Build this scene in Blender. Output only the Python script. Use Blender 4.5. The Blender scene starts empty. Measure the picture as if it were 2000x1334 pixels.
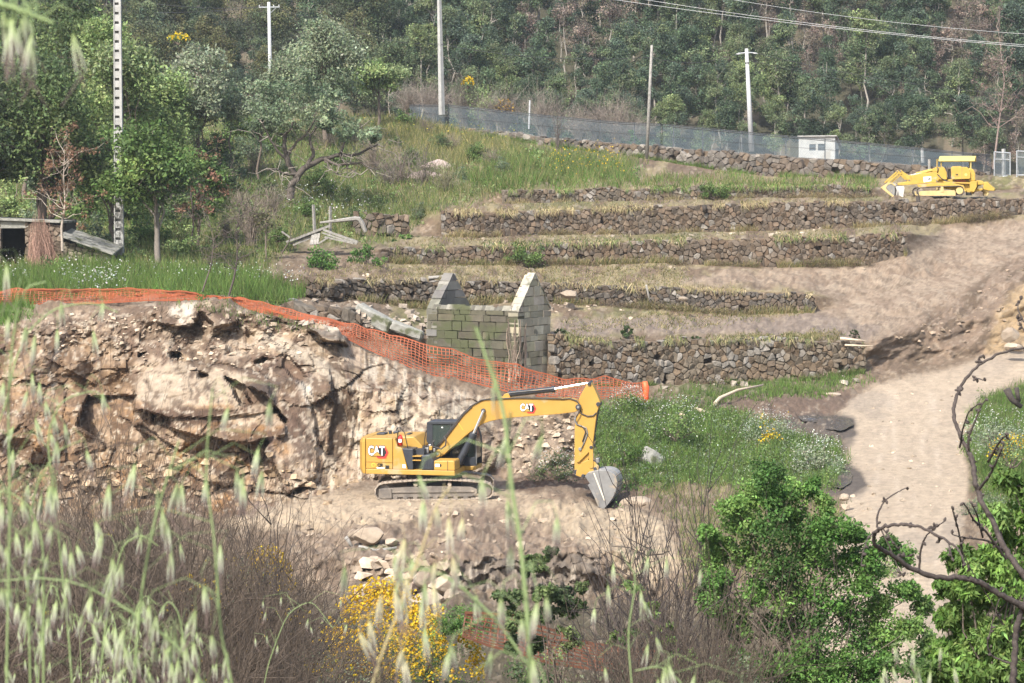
import bpy, bmesh, math, random
import numpy as np
from mathutils import Vector, Matrix

# ------------------------------------------------------------------ camera, world, sun, exposure
SC = bpy.context.scene
COL = SC.collection
F = 4770.0                       # focal length in photo pixels (2000 px wide)
TP = 287.0 / F                   # tangent of the downward pitch: eye level lies on pixel row 380
PITCH = math.atan(TP); CP, SP = math.cos(PITCH), math.sin(PITCH)
cam = bpy.data.cameras.new('camera'); camo = bpy.data.objects.new('camera', cam); COL.objects.link(camo)
camo.rotation_euler = (math.pi/2 - PITCH, 0, 0)
cam.lens = F/2000*36; cam.sensor_width = 36; cam.clip_start = .05; cam.clip_end = 3000
cam.dof.use_dof = True; cam.dof.focus_distance = 92; cam.dof.aperture_fstop = 24
SC.camera = camo
SUN = Vector((-.34, -.60, .72)).normalized()
EL = math.asin(SUN.z); AZ = math.atan2(SUN.x, SUN.y)
W = bpy.data.worlds.new('World'); SC.world = W; W.use_nodes = True
nt = W.node_tree; bg = nt.nodes['Background']
sky = nt.nodes.new('ShaderNodeTexSky'); sky.sky_type = 'NISHITA'; sky.sun_disc = False
sky.sun_elevation = EL; sky.sun_rotation = AZ; sky.air_density = 1.2; sky.dust_density = 3.0
nt.links.new(sky.outputs[0], bg.inputs[0]); bg.inputs[1].default_value = .15
sl = bpy.data.lights.new('sun', 'SUN'); sl.energy = 3.8; sl.angle = math.radians(.6); sl.color = (1, .97, .91)
so = bpy.data.objects.new('sun', sl); COL.objects.link(so)
so.rotation_euler = SUN.to_track_quat('Z', 'Y').to_euler()
SC.view_settings.view_transform = 'Standard'; SC.view_settings.look = 'None'
SC.view_settings.exposure = 1.0; SC.view_settings.gamma = 1
SC.cycles.max_bounces = 6; SC.cycles.transparent_max_bounces = 16
SC.cycles.use_denoising = True

# ------------------------------------------------------------------ helpers
def at(px, py, Y):
    """world point seen at photo pixel (px, py), Y metres in front of the camera"""
    u = (np.asarray(px, float)-1000)/F; v = (667-np.asarray(py, float))/F
    t = np.asarray(Y, float)/(CP + v*SP)
    return np.stack([u*t, np.broadcast_to(Y, t.shape)*1.0, (v*CP - SP)*t], -1)

def tagg(o, label=None, cat=None, group=None, kind=None):
    if label: o['label'] = label
    if cat: o['category'] = cat
    if group: o['group'] = group
    if kind: o['kind'] = kind
    return o

def empty(name, loc, label, cat, group=None, rz=0):
    o = bpy.data.objects.new(name, None); COL.objects.link(o); o.location = loc; o.rotation_euler = (0, 0, rz)
    o.empty_display_size = .3
    return tagg(o, label, cat, group)

def link(name, me, parent=None, loc=None):
    o = bpy.data.objects.new(name, me); COL.objects.link(o)
    if parent: o.parent = parent
    if loc is not None: o.location = loc
    return o

def hsh(ix, iy, s):
    n = (ix.astype(np.int64)*374761393 + iy.astype(np.int64)*668265263 + s*974634827) & 0x7fffffff
    n = ((n ^ (n >> 13))*1274126177) & 0x7fffffff
    n = ((n ^ (n >> 11))*1911520717) & 0x7fffffff
    return ((n ^ (n >> 15)) & 0xffffff)/float(0xffffff)

def vn(x, y, s=0):
    x0 = np.floor(x); y0 = np.floor(y); fx = x-x0; fy = y-y0
    fx = fx*fx*(3-2*fx); fy = fy*fy*(3-2*fy)
    a = hsh(x0, y0, s); b = hsh(x0+1, y0, s); c = hsh(x0, y0+1, s); d = hsh(x0+1, y0+1, s)
    return (a*(1-fx)+b*fx)*(1-fy) + (c*(1-fx)+d*fx)*fy

def fbm(x, y, s=0, o=4, g=.5):
    r = 0; a = 1; t = 0
    for i in range(o):
        r = r + a*vn(x*2**i+i*17.3, y*2**i-i*9.1, s+i); t += a; a *= g
    return r/t

def worley(x, y, s=0):
    """distance to nearest / second cell point, id hash and offset from the nearest point"""
    x0 = np.floor(x); y0 = np.floor(y)
    f1 = np.full(x.shape, 9.); f2 = f1.copy(); idh = np.zeros(x.shape); ox = np.zeros(x.shape); oy = ox.copy(); id2 = idh.copy()
    for i in (-1, 0, 1):
        for j in (-1, 0, 1):
            cx = x0+i; cy = y0+j
            dx = x-(cx+hsh(cx, cy, s)); dy = y-(cy+hsh(cx, cy, s+7))
            d = np.hypot(dx, dy); h = hsh(cx, cy, s+13)
            n = d < f1
            f2 = np.where(n, f1, np.minimum(f2, d)); f1 = np.where(n, d, f1)
            idh = np.where(n, h, idh); ox = np.where(n, dx, ox); oy = np.where(n, dy, oy); id2 = np.where(n, hsh(cx, cy, s+29), id2)
    return f1, f2, idh, id2, ox, oy

class NB:
    """collects vertices / faces / vertex colours and builds ONE mesh"""
    def __init__(s): s.V = []; s.Fq = []; s.Ft = []; s.C = []; s.n = 0
    def add(s, V, q=None, t=None, c=(1, 1, 1)):
        V = np.asarray(V, float).reshape(-1, 3); s.V.append(V)
        if q is not None and len(q): s.Fq.append(np.asarray(q, int)+s.n)
        if t is not None and len(t): s.Ft.append(np.asarray(t, int)+s.n)
        c = np.asarray(c, float); s.C.append(np.broadcast_to(c, V.shape)); s.n += len(V)
    def mesh(s, name, mat, smooth=False, col=True):
        V = np.concatenate(s.V) if s.V else np.zeros((0, 3))
        me = bpy.data.meshes.new(name); me.vertices.add(len(V)); me.vertices.foreach_set('co', V.astype(np.float32).ravel())
        q = np.concatenate(s.Fq) if s.Fq else np.zeros((0, 4), int); t = np.concatenate(s.Ft) if s.Ft else np.zeros((0, 3), int)
        L = np.concatenate([q.ravel(), t.ravel()]).astype(np.int32)
        me.loops.add(len(L)); me.loops.foreach_set('vertex_index', L)
        tot = np.concatenate([np.full(len(q), 4), np.full(len(t), 3)]).astype(np.int32)
        st = np.concatenate([[0], np.cumsum(tot)[:-1]]).astype(np.int32) if len(tot) else tot
        me.polygons.add(len(tot)); me.polygons.foreach_set('loop_start', st); me.polygons.foreach_set('loop_total', tot)
        me.polygons.foreach_set('use_smooth', np.full(len(tot), smooth))
        me.update(calc_edges=True)
        if col:
            C = np.concatenate(s.C); a = me.color_attributes.new('Col', 'FLOAT_COLOR', 'POINT')
            a.data.foreach_set('color', np.concatenate([C, np.ones((len(C), 1))], 1).astype(np.float32).ravel())
        if mat: me.materials.append(mat)
        return me
    def build(s, name, mat, parent=None, smooth=False, loc=None):
        return link(name, s.mesh(name, mat, smooth), parent, loc)
    def tube(s, P, R, n=5, c=(1, 1, 1), cap=False):
        P = np.asarray(P, float); K = len(P); R = np.broadcast_to(np.asarray(R, float), (K,))
        T = np.gradient(P, axis=0); T /= np.linalg.norm(T, axis=1, keepdims=True)+1e-9
        up = np.array([0, 0, 1.]) if abs(T[:, 2]).mean() < .8 else np.array([1., 0, 0])
        A = np.cross(T, up); A /= np.linalg.norm(A, axis=1, keepdims=True)+1e-9; B = np.cross(T, A)
        an = np.arange(n)*2*math.pi/n
        V = P[:, None]+R[:, None, None]*(np.cos(an)[None, :, None]*A[:, None]+np.sin(an)[None, :, None]*B[:, None])
        i = np.arange(K-1)[:, None]*n; j = np.arange(n)[None]; jn = (j+1) % n
        q = np.stack([i+j, i+jn, i+n+jn, i+n+j], -1).reshape(-1, 4)
        c = np.asarray(c, float)
        if c.ndim == 2: c = np.repeat(c, n, 0)
        s.add(V, q, None, c)
        if cap:
            s.add(np.concatenate([P[-1:], V[-1]]), None, [(0, 1+k, 1+(k+1) % n) for k in range(n)], c[-1] if c.ndim == 2 else c)
            s.add(np.concatenate([P[:1], V[0]]), None, [(0, 1+(k+1) % n, 1+k) for k in range(n)], c[0] if c.ndim == 2 else c)

def lay(nt, *spec): return [nt.nodes.new('ShaderNode'+s) for s in spec]

def mat(name, c1, c2=None, rough=.75, scale=6, detail=6, metal=0, bump=0, bscale=None, spec=.3, vc=False, island=0, obj=0, trans=0, spots=None):
    """procedural material: noise between two colours (or vertex colour x noise), per-piece variation, bump"""
    m = bpy.data.materials.new(name); m.use_nodes = True; nt = m.node_tree; N = nt.nodes; L = nt.links
    p = N['Principled BSDF']; p.inputs['Roughness'].default_value = rough; p.inputs['Metallic'].default_value = metal
    p.inputs['Specular IOR Level'].default_value = spec
    tc, = lay(nt, 'TexCoord')
    nz, = lay(nt, 'TexNoise'); nz.inputs['Scale'].default_value = scale; nz.inputs['Detail'].default_value = detail; nz.inputs['Roughness'].default_value = .65
    L.new(tc.outputs['Object'], nz.inputs['Vector'])
    mr, = lay(nt, 'MapRange'); mr.inputs[1].default_value = .3; mr.inputs[2].default_value = .7
    L.new(nz.outputs['Fac'], mr.inputs[0])
    mx, = lay(nt, 'Mix'); mx.data_type = 'RGBA'
    L.new(mr.outputs[0], mx.inputs[0])
    c2 = c2 or c1
    mx.inputs[6].default_value = (*c1, 1); mx.inputs[7].default_value = (*c2, 1)
    out = mx.outputs[2]
    def mul(a, b, blend='MULTIPLY'):
        x, = lay(nt, 'Mix'); x.data_type = 'RGBA'; x.blend_type = blend; x.inputs[0].default_value = 1
        L.new(a, x.inputs[6]); L.new(b, x.inputs[7]); return x.outputs[2]
    if vc:
        at_, = lay(nt, 'Attribute'); at_.attribute_name = 'Col'; out = mul(out, at_.outputs['Color'])
    for amt, src in ((island, 'Random Per Island'), (obj, 'Random')):
        if amt:
            g, = lay(nt, 'NewGeometry' if src != 'Random' else 'ObjectInfo')
            r, = lay(nt, 'MapRange'); r.inputs[3].default_value = 1-amt; r.inputs[4].default_value = 1+amt
            L.new(g.outputs[src], r.inputs[0]); cb, = lay(nt, 'CombineColor')
            for k in range(3): L.new(r.outputs[0], cb.inputs[k])
            out = mul(out, cb.outputs[0])
    if spots:                                           # patches of a third colour (lichen, rust, dust)
        cs, sc_, th = spots
        n2, = lay(nt, 'TexNoise'); n2.inputs['Scale'].default_value = sc_; n2.inputs['Detail'].default_value = 5
        L.new(tc.outputs['Object'], n2.inputs['Vector'])
        r, = lay(nt, 'MapRange'); r.inputs[1].default_value = th; r.inputs[2].default_value = th+.08
        L.new(n2.outputs['Fac'], r.inputs[0])
        x, = lay(nt, 'Mix'); x.data_type = 'RGBA'; L.new(r.outputs[0], x.inputs[0]); L.new(out, x.inputs[6]); x.inputs[7].default_value = (*cs, 1); out = x.outputs[2]
    L.new(out, p.inputs['Base Color'])
    if bump:
        b, = lay(nt, 'Bump'); b.inputs['Strength'].default_value = 1; b.inputs['Distance'].default_value = bump
        nb, = lay(nt, 'TexNoise'); nb.inputs['Scale'].default_value = bscale or scale*3; nb.inputs['Detail'].default_value = 8; nb.inputs['Roughness'].default_value = .7
        L.new(tc.outputs['Object'], nb.inputs['Vector']); L.new(nb.outputs['Fac'], b.inputs['Height']); L.new(b.outputs[0], p.inputs['Normal'])
    if trans:
        tr, = lay(nt, 'BsdfTranslucent'); L.new(out, tr.inputs[0]); ms, = lay(nt, 'MixShader'); ms.inputs[0].default_value = trans
        L.new(p.outputs[0], ms.inputs[1]); L.new(tr.outputs[0], ms.inputs[2]); L.new(ms.outputs[0], N['Material Output'].inputs[0])
    return m

M = {}
M['ground'] = mat('earth', (.82, .82, .82), (1.18, 1.17, 1.15), .95, 3.2, 10, bump=.09, bscale=4.5, spec=.15, vc=True)
M['leaf'] = mat('leaves', (.92, .92, .92), (1.08, 1.08, 1.08), .6, 2, 2, spec=.2, vc=True, obj=.14, trans=.38)
M['bark'] = mat('bark', (.8, .8, .8), (1.25, 1.2, 1.15), .9, 9, 6, bump=.02, vc=True)
M['grass'] = mat('grass', (.95, .95, .95), (1.05, 1.05, 1.05), .7, 1, 2, vc=True, trans=.25)
M['stone'] = mat('wall_stone', (.62, .6, .58), (1.25, 1.22, 1.18), .92, 3.5, 8, bump=.05, bscale=9, spec=.2, vc=True, island=.16)
M['gable'] = mat('lightened_dressed_stone', (.75, .74, .71), (1.15, 1.13, 1.08), .9, 2.2, 8, bump=.03, bscale=8, spec=.2, vc=True, island=.14, spots=((.13, .125, .10), 1.1, .60))
M['ashlar'] = mat('dressed_stone', (.7, .7, .68), (1.2, 1.18, 1.12), .9, 2.2, 8, bump=.03, bscale=8, spec=.2, vc=True, island=.16, spots=((.075, .080, .042), .9, .50))
# ------------------------------------------------------------------ terrain: ridge lines from the valley floor up to the far hill
# each row: (photo column, photo row, metres away); the ground is the sheet drawn through the rows
ROWS = [
 [(0,1444,56),(1600,1444,56),(1700,1444,55),(2000,1444,55)],
 [(0,1240,67),(1500,1240,67),(1650,1240,65),(2000,1240,65)],
 [(0,1130,78),(480,1130,78),(700,1165,75),(1180,1160,75),(1400,1160,74),(1700,1150,71),(2000,1150,71)],
 [(0,1060,84),(480,1070,82),(700,1092,78),(880,1090,76.3),(1180,1086,76.3),(1300,1090,77),(1450,1090,78),(1700,1070,76),(2000,1070,76)],
 [(0,1015,88.5),(480,1012,88),(600,1000,87.5),(700,988,87),(1000,984,87),(1200,984,86),(1300,1010,84),(1450,1000,85),(1600,1000,85),(1700,1000,82.3),(2000,1000,82.3)],
 [(0,1000,92),(480,990,92),(600,968,92),(720,955,92),(1000,953,92),(1200,955,91),(1300,955,91),(1450,960,90),(1690,950,87.5),(2000,950,87.5)],
 [(0,960,94),(250,970,94),(480,975,93.5),(600,955,93.5),(720,938,94),(960,932,94),(1060,932,94),(1200,935,93.5),(1300,925,93.5),(1450,930,93),(1690,925,91),(2000,925,91)],
 [(0,800,97.5),(250,810,97),(480,760,97),(600,740,97),(720,760,97.3),(850,800,97.3),(960,850,97.5),(1060,845,97.5),(1200,860,97),(1300,855,98),(1450,860,98.5),(1690,860,99),(2000,860,99)],
 [(0,640,103),(250,620,103),(330,593,103),(440,590,103),(480,612,102.5),(590,626,102),(660,640,101.6),(690,690,101),(830,742,100.5),(900,775,100.5),(1000,795,100),(1060,800,99.5),(1200,798,100),(1300,795,102),(1450,795,104.5),(1690,795,107),(2000,795,107)],
 [(0,598,106),(250,589,106),(400,586,106),(450,589,106),(480,602,105.5),(560,622,105),(650,645,104.5),(690,664,104),(830,726,103),(900,738,103),(1000,765,103),(1100,775,103.5),(1265,786,104),(1450,768,108),(1690,762,111.5),(2000,762,111.5)],
 [(0,562,111),(250,560,111),(480,585,109),(560,600,108.5),(600,632,107),(650,642,106.5),(690,655,106),(800,700,106.5),(830,713,108.4),(900,722,108.8),(1000,738,108.4),(1080,752,108),(1200,752,110),(1300,750,111.5),(1500,748,113),(1600,738,113.5),(1690,724,114.5),(1800,716,117),(2000,690,120)],
 [(0,545,114),(250,545,114),(480,575,110.5),(560,592,110),(600,598,107.6),(650,604,107.2),(690,605,108.5),(830,662,110),(900,657,111),(1000,656,111.5),(1080,655,110.5),(1200,668,111),(1300,664,112.2),(1500,660,113.7),(1600,662,114.2),(1690,672,115.2),(1800,640,119),(1900,615,122),(2000,590,123)],
 [(0,525,118),(250,525,118),(480,560,113),(560,572,113),(650,592,114),(690,585,115.5),(830,600,118),(900,592,119),(1000,588,120),(1080,590,120.5),(1200,595,121),(1300,602,121.5),(1400,612,121.8),(1590,608,122.5),(1640,604,123),(1700,600,123.5),(1800,575,126),(1900,560,128),(2000,545,129)],
 [(0,505,122),(250,505,122),(480,536,114.5),(560,538,114.5),(650,548,115.2),(700,545,116.5),(830,546,119),(900,548,120),(1000,550,121),(1200,558,122),(1400,565,122.7),(1590,575,123.3),(1640,585,124.5),(1700,578,126),(1800,550,130),(1900,530,132),(2000,515,133)],
 [(0,490,127),(480,515,121),(700,505,123),(760,512,126),(1000,517,129),(1300,512,130.5),(1500,520,131),(1700,512,132),(1770,492,133.5),(1850,490,138),(2000,480,139)],
 [(0,470,132),(480,490,126),(700,488,126),(760,487,127),(1000,478,129.8),(1200,471,131.2),(1500,466,131.7),(1700,460,132.7),(1770,456,134),(1850,462,143),(2000,455,144)],
 [(0,445,138),(480,450,134),(700,455,133),(870,462,136),(1300,455,141),(1600,447,143),(1800,438,146),(2000,415,149)],
 [(0,425,141),(480,420,140),(700,420,140),(870,413,137),(1000,414,139),(1300,403,141.7),(1600,394,143.7),(1800,391,146.7),(2000,387,149.7)],
 [(0,400,146),(480,385,147),(700,388,147),(985,398,146),(1300,390,150),(1500,385,152),(1690,386,152.5),(1720,384,153),(1800,383,153),(2000,375,156)],
 [(0,370,152),(480,350,154),(700,360,154),(985,372,147),(1300,368,150.6),(1500,363,152.6),(1690,363,153.1),(1720,378,155),(1800,378,156),(2000,368,158)],
 [(0,330,162),(480,300,165),(700,300,166),(900,310,165),(1000,315,163),(1200,322,162),(1300,330,161),(1400,340,161),(1600,350,160),(1720,352,159),(1800,352,158.4),(1900,350,158.2),(2000,347,161)],
 [(0,265,180),(480,240,184),(700,238,186),(800,232,186),(900,258,184),(1000,272,181),(1100,288,177),(1200,300,173),(1300,315,170),(1400,331,168),(1500,343,166),(1700,347,162),(1900,342,159),(1950,345,161.5),(2000,345,162)],
 [(0,255,186),(480,230,190),(700,230,190),(800,226,190),(900,252,185),(1000,259,182),(1100,270,178),(1200,279,174),(1300,287,171),(1400,295,169),(1500,303,167),(1700,316,163),(1900,330,160),(1950,341,164),(2000,341,165)],
 [(0,262,205),(700,250,205),(850,270,205),(1000,330,205),(1200,360,205),(2000,360,205)],
 [(0,290,226),(700,290,226),(1000,340,226),(2000,370,226)],
 [(0,-120,290),(1000,-150,290),(2000,-170,290)],
 [(0,-700,380),(2000,-760,380)],
]
XIN = np.arange(-84, 2085, 3.2)
PXC = np.concatenate([np.arange(-1100, -84, 40), XIN, np.arange(2100, 3100, 40)])
pyR = []; yR = []; sem = []; STEPS = (10, 12, 14, 16, 18, 21)
RP = np.array([np.interp(PXC, [k[0] for k in r], [k[1] for k in r]) for r in ROWS])
RY = np.array([np.interp(PXC, [k[0] for k in r], [k[2] for k in r]) for r in ROWS])
for i in STEPS:                                          # walls stand nearly upright
    a, b = {10: (540, 1695), 12: (560, 1595), 14: (745, 1775), 16: (860, 2010), 18: (980, 1708), 21: (880, 1940)}[i]
    m = np.clip(np.minimum((PXC-a)/40+1, (b-PXC)/60+1), 0, 1); RY[i+1] = RY[i+1]*(1-m)+(RY[i]+.3)*m
for i in range(len(ROWS)-1):
    d = np.abs(RP[i+1]-RP[i])[(PXC > 0) & (PXC < 2000)].max()
    n = int(np.clip(d/3.0, 2, 60)) if i < 24 else 16
    for k in range(n):
        t = k/n; pyR.append(RP[i]*(1-t)+RP[i+1]*t); yR.append(RY[i]*(1-t)+RY[i+1]*t); sem.append(i+t)
pyR.append(RP[-1]); yR.append(RY[-1]); sem.append(len(ROWS)-1)
GP = np.array(pyR); GY = np.array(yR); GX = np.broadcast_to(PXC, GP.shape); GS = np.broadcast_to(np.array(sem)[:, None], GP.shape)

def sstep(a, b, x): t = np.clip((x-a)/(b-a), 0, 1); return t*t*(3-2*t)
def pmask(poly, feather=14, warp=16, s=3, X=None, Y=None):
    """soft, ragged-edged mask of a patch of ground given by its outline"""
    X = GX if X is None else X; Y = GP if Y is None else Y
    xs = X+(fbm(X/26, Y/18, s, 4)-.5)*2.4*warp; ys = Y+(fbm(X/26+50, Y/18, s+5, 4)-.5)*1.5*warp
    P = np.array(poly, float); ins = np.zeros(X.shape, bool); d = np.full(X.shape, 1e9)
    for k in range(len(P)):
        (x1, y1), (x2, y2) = P[k], P[(k+1) % len(P)]
        if y1 != y2:
            c = ((y1 > ys) != (y2 > ys)) & (xs < (x2-x1)*(ys-y1)/(y2-y1)+x1); ins ^= c
        L2 = (x2-x1)**2+(y2-y1)**2+1e-9; t = np.clip(((xs-x1)*(x2-x1)+(ys-y1)*(y2-y1))/L2, 0, 1)
        d = np.minimum(d, np.hypot(xs-x1-t*(x2-x1), ys-y1-t*(y2-y1)))
    return sstep(-feather/2, feather/2, np.where(ins, d, -d))

# --- shape of the rock cut: fractured blocks with tilted facets, ledges and cracks
rock = pmask([(-90,625),(120,612),(300,590),(440,586),(500,606),(600,620),(660,622),(690,668),(830,735),(900,762),(1000,790),(990,880),(950,925),(700,945),(640,965),(480,1010),(200,1015),(-90,1010)], 22, 8)
def blocks(X, Y, cx, cy, s, tilt):
    wx = X+(fbm(X/60, Y/60, s+3, 3)-.5)*cx*.5; wy = Y+(fbm(X/60+9, Y/60, s+4, 3)-.5)*cy*.5
    f1, f2, a, b, ox, oy = worley(wx/cx+.2*wy/cy, wy/cy, s)
    return (a-.5) + tilt*((b-.5)*ox*2+(a-.5)*oy*1.6), f2-f1, a
b1, e1, i1 = blocks(GX, GP, 105, 80, 11, .75)
b2, e2, i2 = blocks(GX, GP, 46, 40, 23, .8)
b3, e3, i3 = blocks(GX, GP, 17, 15, 31, .8)
up = sstep(720, 640, GP+(.25*(GX-350)*(GX > 480)))       # broken rubbly top slope
crack = np.exp(-(e1/.035)**2)*.5 + np.exp(-(e2/.05)**2)*.2
streak = fbm(GX/7+(GP/60), GP/95, 41, 4)
def facets(X, Y, cx, cy, an, s):
    """flat triangular facets meeting in sharp creases"""
    c, sn = math.cos(an), math.sin(an); x = (X*c+Y*sn)/cx; y = (-X*sn+Y*c)/cy; x = x+.35*(vn(x*.9, y*.9, s+5)-.5)+.3*np.floor(y)*.37; x0 = np.floor(x); y0 = np.floor(y); fx = x-x0; fy = y-y0
    h = lambda i, j: hsh(x0+i, y0+j, s); fl = hsh(x0, y0, s+9) > .5; g = np.where(fl, 1-fx, fx)
    v00, v10, v01, v11 = np.where(fl, h(1, 0), h(0, 0)), np.where(fl, h(0, 0), h(1, 0)), np.where(fl, h(1, 1), h(0, 1)), np.where(fl, h(0, 1), h(1, 1))
    return np.where(g > fy, v00+g*(v10-v00)+fy*(v11-v10), v00+fy*(v01-v00)+g*(v11-v01))-.5
fa = facets(GX, GP, 120, 95, .5, 301); fb_ = facets(GX, GP, 52, 40, -.35, 302); fc = facets(GX, GP, 19, 16, .9, 303)
dY = rock*(fa*3.0*(1-.3*up) + fb_*1.15 + fc*.36 + (b1-0)*.45*(1-.5*up) + b2*.25 + b3*.10 + .25*crack*(1-.6*up)*sstep(720, 600, GX) + (streak-.5)*.45*(1-up)*sstep(560, 700, GX) + (fbm(GX/12, GP/10, 6, 4)-.5)*(.22+.4*up))
def block(poly, off, sx=0, sy=0, f=5):
    global dY
    m = pmask(poly, f, 5, 8); P = np.array(poly); c = P.mean(0)
    dY = dY*(1-.65*m) + m*(off + sx*(GX-c[0])/100 + sy*(GP-c[1])/100)
block([(262,760),(285,728),(330,705),(420,712),(520,735),(540,800),(470,812),(330,816),(262,800)], -1.1, .3, -1.2)
block([(330,815),(420,802),(545,806),(560,850),(470,868),(330,838)], -1.2, .2, -.5)
block([(480,755),(548,738),(590,742),(615,820),(620,930),(560,965),(520,880),(560,820),(520,770)], -1.3, 1.6, -.3)
block([(600,622),(660,622),(684,640),(680,672),(640,668),(600,640)], -1.0, .6, -1.3)
block([(300,595),(380,588),(392,610),(372,640),(310,632)], -.7, .6, -.8)
block([(390,606),(440,592),(470,604),(462,632),(420,640)], -.6, 1.2, -.6)
block([(170,775),(262,770),(268,840),(300,860),(210,870),(150,830)], 1.7, -.6, .2)
block([(640,690),(662,690),(690,800),(668,900),(640,890),(655,800)], .7, .3, 0)
block([(440,735),(475,752),(492,795),(470,790)], 1.1, 0, .5)
block([(560,690),(600,735),(585,745),(552,715)], 1.1, 0, .4)
for hx, hy, hr in ((272,692,9),(345,694,10),(398,732,11),(515,704,15)):
    dY += 1.5*np.exp(-(((GX-hx+26*(fbm(GX/14, GP/12, 88, 3)-.5))/hr)**2+((GP-hy+22*(fbm(GX/13, GP/11, 89, 3)-.5))/(hr*.6))**2)**2)*rock*.8
# --- spoil heap, rough earth banks
heap = pmask([(560,1010),(720,985),(960,960),(1060,960),(1210,985),(1320,1080),(1290,1160),(560,1170)], 30, 12)
bank = pmask([(985,800),(1100,790),(1180,830),(1130,930),(1040,950),(940,930),(960,850)], 30, 12)
steep = pmask([(1690,675),(1850,590),(2100,440),(2100,690),(1950,690),(1700,735)], 20, 14)
dY += heap*((fbm(GX/50, GP/26, 77, 5)-.5)*1.7+(fbm(GX/14, GP/9, 75, 3)-.5)*.9) + bank*((fbm(GX/34, GP/26, 78, 5)-.5)*2.4) + steep*((fbm(GX/40+GP/60, GP/26, 79, 5)-.5)*1.7)
road = pmask([(1585,1500),(1600,1240),(1640,1060),(1655,900),(1640,800),(1700,752),(1850,722),(1960,688),(2100,640),(2100,735),(1960,752),(1900,800),(1882,870),(1895,940),(1870,1080),(1850,1240),(1850,1500)], 18, 5)
rough = (1-road)*(1-rock)
dz = rough*((fbm(GX/24, GP/9, 51, 5)-.5)*.40 + (fbm(GX/6.5, GP/3.4, 54, 3)-.5)*.20*(GS < 22) + (fbm(GX/90, GP/40, 52, 3)-.5)*.5) + road*((fbm(GX/40, GP/30, 53, 3)-.5)*.05)
dz = dz - .42*np.exp(-((GX-1182)/42)**2-((GP-968)/20)**2)
stepm = sum(sstep(i-.35, i, GS)*(1-sstep(i+1, i+1.25, GS)) for i in STEPS)
dz = dz*(1-.8*stepm); dY = dY + .25*sum(sstep(i-.02, i+.1, GS)*(1-sstep(i+.98, i+1.1, GS)) for i in STEPS)*(GX > 600)
fade = sstep(-.2, .8, GS)
pad = np.exp(-((GX-850)/190)**4)*sstep(3.6, 4.1, GS)*sstep(6.0, 5.4, GS)   # the level pad under the excavator
dz = dz*fade*(1-pad); dY = dY*(1-pad)
wallz = np.zeros(GP.shape)
GY2 = GY+dY
TP_ = at(GX, GP, GY2); TP_[..., 2] += dz

# --- colour of the ground (soil, grass litter, rock with some light and shade painted in)
def C(*c): return np.array(c)
def mixc(base, m, c): return base*(1-m[..., None])+np.asarray(c)*m[..., None]
n1 = fbm(GX/30, GP/14, 61, 5); n2 = fbm(GX/9, GP/6, 62, 4); n3 = fbm(GX/120, GP/60, 63, 4); n4 = fbm(GX/4, GP/3, 64, 3)
col = np.broadcast_to(C(.20, .145, .10), GP.shape+(3,)).copy()
col = mixc(col, sstep(.42, .62, n1), C(.27, .205, .145))
col = mixc(col, sstep(.55, .7, n2)*.6, C(.12, .085, .06))
zone = lambda a, b: sstep(a-.15, a+.05, GS)*(1-sstep(b-.05, b+.15, GS))
terr = np.clip(zone(11.2, 12)+zone(13, 14)+zone(15, 16)+zone(17, 18)+zone(19, 21), 0, 1)*(GX > 760)
col = mixc(col, terr*sstep(.38, .6, n1)*.8, C(.30, .25, .14))            # straw on the terraces
col = mixc(col, terr*sstep(.55, .7, n3+.3*n2-.15)*.6, C(.15, .16, .06))
green = pmask([(-90,560),(480,545),(600,470),(760,470),(870,400),(990,375),(1100,340),(1250,330),(1230,300),(900,250),(700,225),(-90,225)], 40, 25)
col = mixc(col, green, C(.115, .135, .05)); col = mixc(col, green*sstep(.45, .65, n1), C(.19, .185, .075)); col = mixc(col, green*sstep(.6, .75, n2), C(.15, .10, .065))
dirt = pmask([(1330,556),(1420,532),(1560,520),(1700,514),(1790,470),(1850,438),(2100,420),(2100,560),(1900,600),(1700,668),(1600,655),(1400,650),(1080,652),(1090,622),(1400,622),(1600,612),(1640,590),(1560,560)], 16, 12)
col = mixc(col, dirt, C(.36, .275, .20)); col = mixc(col, dirt*sstep(.5, .66, n1)*.75, C(.27, .195, .14)); col = mixc(col, dirt*sstep(.55, .68, n2)*.5, C(.19, .14, .10)); col = mixc(col, dirt*sstep(.6, .75, n3)*.7, C(.42, .33, .23))
st2 = fbm((GX+2.4*GP)/70, (GP-.32*GX)/5.5, 171, 4); col = mixc(col, dirt*sstep(.5, .64, st2)*.5, C(.25, .185, .135)); col = mixc(col, dirt*sstep(.56, .68, fbm((GX+2.4*GP)/60, (GP-.32*GX)/5, 172, 4))*.5, C(.44, .35, .26))
flat = pmask([(1080,655),(1090,622),(1400,622),(1600,612),(1720,640),(1690,662),(1400,650)], 12, 8); col = mixc(col, flat*.75, C(.23, .185, .155))
col = mixc(col, steep*.85, C(.25, .18, .13)); col = mixc(col, steep*sstep(.5, .62, fbm(GX/16+GP/22, GP/30, 71, 4)), C(.16, .115, .08)); 
ocre = pmask([(1925,690),(1950,600),(1985,560),(2100,520),(2100,690)], 22, 14); col = mixc(col, ocre*.8, C(.42, .30, .17))
rc = np.broadcast_to(C(.45, .345, .25), GP.shape+(3,)).copy()           # the freshly cut rock
rc = mixc(rc, sstep(.45, .62, n1), C(.37, .27, .175))
rc = mixc(rc, sstep(.42, .6, fbm(GX/60, GP/45, 65, 4))*sstep(720, 850, GP)*sstep(660, 520, GX), C(.36, .20, .09))   # rust stained
rc = mixc(rc, .8*sstep(.54, .64, fbm(GX/42, GP/34, 66, 4)+.10*(i1-.5)), C(.13, .082, .055))
rc = mixc(rc, sstep(.56, .66, fbm(GX/20+3, GP/26, 67, 4))*.85, C(.20, .13, .09))
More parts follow.
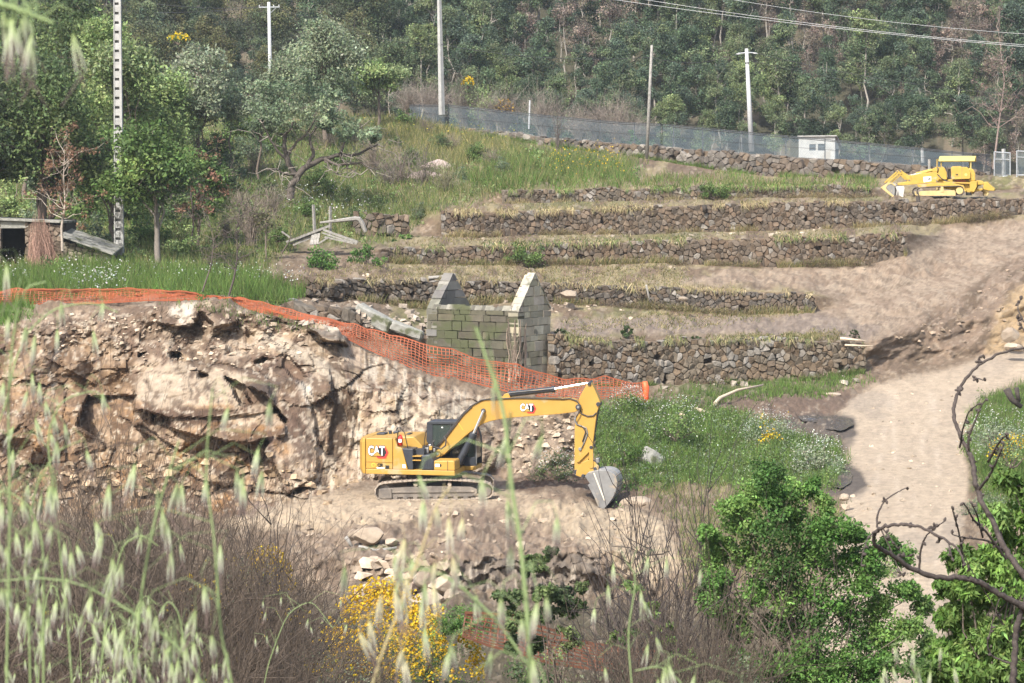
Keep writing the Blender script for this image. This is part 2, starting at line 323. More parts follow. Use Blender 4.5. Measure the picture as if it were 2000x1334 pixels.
rc = mixc(rc, sstep(.53, .62, fbm(GX/9, GP/60, 68, 4)*.7+.3*n3+.05*(i2-.5))*sstep(560, 720, GX+.5*(GP-760)), C(.60, .50, .38))   # pale scraped streaks
rc = mixc(rc, up*sstep(.42, .6, n1)*.8, C(.27, .195, .14)); rc = mixc(rc, up*sstep(.55, .66, n2), C(.17, .12, .085))
lft = pmask([(-90,640),(190,650),(250,700),(260,860),(330,900),(300,1010),(-90,1010)], 40, 24)
rc = mixc(rc, lft*.5, C(.30, .19, .105)); rc = mixc(rc, lft*sstep(.5, .6, fbm(GX/14, GP/60, 69, 4))*.8, C(.14, .088, .055))
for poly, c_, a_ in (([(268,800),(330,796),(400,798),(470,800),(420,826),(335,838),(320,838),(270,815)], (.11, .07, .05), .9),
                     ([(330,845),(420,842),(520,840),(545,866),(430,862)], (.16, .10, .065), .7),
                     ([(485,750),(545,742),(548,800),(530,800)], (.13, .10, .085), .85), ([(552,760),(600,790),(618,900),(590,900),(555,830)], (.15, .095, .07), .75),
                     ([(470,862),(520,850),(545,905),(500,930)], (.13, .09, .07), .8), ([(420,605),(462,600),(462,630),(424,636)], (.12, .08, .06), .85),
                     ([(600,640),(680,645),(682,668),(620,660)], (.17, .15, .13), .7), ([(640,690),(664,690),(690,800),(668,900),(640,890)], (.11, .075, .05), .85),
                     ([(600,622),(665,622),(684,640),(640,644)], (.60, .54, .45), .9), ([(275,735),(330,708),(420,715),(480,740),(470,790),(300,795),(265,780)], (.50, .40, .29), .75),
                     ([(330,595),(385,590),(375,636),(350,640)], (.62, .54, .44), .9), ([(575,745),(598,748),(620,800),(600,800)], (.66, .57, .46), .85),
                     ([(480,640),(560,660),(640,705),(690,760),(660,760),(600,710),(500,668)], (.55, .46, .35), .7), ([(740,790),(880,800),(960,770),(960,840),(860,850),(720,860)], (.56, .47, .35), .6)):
    rc = mixc(rc, pmask(poly, 7, 9, 17)*a_, C(*c_))  # block tops lightened, fronts and crack darkened: light and shade painted in, with stains
rc = mixc(rc, .75*np.exp(-(e1/.05)**2)*sstep(.4, .6, n3), C(.10, .065, .045)); rc = mixc(rc, .8*np.exp(-(e2/.06)**2)*sstep(.45, .6, n1), C(.11, .075, .05)); rc = mixc(rc, sstep(.60, .68, fbm(GX/11, GP/8, 73, 4))*.7, C(.15, .10, .07)); rc = mixc(rc, sstep(.62, .70, fbm(GX/8, GP/7, 74, 4))*.7, C(.56, .47, .36))
rc *= (.80+.2*i3+.22*n4)[..., None]
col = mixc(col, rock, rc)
sand = pmask([(440,1018),(620,970),(730,958),(1000,955),(1060,968),(900,1000),(640,1040)], 18, 12)
fan = pmask([(960,975),(1080,985),(1200,975),(1300,1010),(1330,1110),(1260,1150),(1180,1080),(1080,1030)], 22, 12)
col = mixc(col, heap, C(.27, .20, .145)); col = mixc(col, heap*sstep(.48, .62, n1)*.7, C(.18, .13, .095)); col = mixc(col, heap*sstep(.6, .72, n2)*.7, C(.40, .31, .22))
col = mixc(col, sand, C(.47, .37, .26)); col = mixc(col, fan, C(.46, .365, .255)); col = mixc(col, (sand+fan)*sstep(.58, .7, n2)*.4, C(.28, .21, .145))
gfc = pmask([(885,1092),(1172,1088),(1170,1150),(885,1158)], 8, 6)
col = mixc(col, gfc, C(.19, .155, .125)); col = mixc(col, gfc*sstep(.62, .72, fbm(GX/6, GP/40, 72, 3)), C(.42, .36, .29))
col = mixc(col, bank, C(.33, .25, .18)); col = mixc(col, bank*sstep(.5, .62, n1), C(.21, .155, .11))
trench = pmask([(1000,935),(1060,915),(1160,930),(1260,950),(1250,962),(1100,955),(1010,960)], 12, 10); col = mixc(col, trench, C(.13, .085, .06))
col = mixc(col, road, C(.45, .36, .265)); col = mixc(col, road*sstep(.5, .7, n1)*.6, C(.40, .32, .24)); col = mixc(col, road*sstep(.62, .72, n3)*.6, C(.34, .28, .22))
for cx in (1725, 1752, 1800, 1828):                                       # wheel tracks along the road
    tr = np.exp(-((GX-cx-(930-GP)*.05+12*np.sin(GP/90+cx))/6)**2)*sstep(740, 780, GP); col = mixc(col, road*tr*.35*sstep(.35, .7, n1), C(.60, .50, .39))
wet = .75*pmask([(1600,800),(1670,815),(1674,862),(1650,900),(1694,925),(1694,950),(1655,978),(1608,975),(1600,930),(1640,880),(1560,845),(1480,800)], 14, 10) + pmask([(1612,935),(1640,905),(1680,925),(1688,945),(1660,965),(1620,970)], 8, 5) + pmask([(1520,795),(1600,812),(1665,820),(1668,850),(1610,858),(1560,832)], 8, 6)
col = mixc(col, np.clip(wet, 0, 1), C(.12, .10, .085))
mud = pmask([(1270,775),(1420,768),(1560,775),(1690,760),(1640,800),(1540,812),(1330,800)], 16, 14); col = mixc(col, mud*(1-road), C(.17, .12, .09))
weedy = np.clip(pmask([(1160,790),(1260,800),(1350,790),(1470,825),(1560,850),(1650,880),(1600,960),(1250,945),(1150,880)], 24, 16)+pmask([(1890,800),(2100,720),(2100,1000),(1900,960)], 20, 12)+pmask([(1300,750),(1560,750),(1670,735),(1660,752),(1560,776),(1340,778)], 10, 8), 0, 1)
col = mixc(col, weedy*.8, C(.10, .12, .045))
hillm = sstep(22.4, 23.2, GS)
col = mixc(col, hillm, C(.085, .08, .052)); col = mixc(col, hillm*sstep(.55, .7, n1), C(.19, .155, .11))
low = sstep(2.4, 1.2, GS)*(1-road); col = mixc(col, low, C(.10, .085, .055))
clod = sstep(.56, .68, fbm(GX/5.5, GP/3.2, 82, 3))*(1-.7*road)*(1-rock)*(GS < 22); col = mixc(col, clod*.45, C(.13, .095, .07)); col = mixc(col, sstep(.60, .72, fbm(GX/7, GP/3.6, 83, 3))*(1-road)*(1-rock)*(GS < 22)*.4, C(.44, .36, .27))
col = np.clip((.70+.03*road-.04*rock)[..., None]*col*(.86+.28*n2)[..., None], .01, .9)

nb = NB(); R_, C_ = GP.shape
ii = (np.arange(R_-1)[:, None]*C_+np.arange(C_-1)[None]).ravel()
nb.add(TP_.reshape(-1, 3), np.stack([ii, ii+1, ii+C_+1, ii+C_], -1), None, col.reshape(-1, 3))
ground = nb.build('terrain', M['ground'], smooth=True)
sm_ = np.ones(len(ground.data.polygons), bool); sm_[:len(ii)] = (rock.ravel()[ii] < .5); ground.data.polygons.foreach_set('use_smooth', sm_); tagg(ground, 'terraced hillside of brown earth with the rock cut and dirt road', None, kind='structure')

_order = np.argsort(PXC)
def gnd(px, py):
    """point of the ground seen at a photo pixel"""
    px = np.atleast_1d(np.asarray(px, float)); py = np.atleast_1d(np.asarray(py, float))
    ci = np.clip(np.searchsorted(PXC, px), 0, len(PXC)-1)
    # invert the column: rows run from near (large py) to far
    out = np.zeros((len(px), 3))
    for k in range(len(px)):
        c = ci[k]; colp = GP[:HID, c]; j = int(np.argmin(np.abs(colp-py[k]))); out[k] = TP_[j, c]
    return out
HID = int(np.searchsorted(np.array(sem), 22.0))
def gnd_fast(px, py):
    ci = np.clip(np.searchsorted(PXC, px), 0, len(PXC)-1); out = np.zeros((len(px), 3))
    for c in np.unique(ci):
        s = np.where(ci == c)[0]; colp = np.minimum.accumulate(GP[:HID, c])
        j = np.clip(np.searchsorted(-colp, -py[s]), 0, HID-1); out[s] = TP_[j, c]
    return out

# --- the near bank below the photographer
bx = np.linspace(-70, 70, 90); by = np.concatenate([np.linspace(-8, 60, 70)])
BX, BY = np.meshgrid(bx, by)
def bank_z(x, y):
    base = np.interp(y, [-8, 0, 6, 20, 40, 56, 60], [-1.0, -1.55, -2.6, -5.9, -9.9, -12.1, -12.4])
    return base+(fbm(np.asarray(x)/5+40, np.asarray(y)/5, 91, 4)-.5)*.5
BZ = bank_z(BX, BY)
nb = NB(); ii = (np.arange(len(by)-1)[:, None]*len(bx)+np.arange(len(bx)-1)[None]).ravel()
nb.add(np.stack([BX, BY, BZ], -1), np.stack([ii, ii+1, ii+len(bx)+1, ii+len(bx)], -1), None, C(.11, .095, .06))
tagg(nb.build('near_bank', M['ground'], smooth=True), 'overgrown bank falling away below the viewpoint', kind='structure')
# ------------------------------------------------------------------ mesh builder for made things
class BM:
    def __init__(s): s.bm = bmesh.new()
    def prism(s, poly, y0, y1):
        """outline in (x, z) pushed from y0 to y1"""
        a = [s.bm.verts.new((x, y0, z)) for x, z in poly]; b = [s.bm.verts.new((x, y1, z)) for x, z in poly]; n = len(poly)
        s.bm.faces.new(a); s.bm.faces.new(b[::-1])
        for i in range(n): s.bm.faces.new((a[(i+1) % n], a[i], b[i], b[(i+1) % n]))
        return s
    def loftx(s, rings):
        """closed rings of equal length joined in order, capped"""
        R = [[s.bm.verts.new(p) for p in r] for r in rings]; n = len(R[0])
        for a, b in zip(R, R[1:]):
            for i in range(n): s.bm.faces.new((a[i], a[(i+1) % n], b[(i+1) % n], b[i]))
        s.bm.faces.new(R[0][::-1]); s.bm.faces.new(R[-1]); return s
    def box(s, x0, x1, y0, y1, z0, z1): return s.prism([(x0, z0), (x1, z0), (x1, z1), (x0, z1)], y0, y1)
    def cyl(s, p0, p1, r0, r1=None, n=16): return s.path([p0, p1], [r0, r0 if r1 is None else r1], n)
    def path(s, pts, rad, n=8):
        P = [Vector(p) for p in pts]; rad = [rad]*len(P) if not hasattr(rad, '__len__') else rad; rings = []
        for i, p in enumerate(P):
            t = (P[min(i+1, len(P)-1)]-P[max(i-1, 0)]).normalized()
            u = t.orthogonal() if abs(t.y) > .95 else t.cross(Vector((0, 1, 0)))
            u.normalize(); w = t.cross(u)
            rings.append([p+rad[i]*(math.cos(k*2*math.pi/n)*u+math.sin(k*2*math.pi/n)*w) for k in range(n)])
        return s.loftx(rings)
    def plate(s, p0, p1, w0, w1, y0, y1):
        """flat bar between two (x, z) points with rounded ends"""
        a = math.atan2(p1[1]-p0[1], p1[0]-p0[0]); poly = []
        for k in range(7): t = a+math.pi/2+k*math.pi/6; poly.append((p0[0]+w0*math.cos(t), p0[1]+w0*math.sin(t)))
        for k in range(7): t = a-math.pi/2+k*math.pi/6; poly.append((p1[0]+w1*math.cos(t), p1[1]+w1*math.sin(t)))
        return s.prism(poly, y0, y1)
    def build(s, name, m, parent=None, bevel=0, smooth=False, seg=2, loc=None):
        bmesh.ops.recalc_face_normals(s.bm, faces=s.bm.faces)
        me = bpy.data.meshes.new(name); s.bm.to_mesh(me); s.bm.free(); me.materials.append(m)
        for p in me.polygons: p.use_smooth = smooth
        o = link(name, me, parent, loc)
        if bevel:
            b = o.modifiers.new('bevel', 'BEVEL'); b.width = bevel; b.segments = seg; b.limit_method = 'ANGLE'; b.angle_limit = .6
        return o

def row(i, px): return np.interp(px, [k[0] for k in ROWS[i]], [k[1] for k in ROWS[i]]), np.interp(px, [k[0] for k in ROWS[i]], [k[2] for k in ROWS[i]])

def clip(poly, mx, my, nx, ny):
    """keep the side of the line through (mx,my) that the normal points away from"""
    out = []; n = len(poly)
    for i in range(n):
        a = poly[i]; b = poly[(i+1) % n]; da = (a[0]-mx)*nx+(a[1]-my)*ny; db = (b[0]-mx)*nx+(b[1]-my)*ny
        if da <= 0: out.append(a)
        if (da < 0 < db) or (db < 0 < da):
            t = da/(da-db); out.append((a[0]+(b[0]-a[0])*t, a[1]+(b[1]-a[1])*t))
    return out

def stones(L, H, cw, ch, jit, seed, gap=.012, brick=False):
    """irregular stones packed on a wall of length L and height H(s): list of outlines in (along, up)"""
    rng = random.Random(seed); hm = max(H(s) for s in np.linspace(0, L, 40)); pts = []; t = 0; r = 0
    while t < hm+ch:
        s = -rng.random()*cw; hh = ch*rng.uniform(.75, 1.3)
        while s < L+cw:
            w = cw*rng.choice((.45, .7, .8, 1, 1.1, 1.5)); pts.append((s+w/2+rng.uniform(-jit, jit)*w*.4, t+hh/2+rng.uniform(-jit, jit)*hh*.75, w, hh)); s += w
        t += hh; r += 1
    P = np.array(pts); out = []
    for k, (x, y, w, h) in enumerate(pts):
        if x < -.1 or x > L+.1 or y > H(min(max(x, 0), L))+.1: continue
        d = np.hypot((P[:, 0]-x), (P[:, 1]-y)*1.0); idx = np.argsort(d)[1:15]
        poly = [(x-w, y-h), (x+w, y-h), (x+w, y+h), (x-w, y+h)]
        for q in idx:
            qx, qy, qw, qh = P[q]; f = .5
            dx, dy = qx-x, qy-y; g = gap*.5/math.hypot(dx, dy)
            poly = clip(poly, x+dx*(f-g), y+dy*(f-g), dx, dy)
            if len(poly) < 3: break
        poly = clip(poly, 0, 0, -1, 0); poly = clip(poly, L, 0, 1, 0) if len(poly) > 2 else poly
        if len(poly) > 2:
            hx = H(min(max(x, 0), L))+rng.uniform(-.06, .08)
            poly = clip(poly, 0, hx, 0, 1)
        if len(poly) > 2: out.append(poly)
    return out

def put_stone(nb, poly, frame, depth, bul, c, rng, inset=.72):
    """one stone: outline on the wall face, rounded towards the viewer; frame(s, t, out) gives the world point"""
    cx = sum(p[0] for p in poly)/len(poly); cy = sum(p[1] for p in poly)/len(poly); n = len(poly)
    # cut the corners so that stones look knocked round
    pp = []
    for i in range(n):
        a = poly[i]; p = poly[i-1]; q = poly[(i+1) % n]
        pp += [(a[0]+(p[0]-a[0])*.14, a[1]+(p[1]-a[1])*.14), (a[0]+(q[0]-a[0])*.14, a[1]+(q[1]-a[1])*.14)]
    n = len(pp); tx, ty = rng.uniform(-.3, .3), rng.uniform(-.3, .3)
    r0 = [frame(x, y, -depth) for x, y in pp]; r1 = [frame(x, y, 0) for x, y in pp]
    r2 = [frame(cx+(x-cx)*inset, cy+(y-cy)*inset, bul*(1+rng.uniform(-.25, .25))+tx*(x-cx)+ty*(y-cy)) for x, y in pp]
    V = r0+r1+r2+[frame(cx, cy, bul*1.15)]
    q = []; t = []
    for i in range(n):
        j = (i+1) % n; q += [(i, j, n+j, n+i), (n+i, n+j, 2*n+j, 2*n+i)]; t.append((2*n+i, 2*n+j, 3*n))
    nb.add(V, q, t, np.asarray(c)*.72)

def dry_wall(knots, label, cw, ch, seed, tone, jit=.8, bul=.07, drop=.02, off=.32, group='dry stone terrace walls', pale=.1):
    """dry stone wall along knots of (photo column, base row, top row, distance)"""
    K = np.array(knots, float); px = np.linspace(K[0, 0], K[-1, 0], 200)
    pb, pt, Y = (np.interp(px, K[:, 0], K[:, i]) for i in (1, 2, 3))
    B = at(px, pb+3, Y-off); T = at(px, pt, Y-off+.05)
    B[:, 1] += (fbm(px/120, px*0, seed, 3)-.5)*.5; 
    s = np.concatenate([[0], np.cumsum(np.hypot(np.diff(B[:, 0]), np.diff(B[:, 1])))]); L = s[-1]; h = T[:, 2]-B[:, 2]
    d = np.gradient(B[:, :2], axis=0); nrm = np.stack([d[:, 1], -d[:, 0]], 1); nrm /= np.linalg.norm(nrm, axis=1, keepdims=True)
    H = lambda q: float(np.interp(q, s, h)+.10*(vn(np.array(q*1.3), np.array(0.), seed)-.5)*2)
    def frame(a, t, o):
        bx, by, bz = (np.interp(a, s, B[:, i]) for i in range(3)); ux, uy = np.interp(a, s, nrm[:, 0]), np.interp(a, s, nrm[:, 1])
        lean = .08*t
        return (bx+ux*(o-lean), by+uy*(o-lean), bz+t)
    nb = NB(); rng = random.Random(seed+5)
    for poly in stones(L, H, cw, ch, jit, seed):
        if rng.random() < drop: continue
        k = rng.random(); c = np.array(tone)*rng.uniform(.78, 1.2)
        if k < pale: c = np.array((.30, .275, .245))*rng.uniform(.8, 1.15)
        elif k > .82: c = np.array((.20, .155, .115))*rng.uniform(.8, 1.2)
        elif k < pale+.25: c = np.array(tone)*np.array((1.04, .94, .85))
        put_stone(nb, poly, frame, .35, bul*rng.uniform(.3, 1.3), c, rng, .78)
    o = nb.build('dry_stone_wall', M['stone'])
    return tagg(o, label, 'stone wall', group)

def kn(ib, it, pxs, db=0, dt=0):
    return [(p, row(ib, p)[0]+db, row(it, p)[0]+dt, row(ib, p)[1]) for p in pxs]
rg = lambda a, b: np.linspace(a, b, 40)
dry_wall(kn(10, 11, rg(1084, 1692)), 'tall lowest terrace wall of round stones beside the ruined gable, ending at the dirt road', .34, .25, 1, (.21, .175, .135), bul=.06, drop=.02, pale=.16)
dry_wall(kn(10, 11, rg(548, 705)), 'short dark tumbled wall behind the orange netting left of the fallen slabs', .6, .4, 2, (.16, .14, .115), bul=.1, drop=.02)
dry_wall(kn(12, 13, rg(1085, 1592)), 'dark wall of flat stacked stones right of the ruin gable, ending in the bare dirt ramp', .38, .2, 3, (.15, .132, .115), bul=.08, pale=.06)
dry_wall(kn(12, 13, rg(600, 1080), db=-14), 'low broken wall with loose cap stones above and behind the roofless ruin', .4, .22, 4, (.17, .145, .12), bul=.09, drop=.02)
dry_wall(kn(14, 15, rg(752, 1772)), 'third terrace wall up, with a dark right end rounding off at the dirt ramp', .34, .25, 5, (.185, .15, .118), bul=.055, drop=.02, pale=.08)
dry_wall(kn(16, 17, rg(866, 2060)), 'longest terrace wall, running under the tracks of the old yellow loader', .34, .25, 6, (.185, .152, .122), bul=.055, drop=.02, pale=.07)
dry_wall(kn(18, 19, rg(985, 1705)), 'uppermost low terrace wall on the green strip left of the loader bucket', .36, .25, 7, (.20, .17, .135), bul=.06, drop=.02, pale=.12)
dry_wall(kn(21, 22, rg(868, 1936), db=6), 'high boundary wall of big lichen-spotted blocks carrying the wire fence', .58, .38, 8, (.17, .152, .135), jit=.6, bul=.09, drop=.02, off=.3, group='boundary wall', pale=.16)
dry_wall([(690, 456, 418, 132.6), (740, 456, 416, 132.6), (800, 455, 420, 133.2)], 'short dark wall stub in the grass behind the collapsed timber', .5, .3, 9, (.15, .125, .1), drop=.02)

# ------------------------------------------------------------------ the roofless granite house
def ashlar(nb, p0, p1, z0, H, seed, thick=.5, cw=.75, ch=.36, tone=(.34, .32, .28), gap=.02, top=None, flip=1):
    """coursed squared blocks between two ground points; H(s) is the height of the wall"""
    p0 = np.array(p0, float); p1 = np.array(p1, float); L = float(np.hypot(*(p1-p0))); d = (p1-p0)/L; nr = np.array((d[1], -d[0]))*flip
    rng = random.Random(seed)
    def fr(s, t, o): return (p0[0]+d[0]*s+nr[0]*o, p0[1]+d[1]*s+nr[1]*o, z0+t)
    t = 0
    while t < 8:
        hh = ch*rng.uniform(.68, 1.3); s = -rng.random()*cw*.6; any_ = False
        while s < L:
            w = cw*rng.uniform(.45, 1.6); a, b = max(s, 0)+gap/2, min(s+w, L)-gap/2; s += w
            if b-a < .06: continue
            poly = [(a, t+gap/2), (b, t+gap/2), (b, t+hh-gap/2), (a, t+hh-gap/2)]
            for q in H['clips']: poly = clip(poly, *q) if len(poly) > 2 else poly
            if len(poly) < 3: continue
            poly = [(x+rng.uniform(-.025, .025), y+rng.uniform(-.02, .02)) for x, y in poly]
            any_ = True; n = len(poly); cx = sum(p[0] for p in poly)/n; cy = sum(p[1] for p in poly)/n
            o = rng.uniform(-.02, .03); ins = lambda k: [(cx+(x-cx)*k, cy+(y-cy)*k) for x, y in poly]
            V = [fr(x, y, -thick) for x, y in poly]+[fr(x, y, o-.03) for x, y in poly]+[fr(x+(cx-x)*.04, y+(cy-y)*.07, o) for x, y in poly]
            q = [(i, (i+1) % n, n+(i+1) % n, n+i) for i in range(n)]+[(n+i, n+(i+1) % n, 2*n+(i+1) % n, 2*n+i) for i in range(n)]
            tr = [(2*n, 2*n+i, 2*n+i+1) for i in range(1, n-1)]+[(0, i+1, i) for i in range(1, n-1)]
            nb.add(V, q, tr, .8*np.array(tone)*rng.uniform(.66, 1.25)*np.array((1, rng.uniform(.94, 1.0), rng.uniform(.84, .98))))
        t += hh
        if not any_ and t > .5: break
C0 = at(1012, 770, 106.3); zb = C0[2]-.9; zt = at(1012, 608, 106.3)[2]; ge = zt-zb
A0 = C0[:2]; GD = np.array((1.46, 2.42)); B0 = A0+GD; D0 = A0+np.array((-4.05, 2.44)); E0 = D0+GD
house = empty('ruined_house', (A0[0], A0[1], zb), 'roofless house of mossy granite blocks with two pointed gables behind the orange netting', 'ruin')
house_loc = Vector((A0[0], A0[1], zb))
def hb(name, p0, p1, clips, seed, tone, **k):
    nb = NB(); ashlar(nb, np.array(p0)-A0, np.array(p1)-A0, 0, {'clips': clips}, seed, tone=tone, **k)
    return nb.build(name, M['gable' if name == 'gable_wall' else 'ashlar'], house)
Lg = math.hypot(*GD); gh = 1.62
gcl = lambda g, pk: [(0, g, -pk, Lg/2), (Lg, g, pk, Lg/2)]
hb('gable_wall', A0, B0, gcl(ge-.05, gh), 11, (.44, .41, .34), cw=.62, gap=.014)['label'] = 'right-hand gable wall with vine stems, lightened as if sunlit'  # tone lightened in place of the sun missing on this face
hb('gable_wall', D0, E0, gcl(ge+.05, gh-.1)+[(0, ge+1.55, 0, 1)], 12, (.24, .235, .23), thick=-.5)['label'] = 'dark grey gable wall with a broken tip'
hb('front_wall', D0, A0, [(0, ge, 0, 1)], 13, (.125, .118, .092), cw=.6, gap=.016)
nb = NB(); rng = random.Random(4)
for k in range(26):                                     # loose cap stones along the broken wall head
    f = k/26; p = (D0-A0)*f+np.array((0, .25)); w = rng.uniform(.09, .2)
    nb.add([(p[0]+x*w*1.3, p[1]+y*w, ge+.0+w*(z+.6)) for x, y, z in ((-1, -1, -.6), (1, -1, -.6), (1, 1, -.6), (-1, 1, -.6), (-.7, -.6, .5), (.6, -.7, .6), (.7, .6, .4), (-.6, .7, .6))],
           [(0, 1, 5, 4), (1, 2, 6, 5), (2, 3, 7, 6), (3, 0, 4, 7), (4, 5, 6, 7)], None, np.array((.19, .18, .155))*rng.uniform(.5, 1.4))
nb.build('wall_head', M['ashlar'], house)
def rail_(gA, tone, h0, frac=(0, .5, 1)):
    nb = NB(); pts = [gA+GD*f for f in frac]
    for (a, za), (b, zb_) in zip(zip(pts, (h0, h0+gh, h0)), list(zip(pts, (h0, h0+gh, h0)))[1:]):
        n_ = 6
        for k in range(n_):
            u0, u1 = k/n_+.01, (k+1)/n_-.01; P0 = np.array((*(a+(b-a)*u0), za+(zb_-za)*u0)); P1 = np.array((*(a+(b-a)*u1), za+(zb_-za)*u1))
            nrm = np.array((.856, -.517, 0)); V = []
            for P in (P0, P1):
                for o in (.03, -.34):
                    for z in (0, .07): V.append(P+nrm*o+np.array((0, 0, z)))
            nb.add(V, [(0, 1, 5, 4), (1, 3, 7, 5), (3, 2, 6, 7), (2, 0, 4, 6), (0, 2, 3, 1), (4, 5, 7, 6)], None, np.array(tone)*random.uniform(.85, 1.15))
    return nb
rail_(np.array((0., 0.)), (.34, .32, .28), ge-.03).build('gable_coping', M['ashlar'], house)
# dry ivy stems climbing the corner of the house
nb = NB(); rng = random.Random(8)
for k in range(15):
    x = rng.uniform(-.35, .5); P = []
    for j in range(14):
        z = j/13*rng.uniform(.9, 1)*(2.2+1.9*rng.random()) if j == 13 else j/13*(3.2+(k % 4)*.4)
        x += rng.uniform(-.09, .09); xx = min(x, .75)
        q = np.array((xx*.517, xx*.856)) if xx > 0 else np.array((xx*.856, -xx*.517))
        o = np.array((.856, -.517)) if xx > 0 else np.array((-.517, -.856))
        P.append((A0[0]+q[0]+o[0]*.06, A0[1]+q[1]+o[1]*.06, zb+.1+z))
    nb.tube(P, np.linspace(.035, .012, len(P)), 4, np.array((.24, .19, .15))*rng.uniform(.6, 1.2))
tagg(nb.build('dry_vine', M['bark']), 'leafless vine stems climbing the corner of the ruined house', 'vine')

# ------------------------------------------------------------------ loose masonry and boulders
def rough_box(l, w, h, seed, cut=.08):
    nb = NB(); rng = random.Random(seed); bmx = bmesh.new(); bmesh.ops.create_cube(bmx, size=1)
    bmesh.ops.scale(bmx, vec=(l, w, h), verts=bmx.verts); bmesh.ops.bevel(bmx, geom=bmx.edges[:], offset=cut, segments=1, affect='EDGES')
    bmesh.ops.subdivide_edges(bmx, edges=[e for e in bmx.edges if e.calc_length() > .3], cuts=3, use_grid_fill=True)
    for v in bmx.verts: v.co += Vector((rng.uniform(-1, 1), rng.uniform(-1, 1), rng.uniform(-1, 1)))*cut*.3
    return bmx
def slab(name, p0, p1, Y0, Y1, w, h, seed, tone, label, cat, group=None):
    a = Vector(at(*p0, Y0)); b = Vector(at(*p1, Y1)); bmx = rough_box((b-a).length, w, h, seed)
    x = (b-a).normalized(); z = Vector((0, 0, 1)); y = z.cross(x).normalized(); z = x.cross(y)
    me = bpy.data.meshes.new(name); bmx.to_mesh(me); bmx.free(); me.materials.append(tone)
    o = link(name, me); o.matrix_world = Matrix.Translation((a+b)/2) @ Matrix((x, y, z)).transposed().to_4x4()
    return tagg(o, label, cat, group)
M['slab'] = mat('mossy_slab', (.16, .155, .13), (.32, .31, .28), .9, 3, 8, bump=.04, bscale=7, spots=((.09, .095, .055), 1.5, .55))
M['granite'] = mat('fresh_granite', (.25, .195, .14), (.37, .30, .23), .9, 2.2, 8, bump=.05, bscale=5, obj=.2)
slab('stone_slab', (697, 603), (764, 640), 107, 106.6, .7, .62, 1, M['slab'], 'long mossy slab lying tilted left of the ruin, the upper of two', 'stone slab', 'fallen slabs')
slab('stone_slab', (764, 634), (826, 657), 106.6, 106.4, .6, .42, 2, M['slab'], 'mossy slab touching the ruin wall, the lower of two', 'stone slab', 'fallen slabs')
slab('stone_block', (1142, 622), (1182, 621), 119, 119, .5, .28, 3, M['slab'], 'flat grey stone block lying on the bare terrace right of the gable', 'stone block')

def boulder(px, py, Y, w, d, h, seed, label, m=None, cat='boulder', group='boulders on the dirt', rot=0):
    bmx = bmesh.new(); bmesh.ops.create_icosphere(bmx, subdivisions=4, radius=1)
    rng = random.Random(seed); pl = [(Vector((rng.gauss(0, 1), rng.gauss(0, 1), rng.gauss(0, .8))).normalized(), rng.uniform(.55, .85)) for _ in range(11)]
    for v in bmx.verts:
        p = v.co.copy()
        for n, dd in pl:
            e = p.dot(n)-dd
            if e > 0: p -= n*e*.9
        c = np.array(p); f = float(fbm(np.array(c[0]*2+c[2]), np.array(c[1]*2-c[2]), seed, 4))-.5
        v.co = p*(1+.16*f)
    for v in bmx.verts: v.co = Vector((v.co.x*w/2, v.co.y*d/2, v.co.z*h/2))
    me = bpy.data.meshes.new('boulder'); bmx.to_mesh(me); bmx.free(); me.materials.append(m or M['granite'])
    for p in me.polygons: p.use_smooth = False
    o = link('boulder', me); o.location = Vector(at(px, py, Y)); o.rotation_euler = (0, 0, rot)
    return tagg(o, label, cat, group)
boulder(722, 1046, 80.5, 1.15, .9, .62, 3, 'big rounded tan boulder on the spoil heap below the left track')
boulder(688, 1046, 80.8, .38, .36, .46, 4, 'small grey rounded boulder touching the left of the big tan one')
boulder(766, 1058, 80, .62, .5, .3, 5, 'flat boulder just right of the big tan one on the spoil heap')
boulder(865, 1142, 74.4, .95, .7, .62, 6, 'pinkish angular boulder on top of the rock pile right of the yellow flowers')
boulder(835, 1172, 73.6, 1.45, .9, .5, 7, 'wide pale flat boulder at the foot of the rock pile by the yellow flowers')
boulder(890, 1166, 73.8, .8, .7, .6, 8, 'blocky pale boulder at the right end of the rock pile')
boulder(828, 1128, 75, .75, .7, .7, 9, 'tall cream boulder at the left of the rock pile')
boulder(1018, 1067, 77, .42, .4, .36, 10, 'small pale boulder above the cut rock face')
boulder(1005, 1010, 81.5, .3, .3, .3, 12, 'fist-like pale stone on the sandy bench right of the track')
boulder(890, 1004, 84, .32, .3, .25, 13, 'pale stone on the spoil heap right below the tracks')
boulder(1270, 900, 94.5, 1.25, 1.1, 1.25, 14, 'squat brown boulder standing in the weeds right of the bucket', M['slab'])
boulder(1252, 985, 88, 1.6, 1.1, .6, 15, 'long orange boulder on the sand right of the bucket tip')
boulder(1622, 771, 109.5, 1.05, .8, .24, 16, 'flat pale stone lying at the left edge of the dirt road')
boulder(1649, 972, 83.5, .4, .35, .3, 17, 'cream stone beside the lower puddle on the road edge')
boulder(1650, 990, 82, .36, .3, .24, 18, 'rusty stone just below the cream one on the road edge')
boulder(1975, 655, 119.5, .95, .8, .8, 19, 'rust brown boulder where the road bends at the picture edge')
boulder(1982, 678, 118, 1.0, .8, .55, 20, 'orange boulder lying lowest at the road bend')
boulder(565, 589, 109, .85, .6, .38, 21, 'grey flat boulder above the orange netting at the wall end', M['slab'])
boulder(1335, 583, 119, .5, .4, .3, 22, 'pale stone on the bare slope under the dark wall', None)
boulder(1110, 575, 118.5, 1.1, .8, .42, 23, 'pale flat boulder on the slope right of the gable tip')
boulder(1232, 624, 117, .36, .3, .28, 24, 'pale round stone on the terrace track right of the flat block')
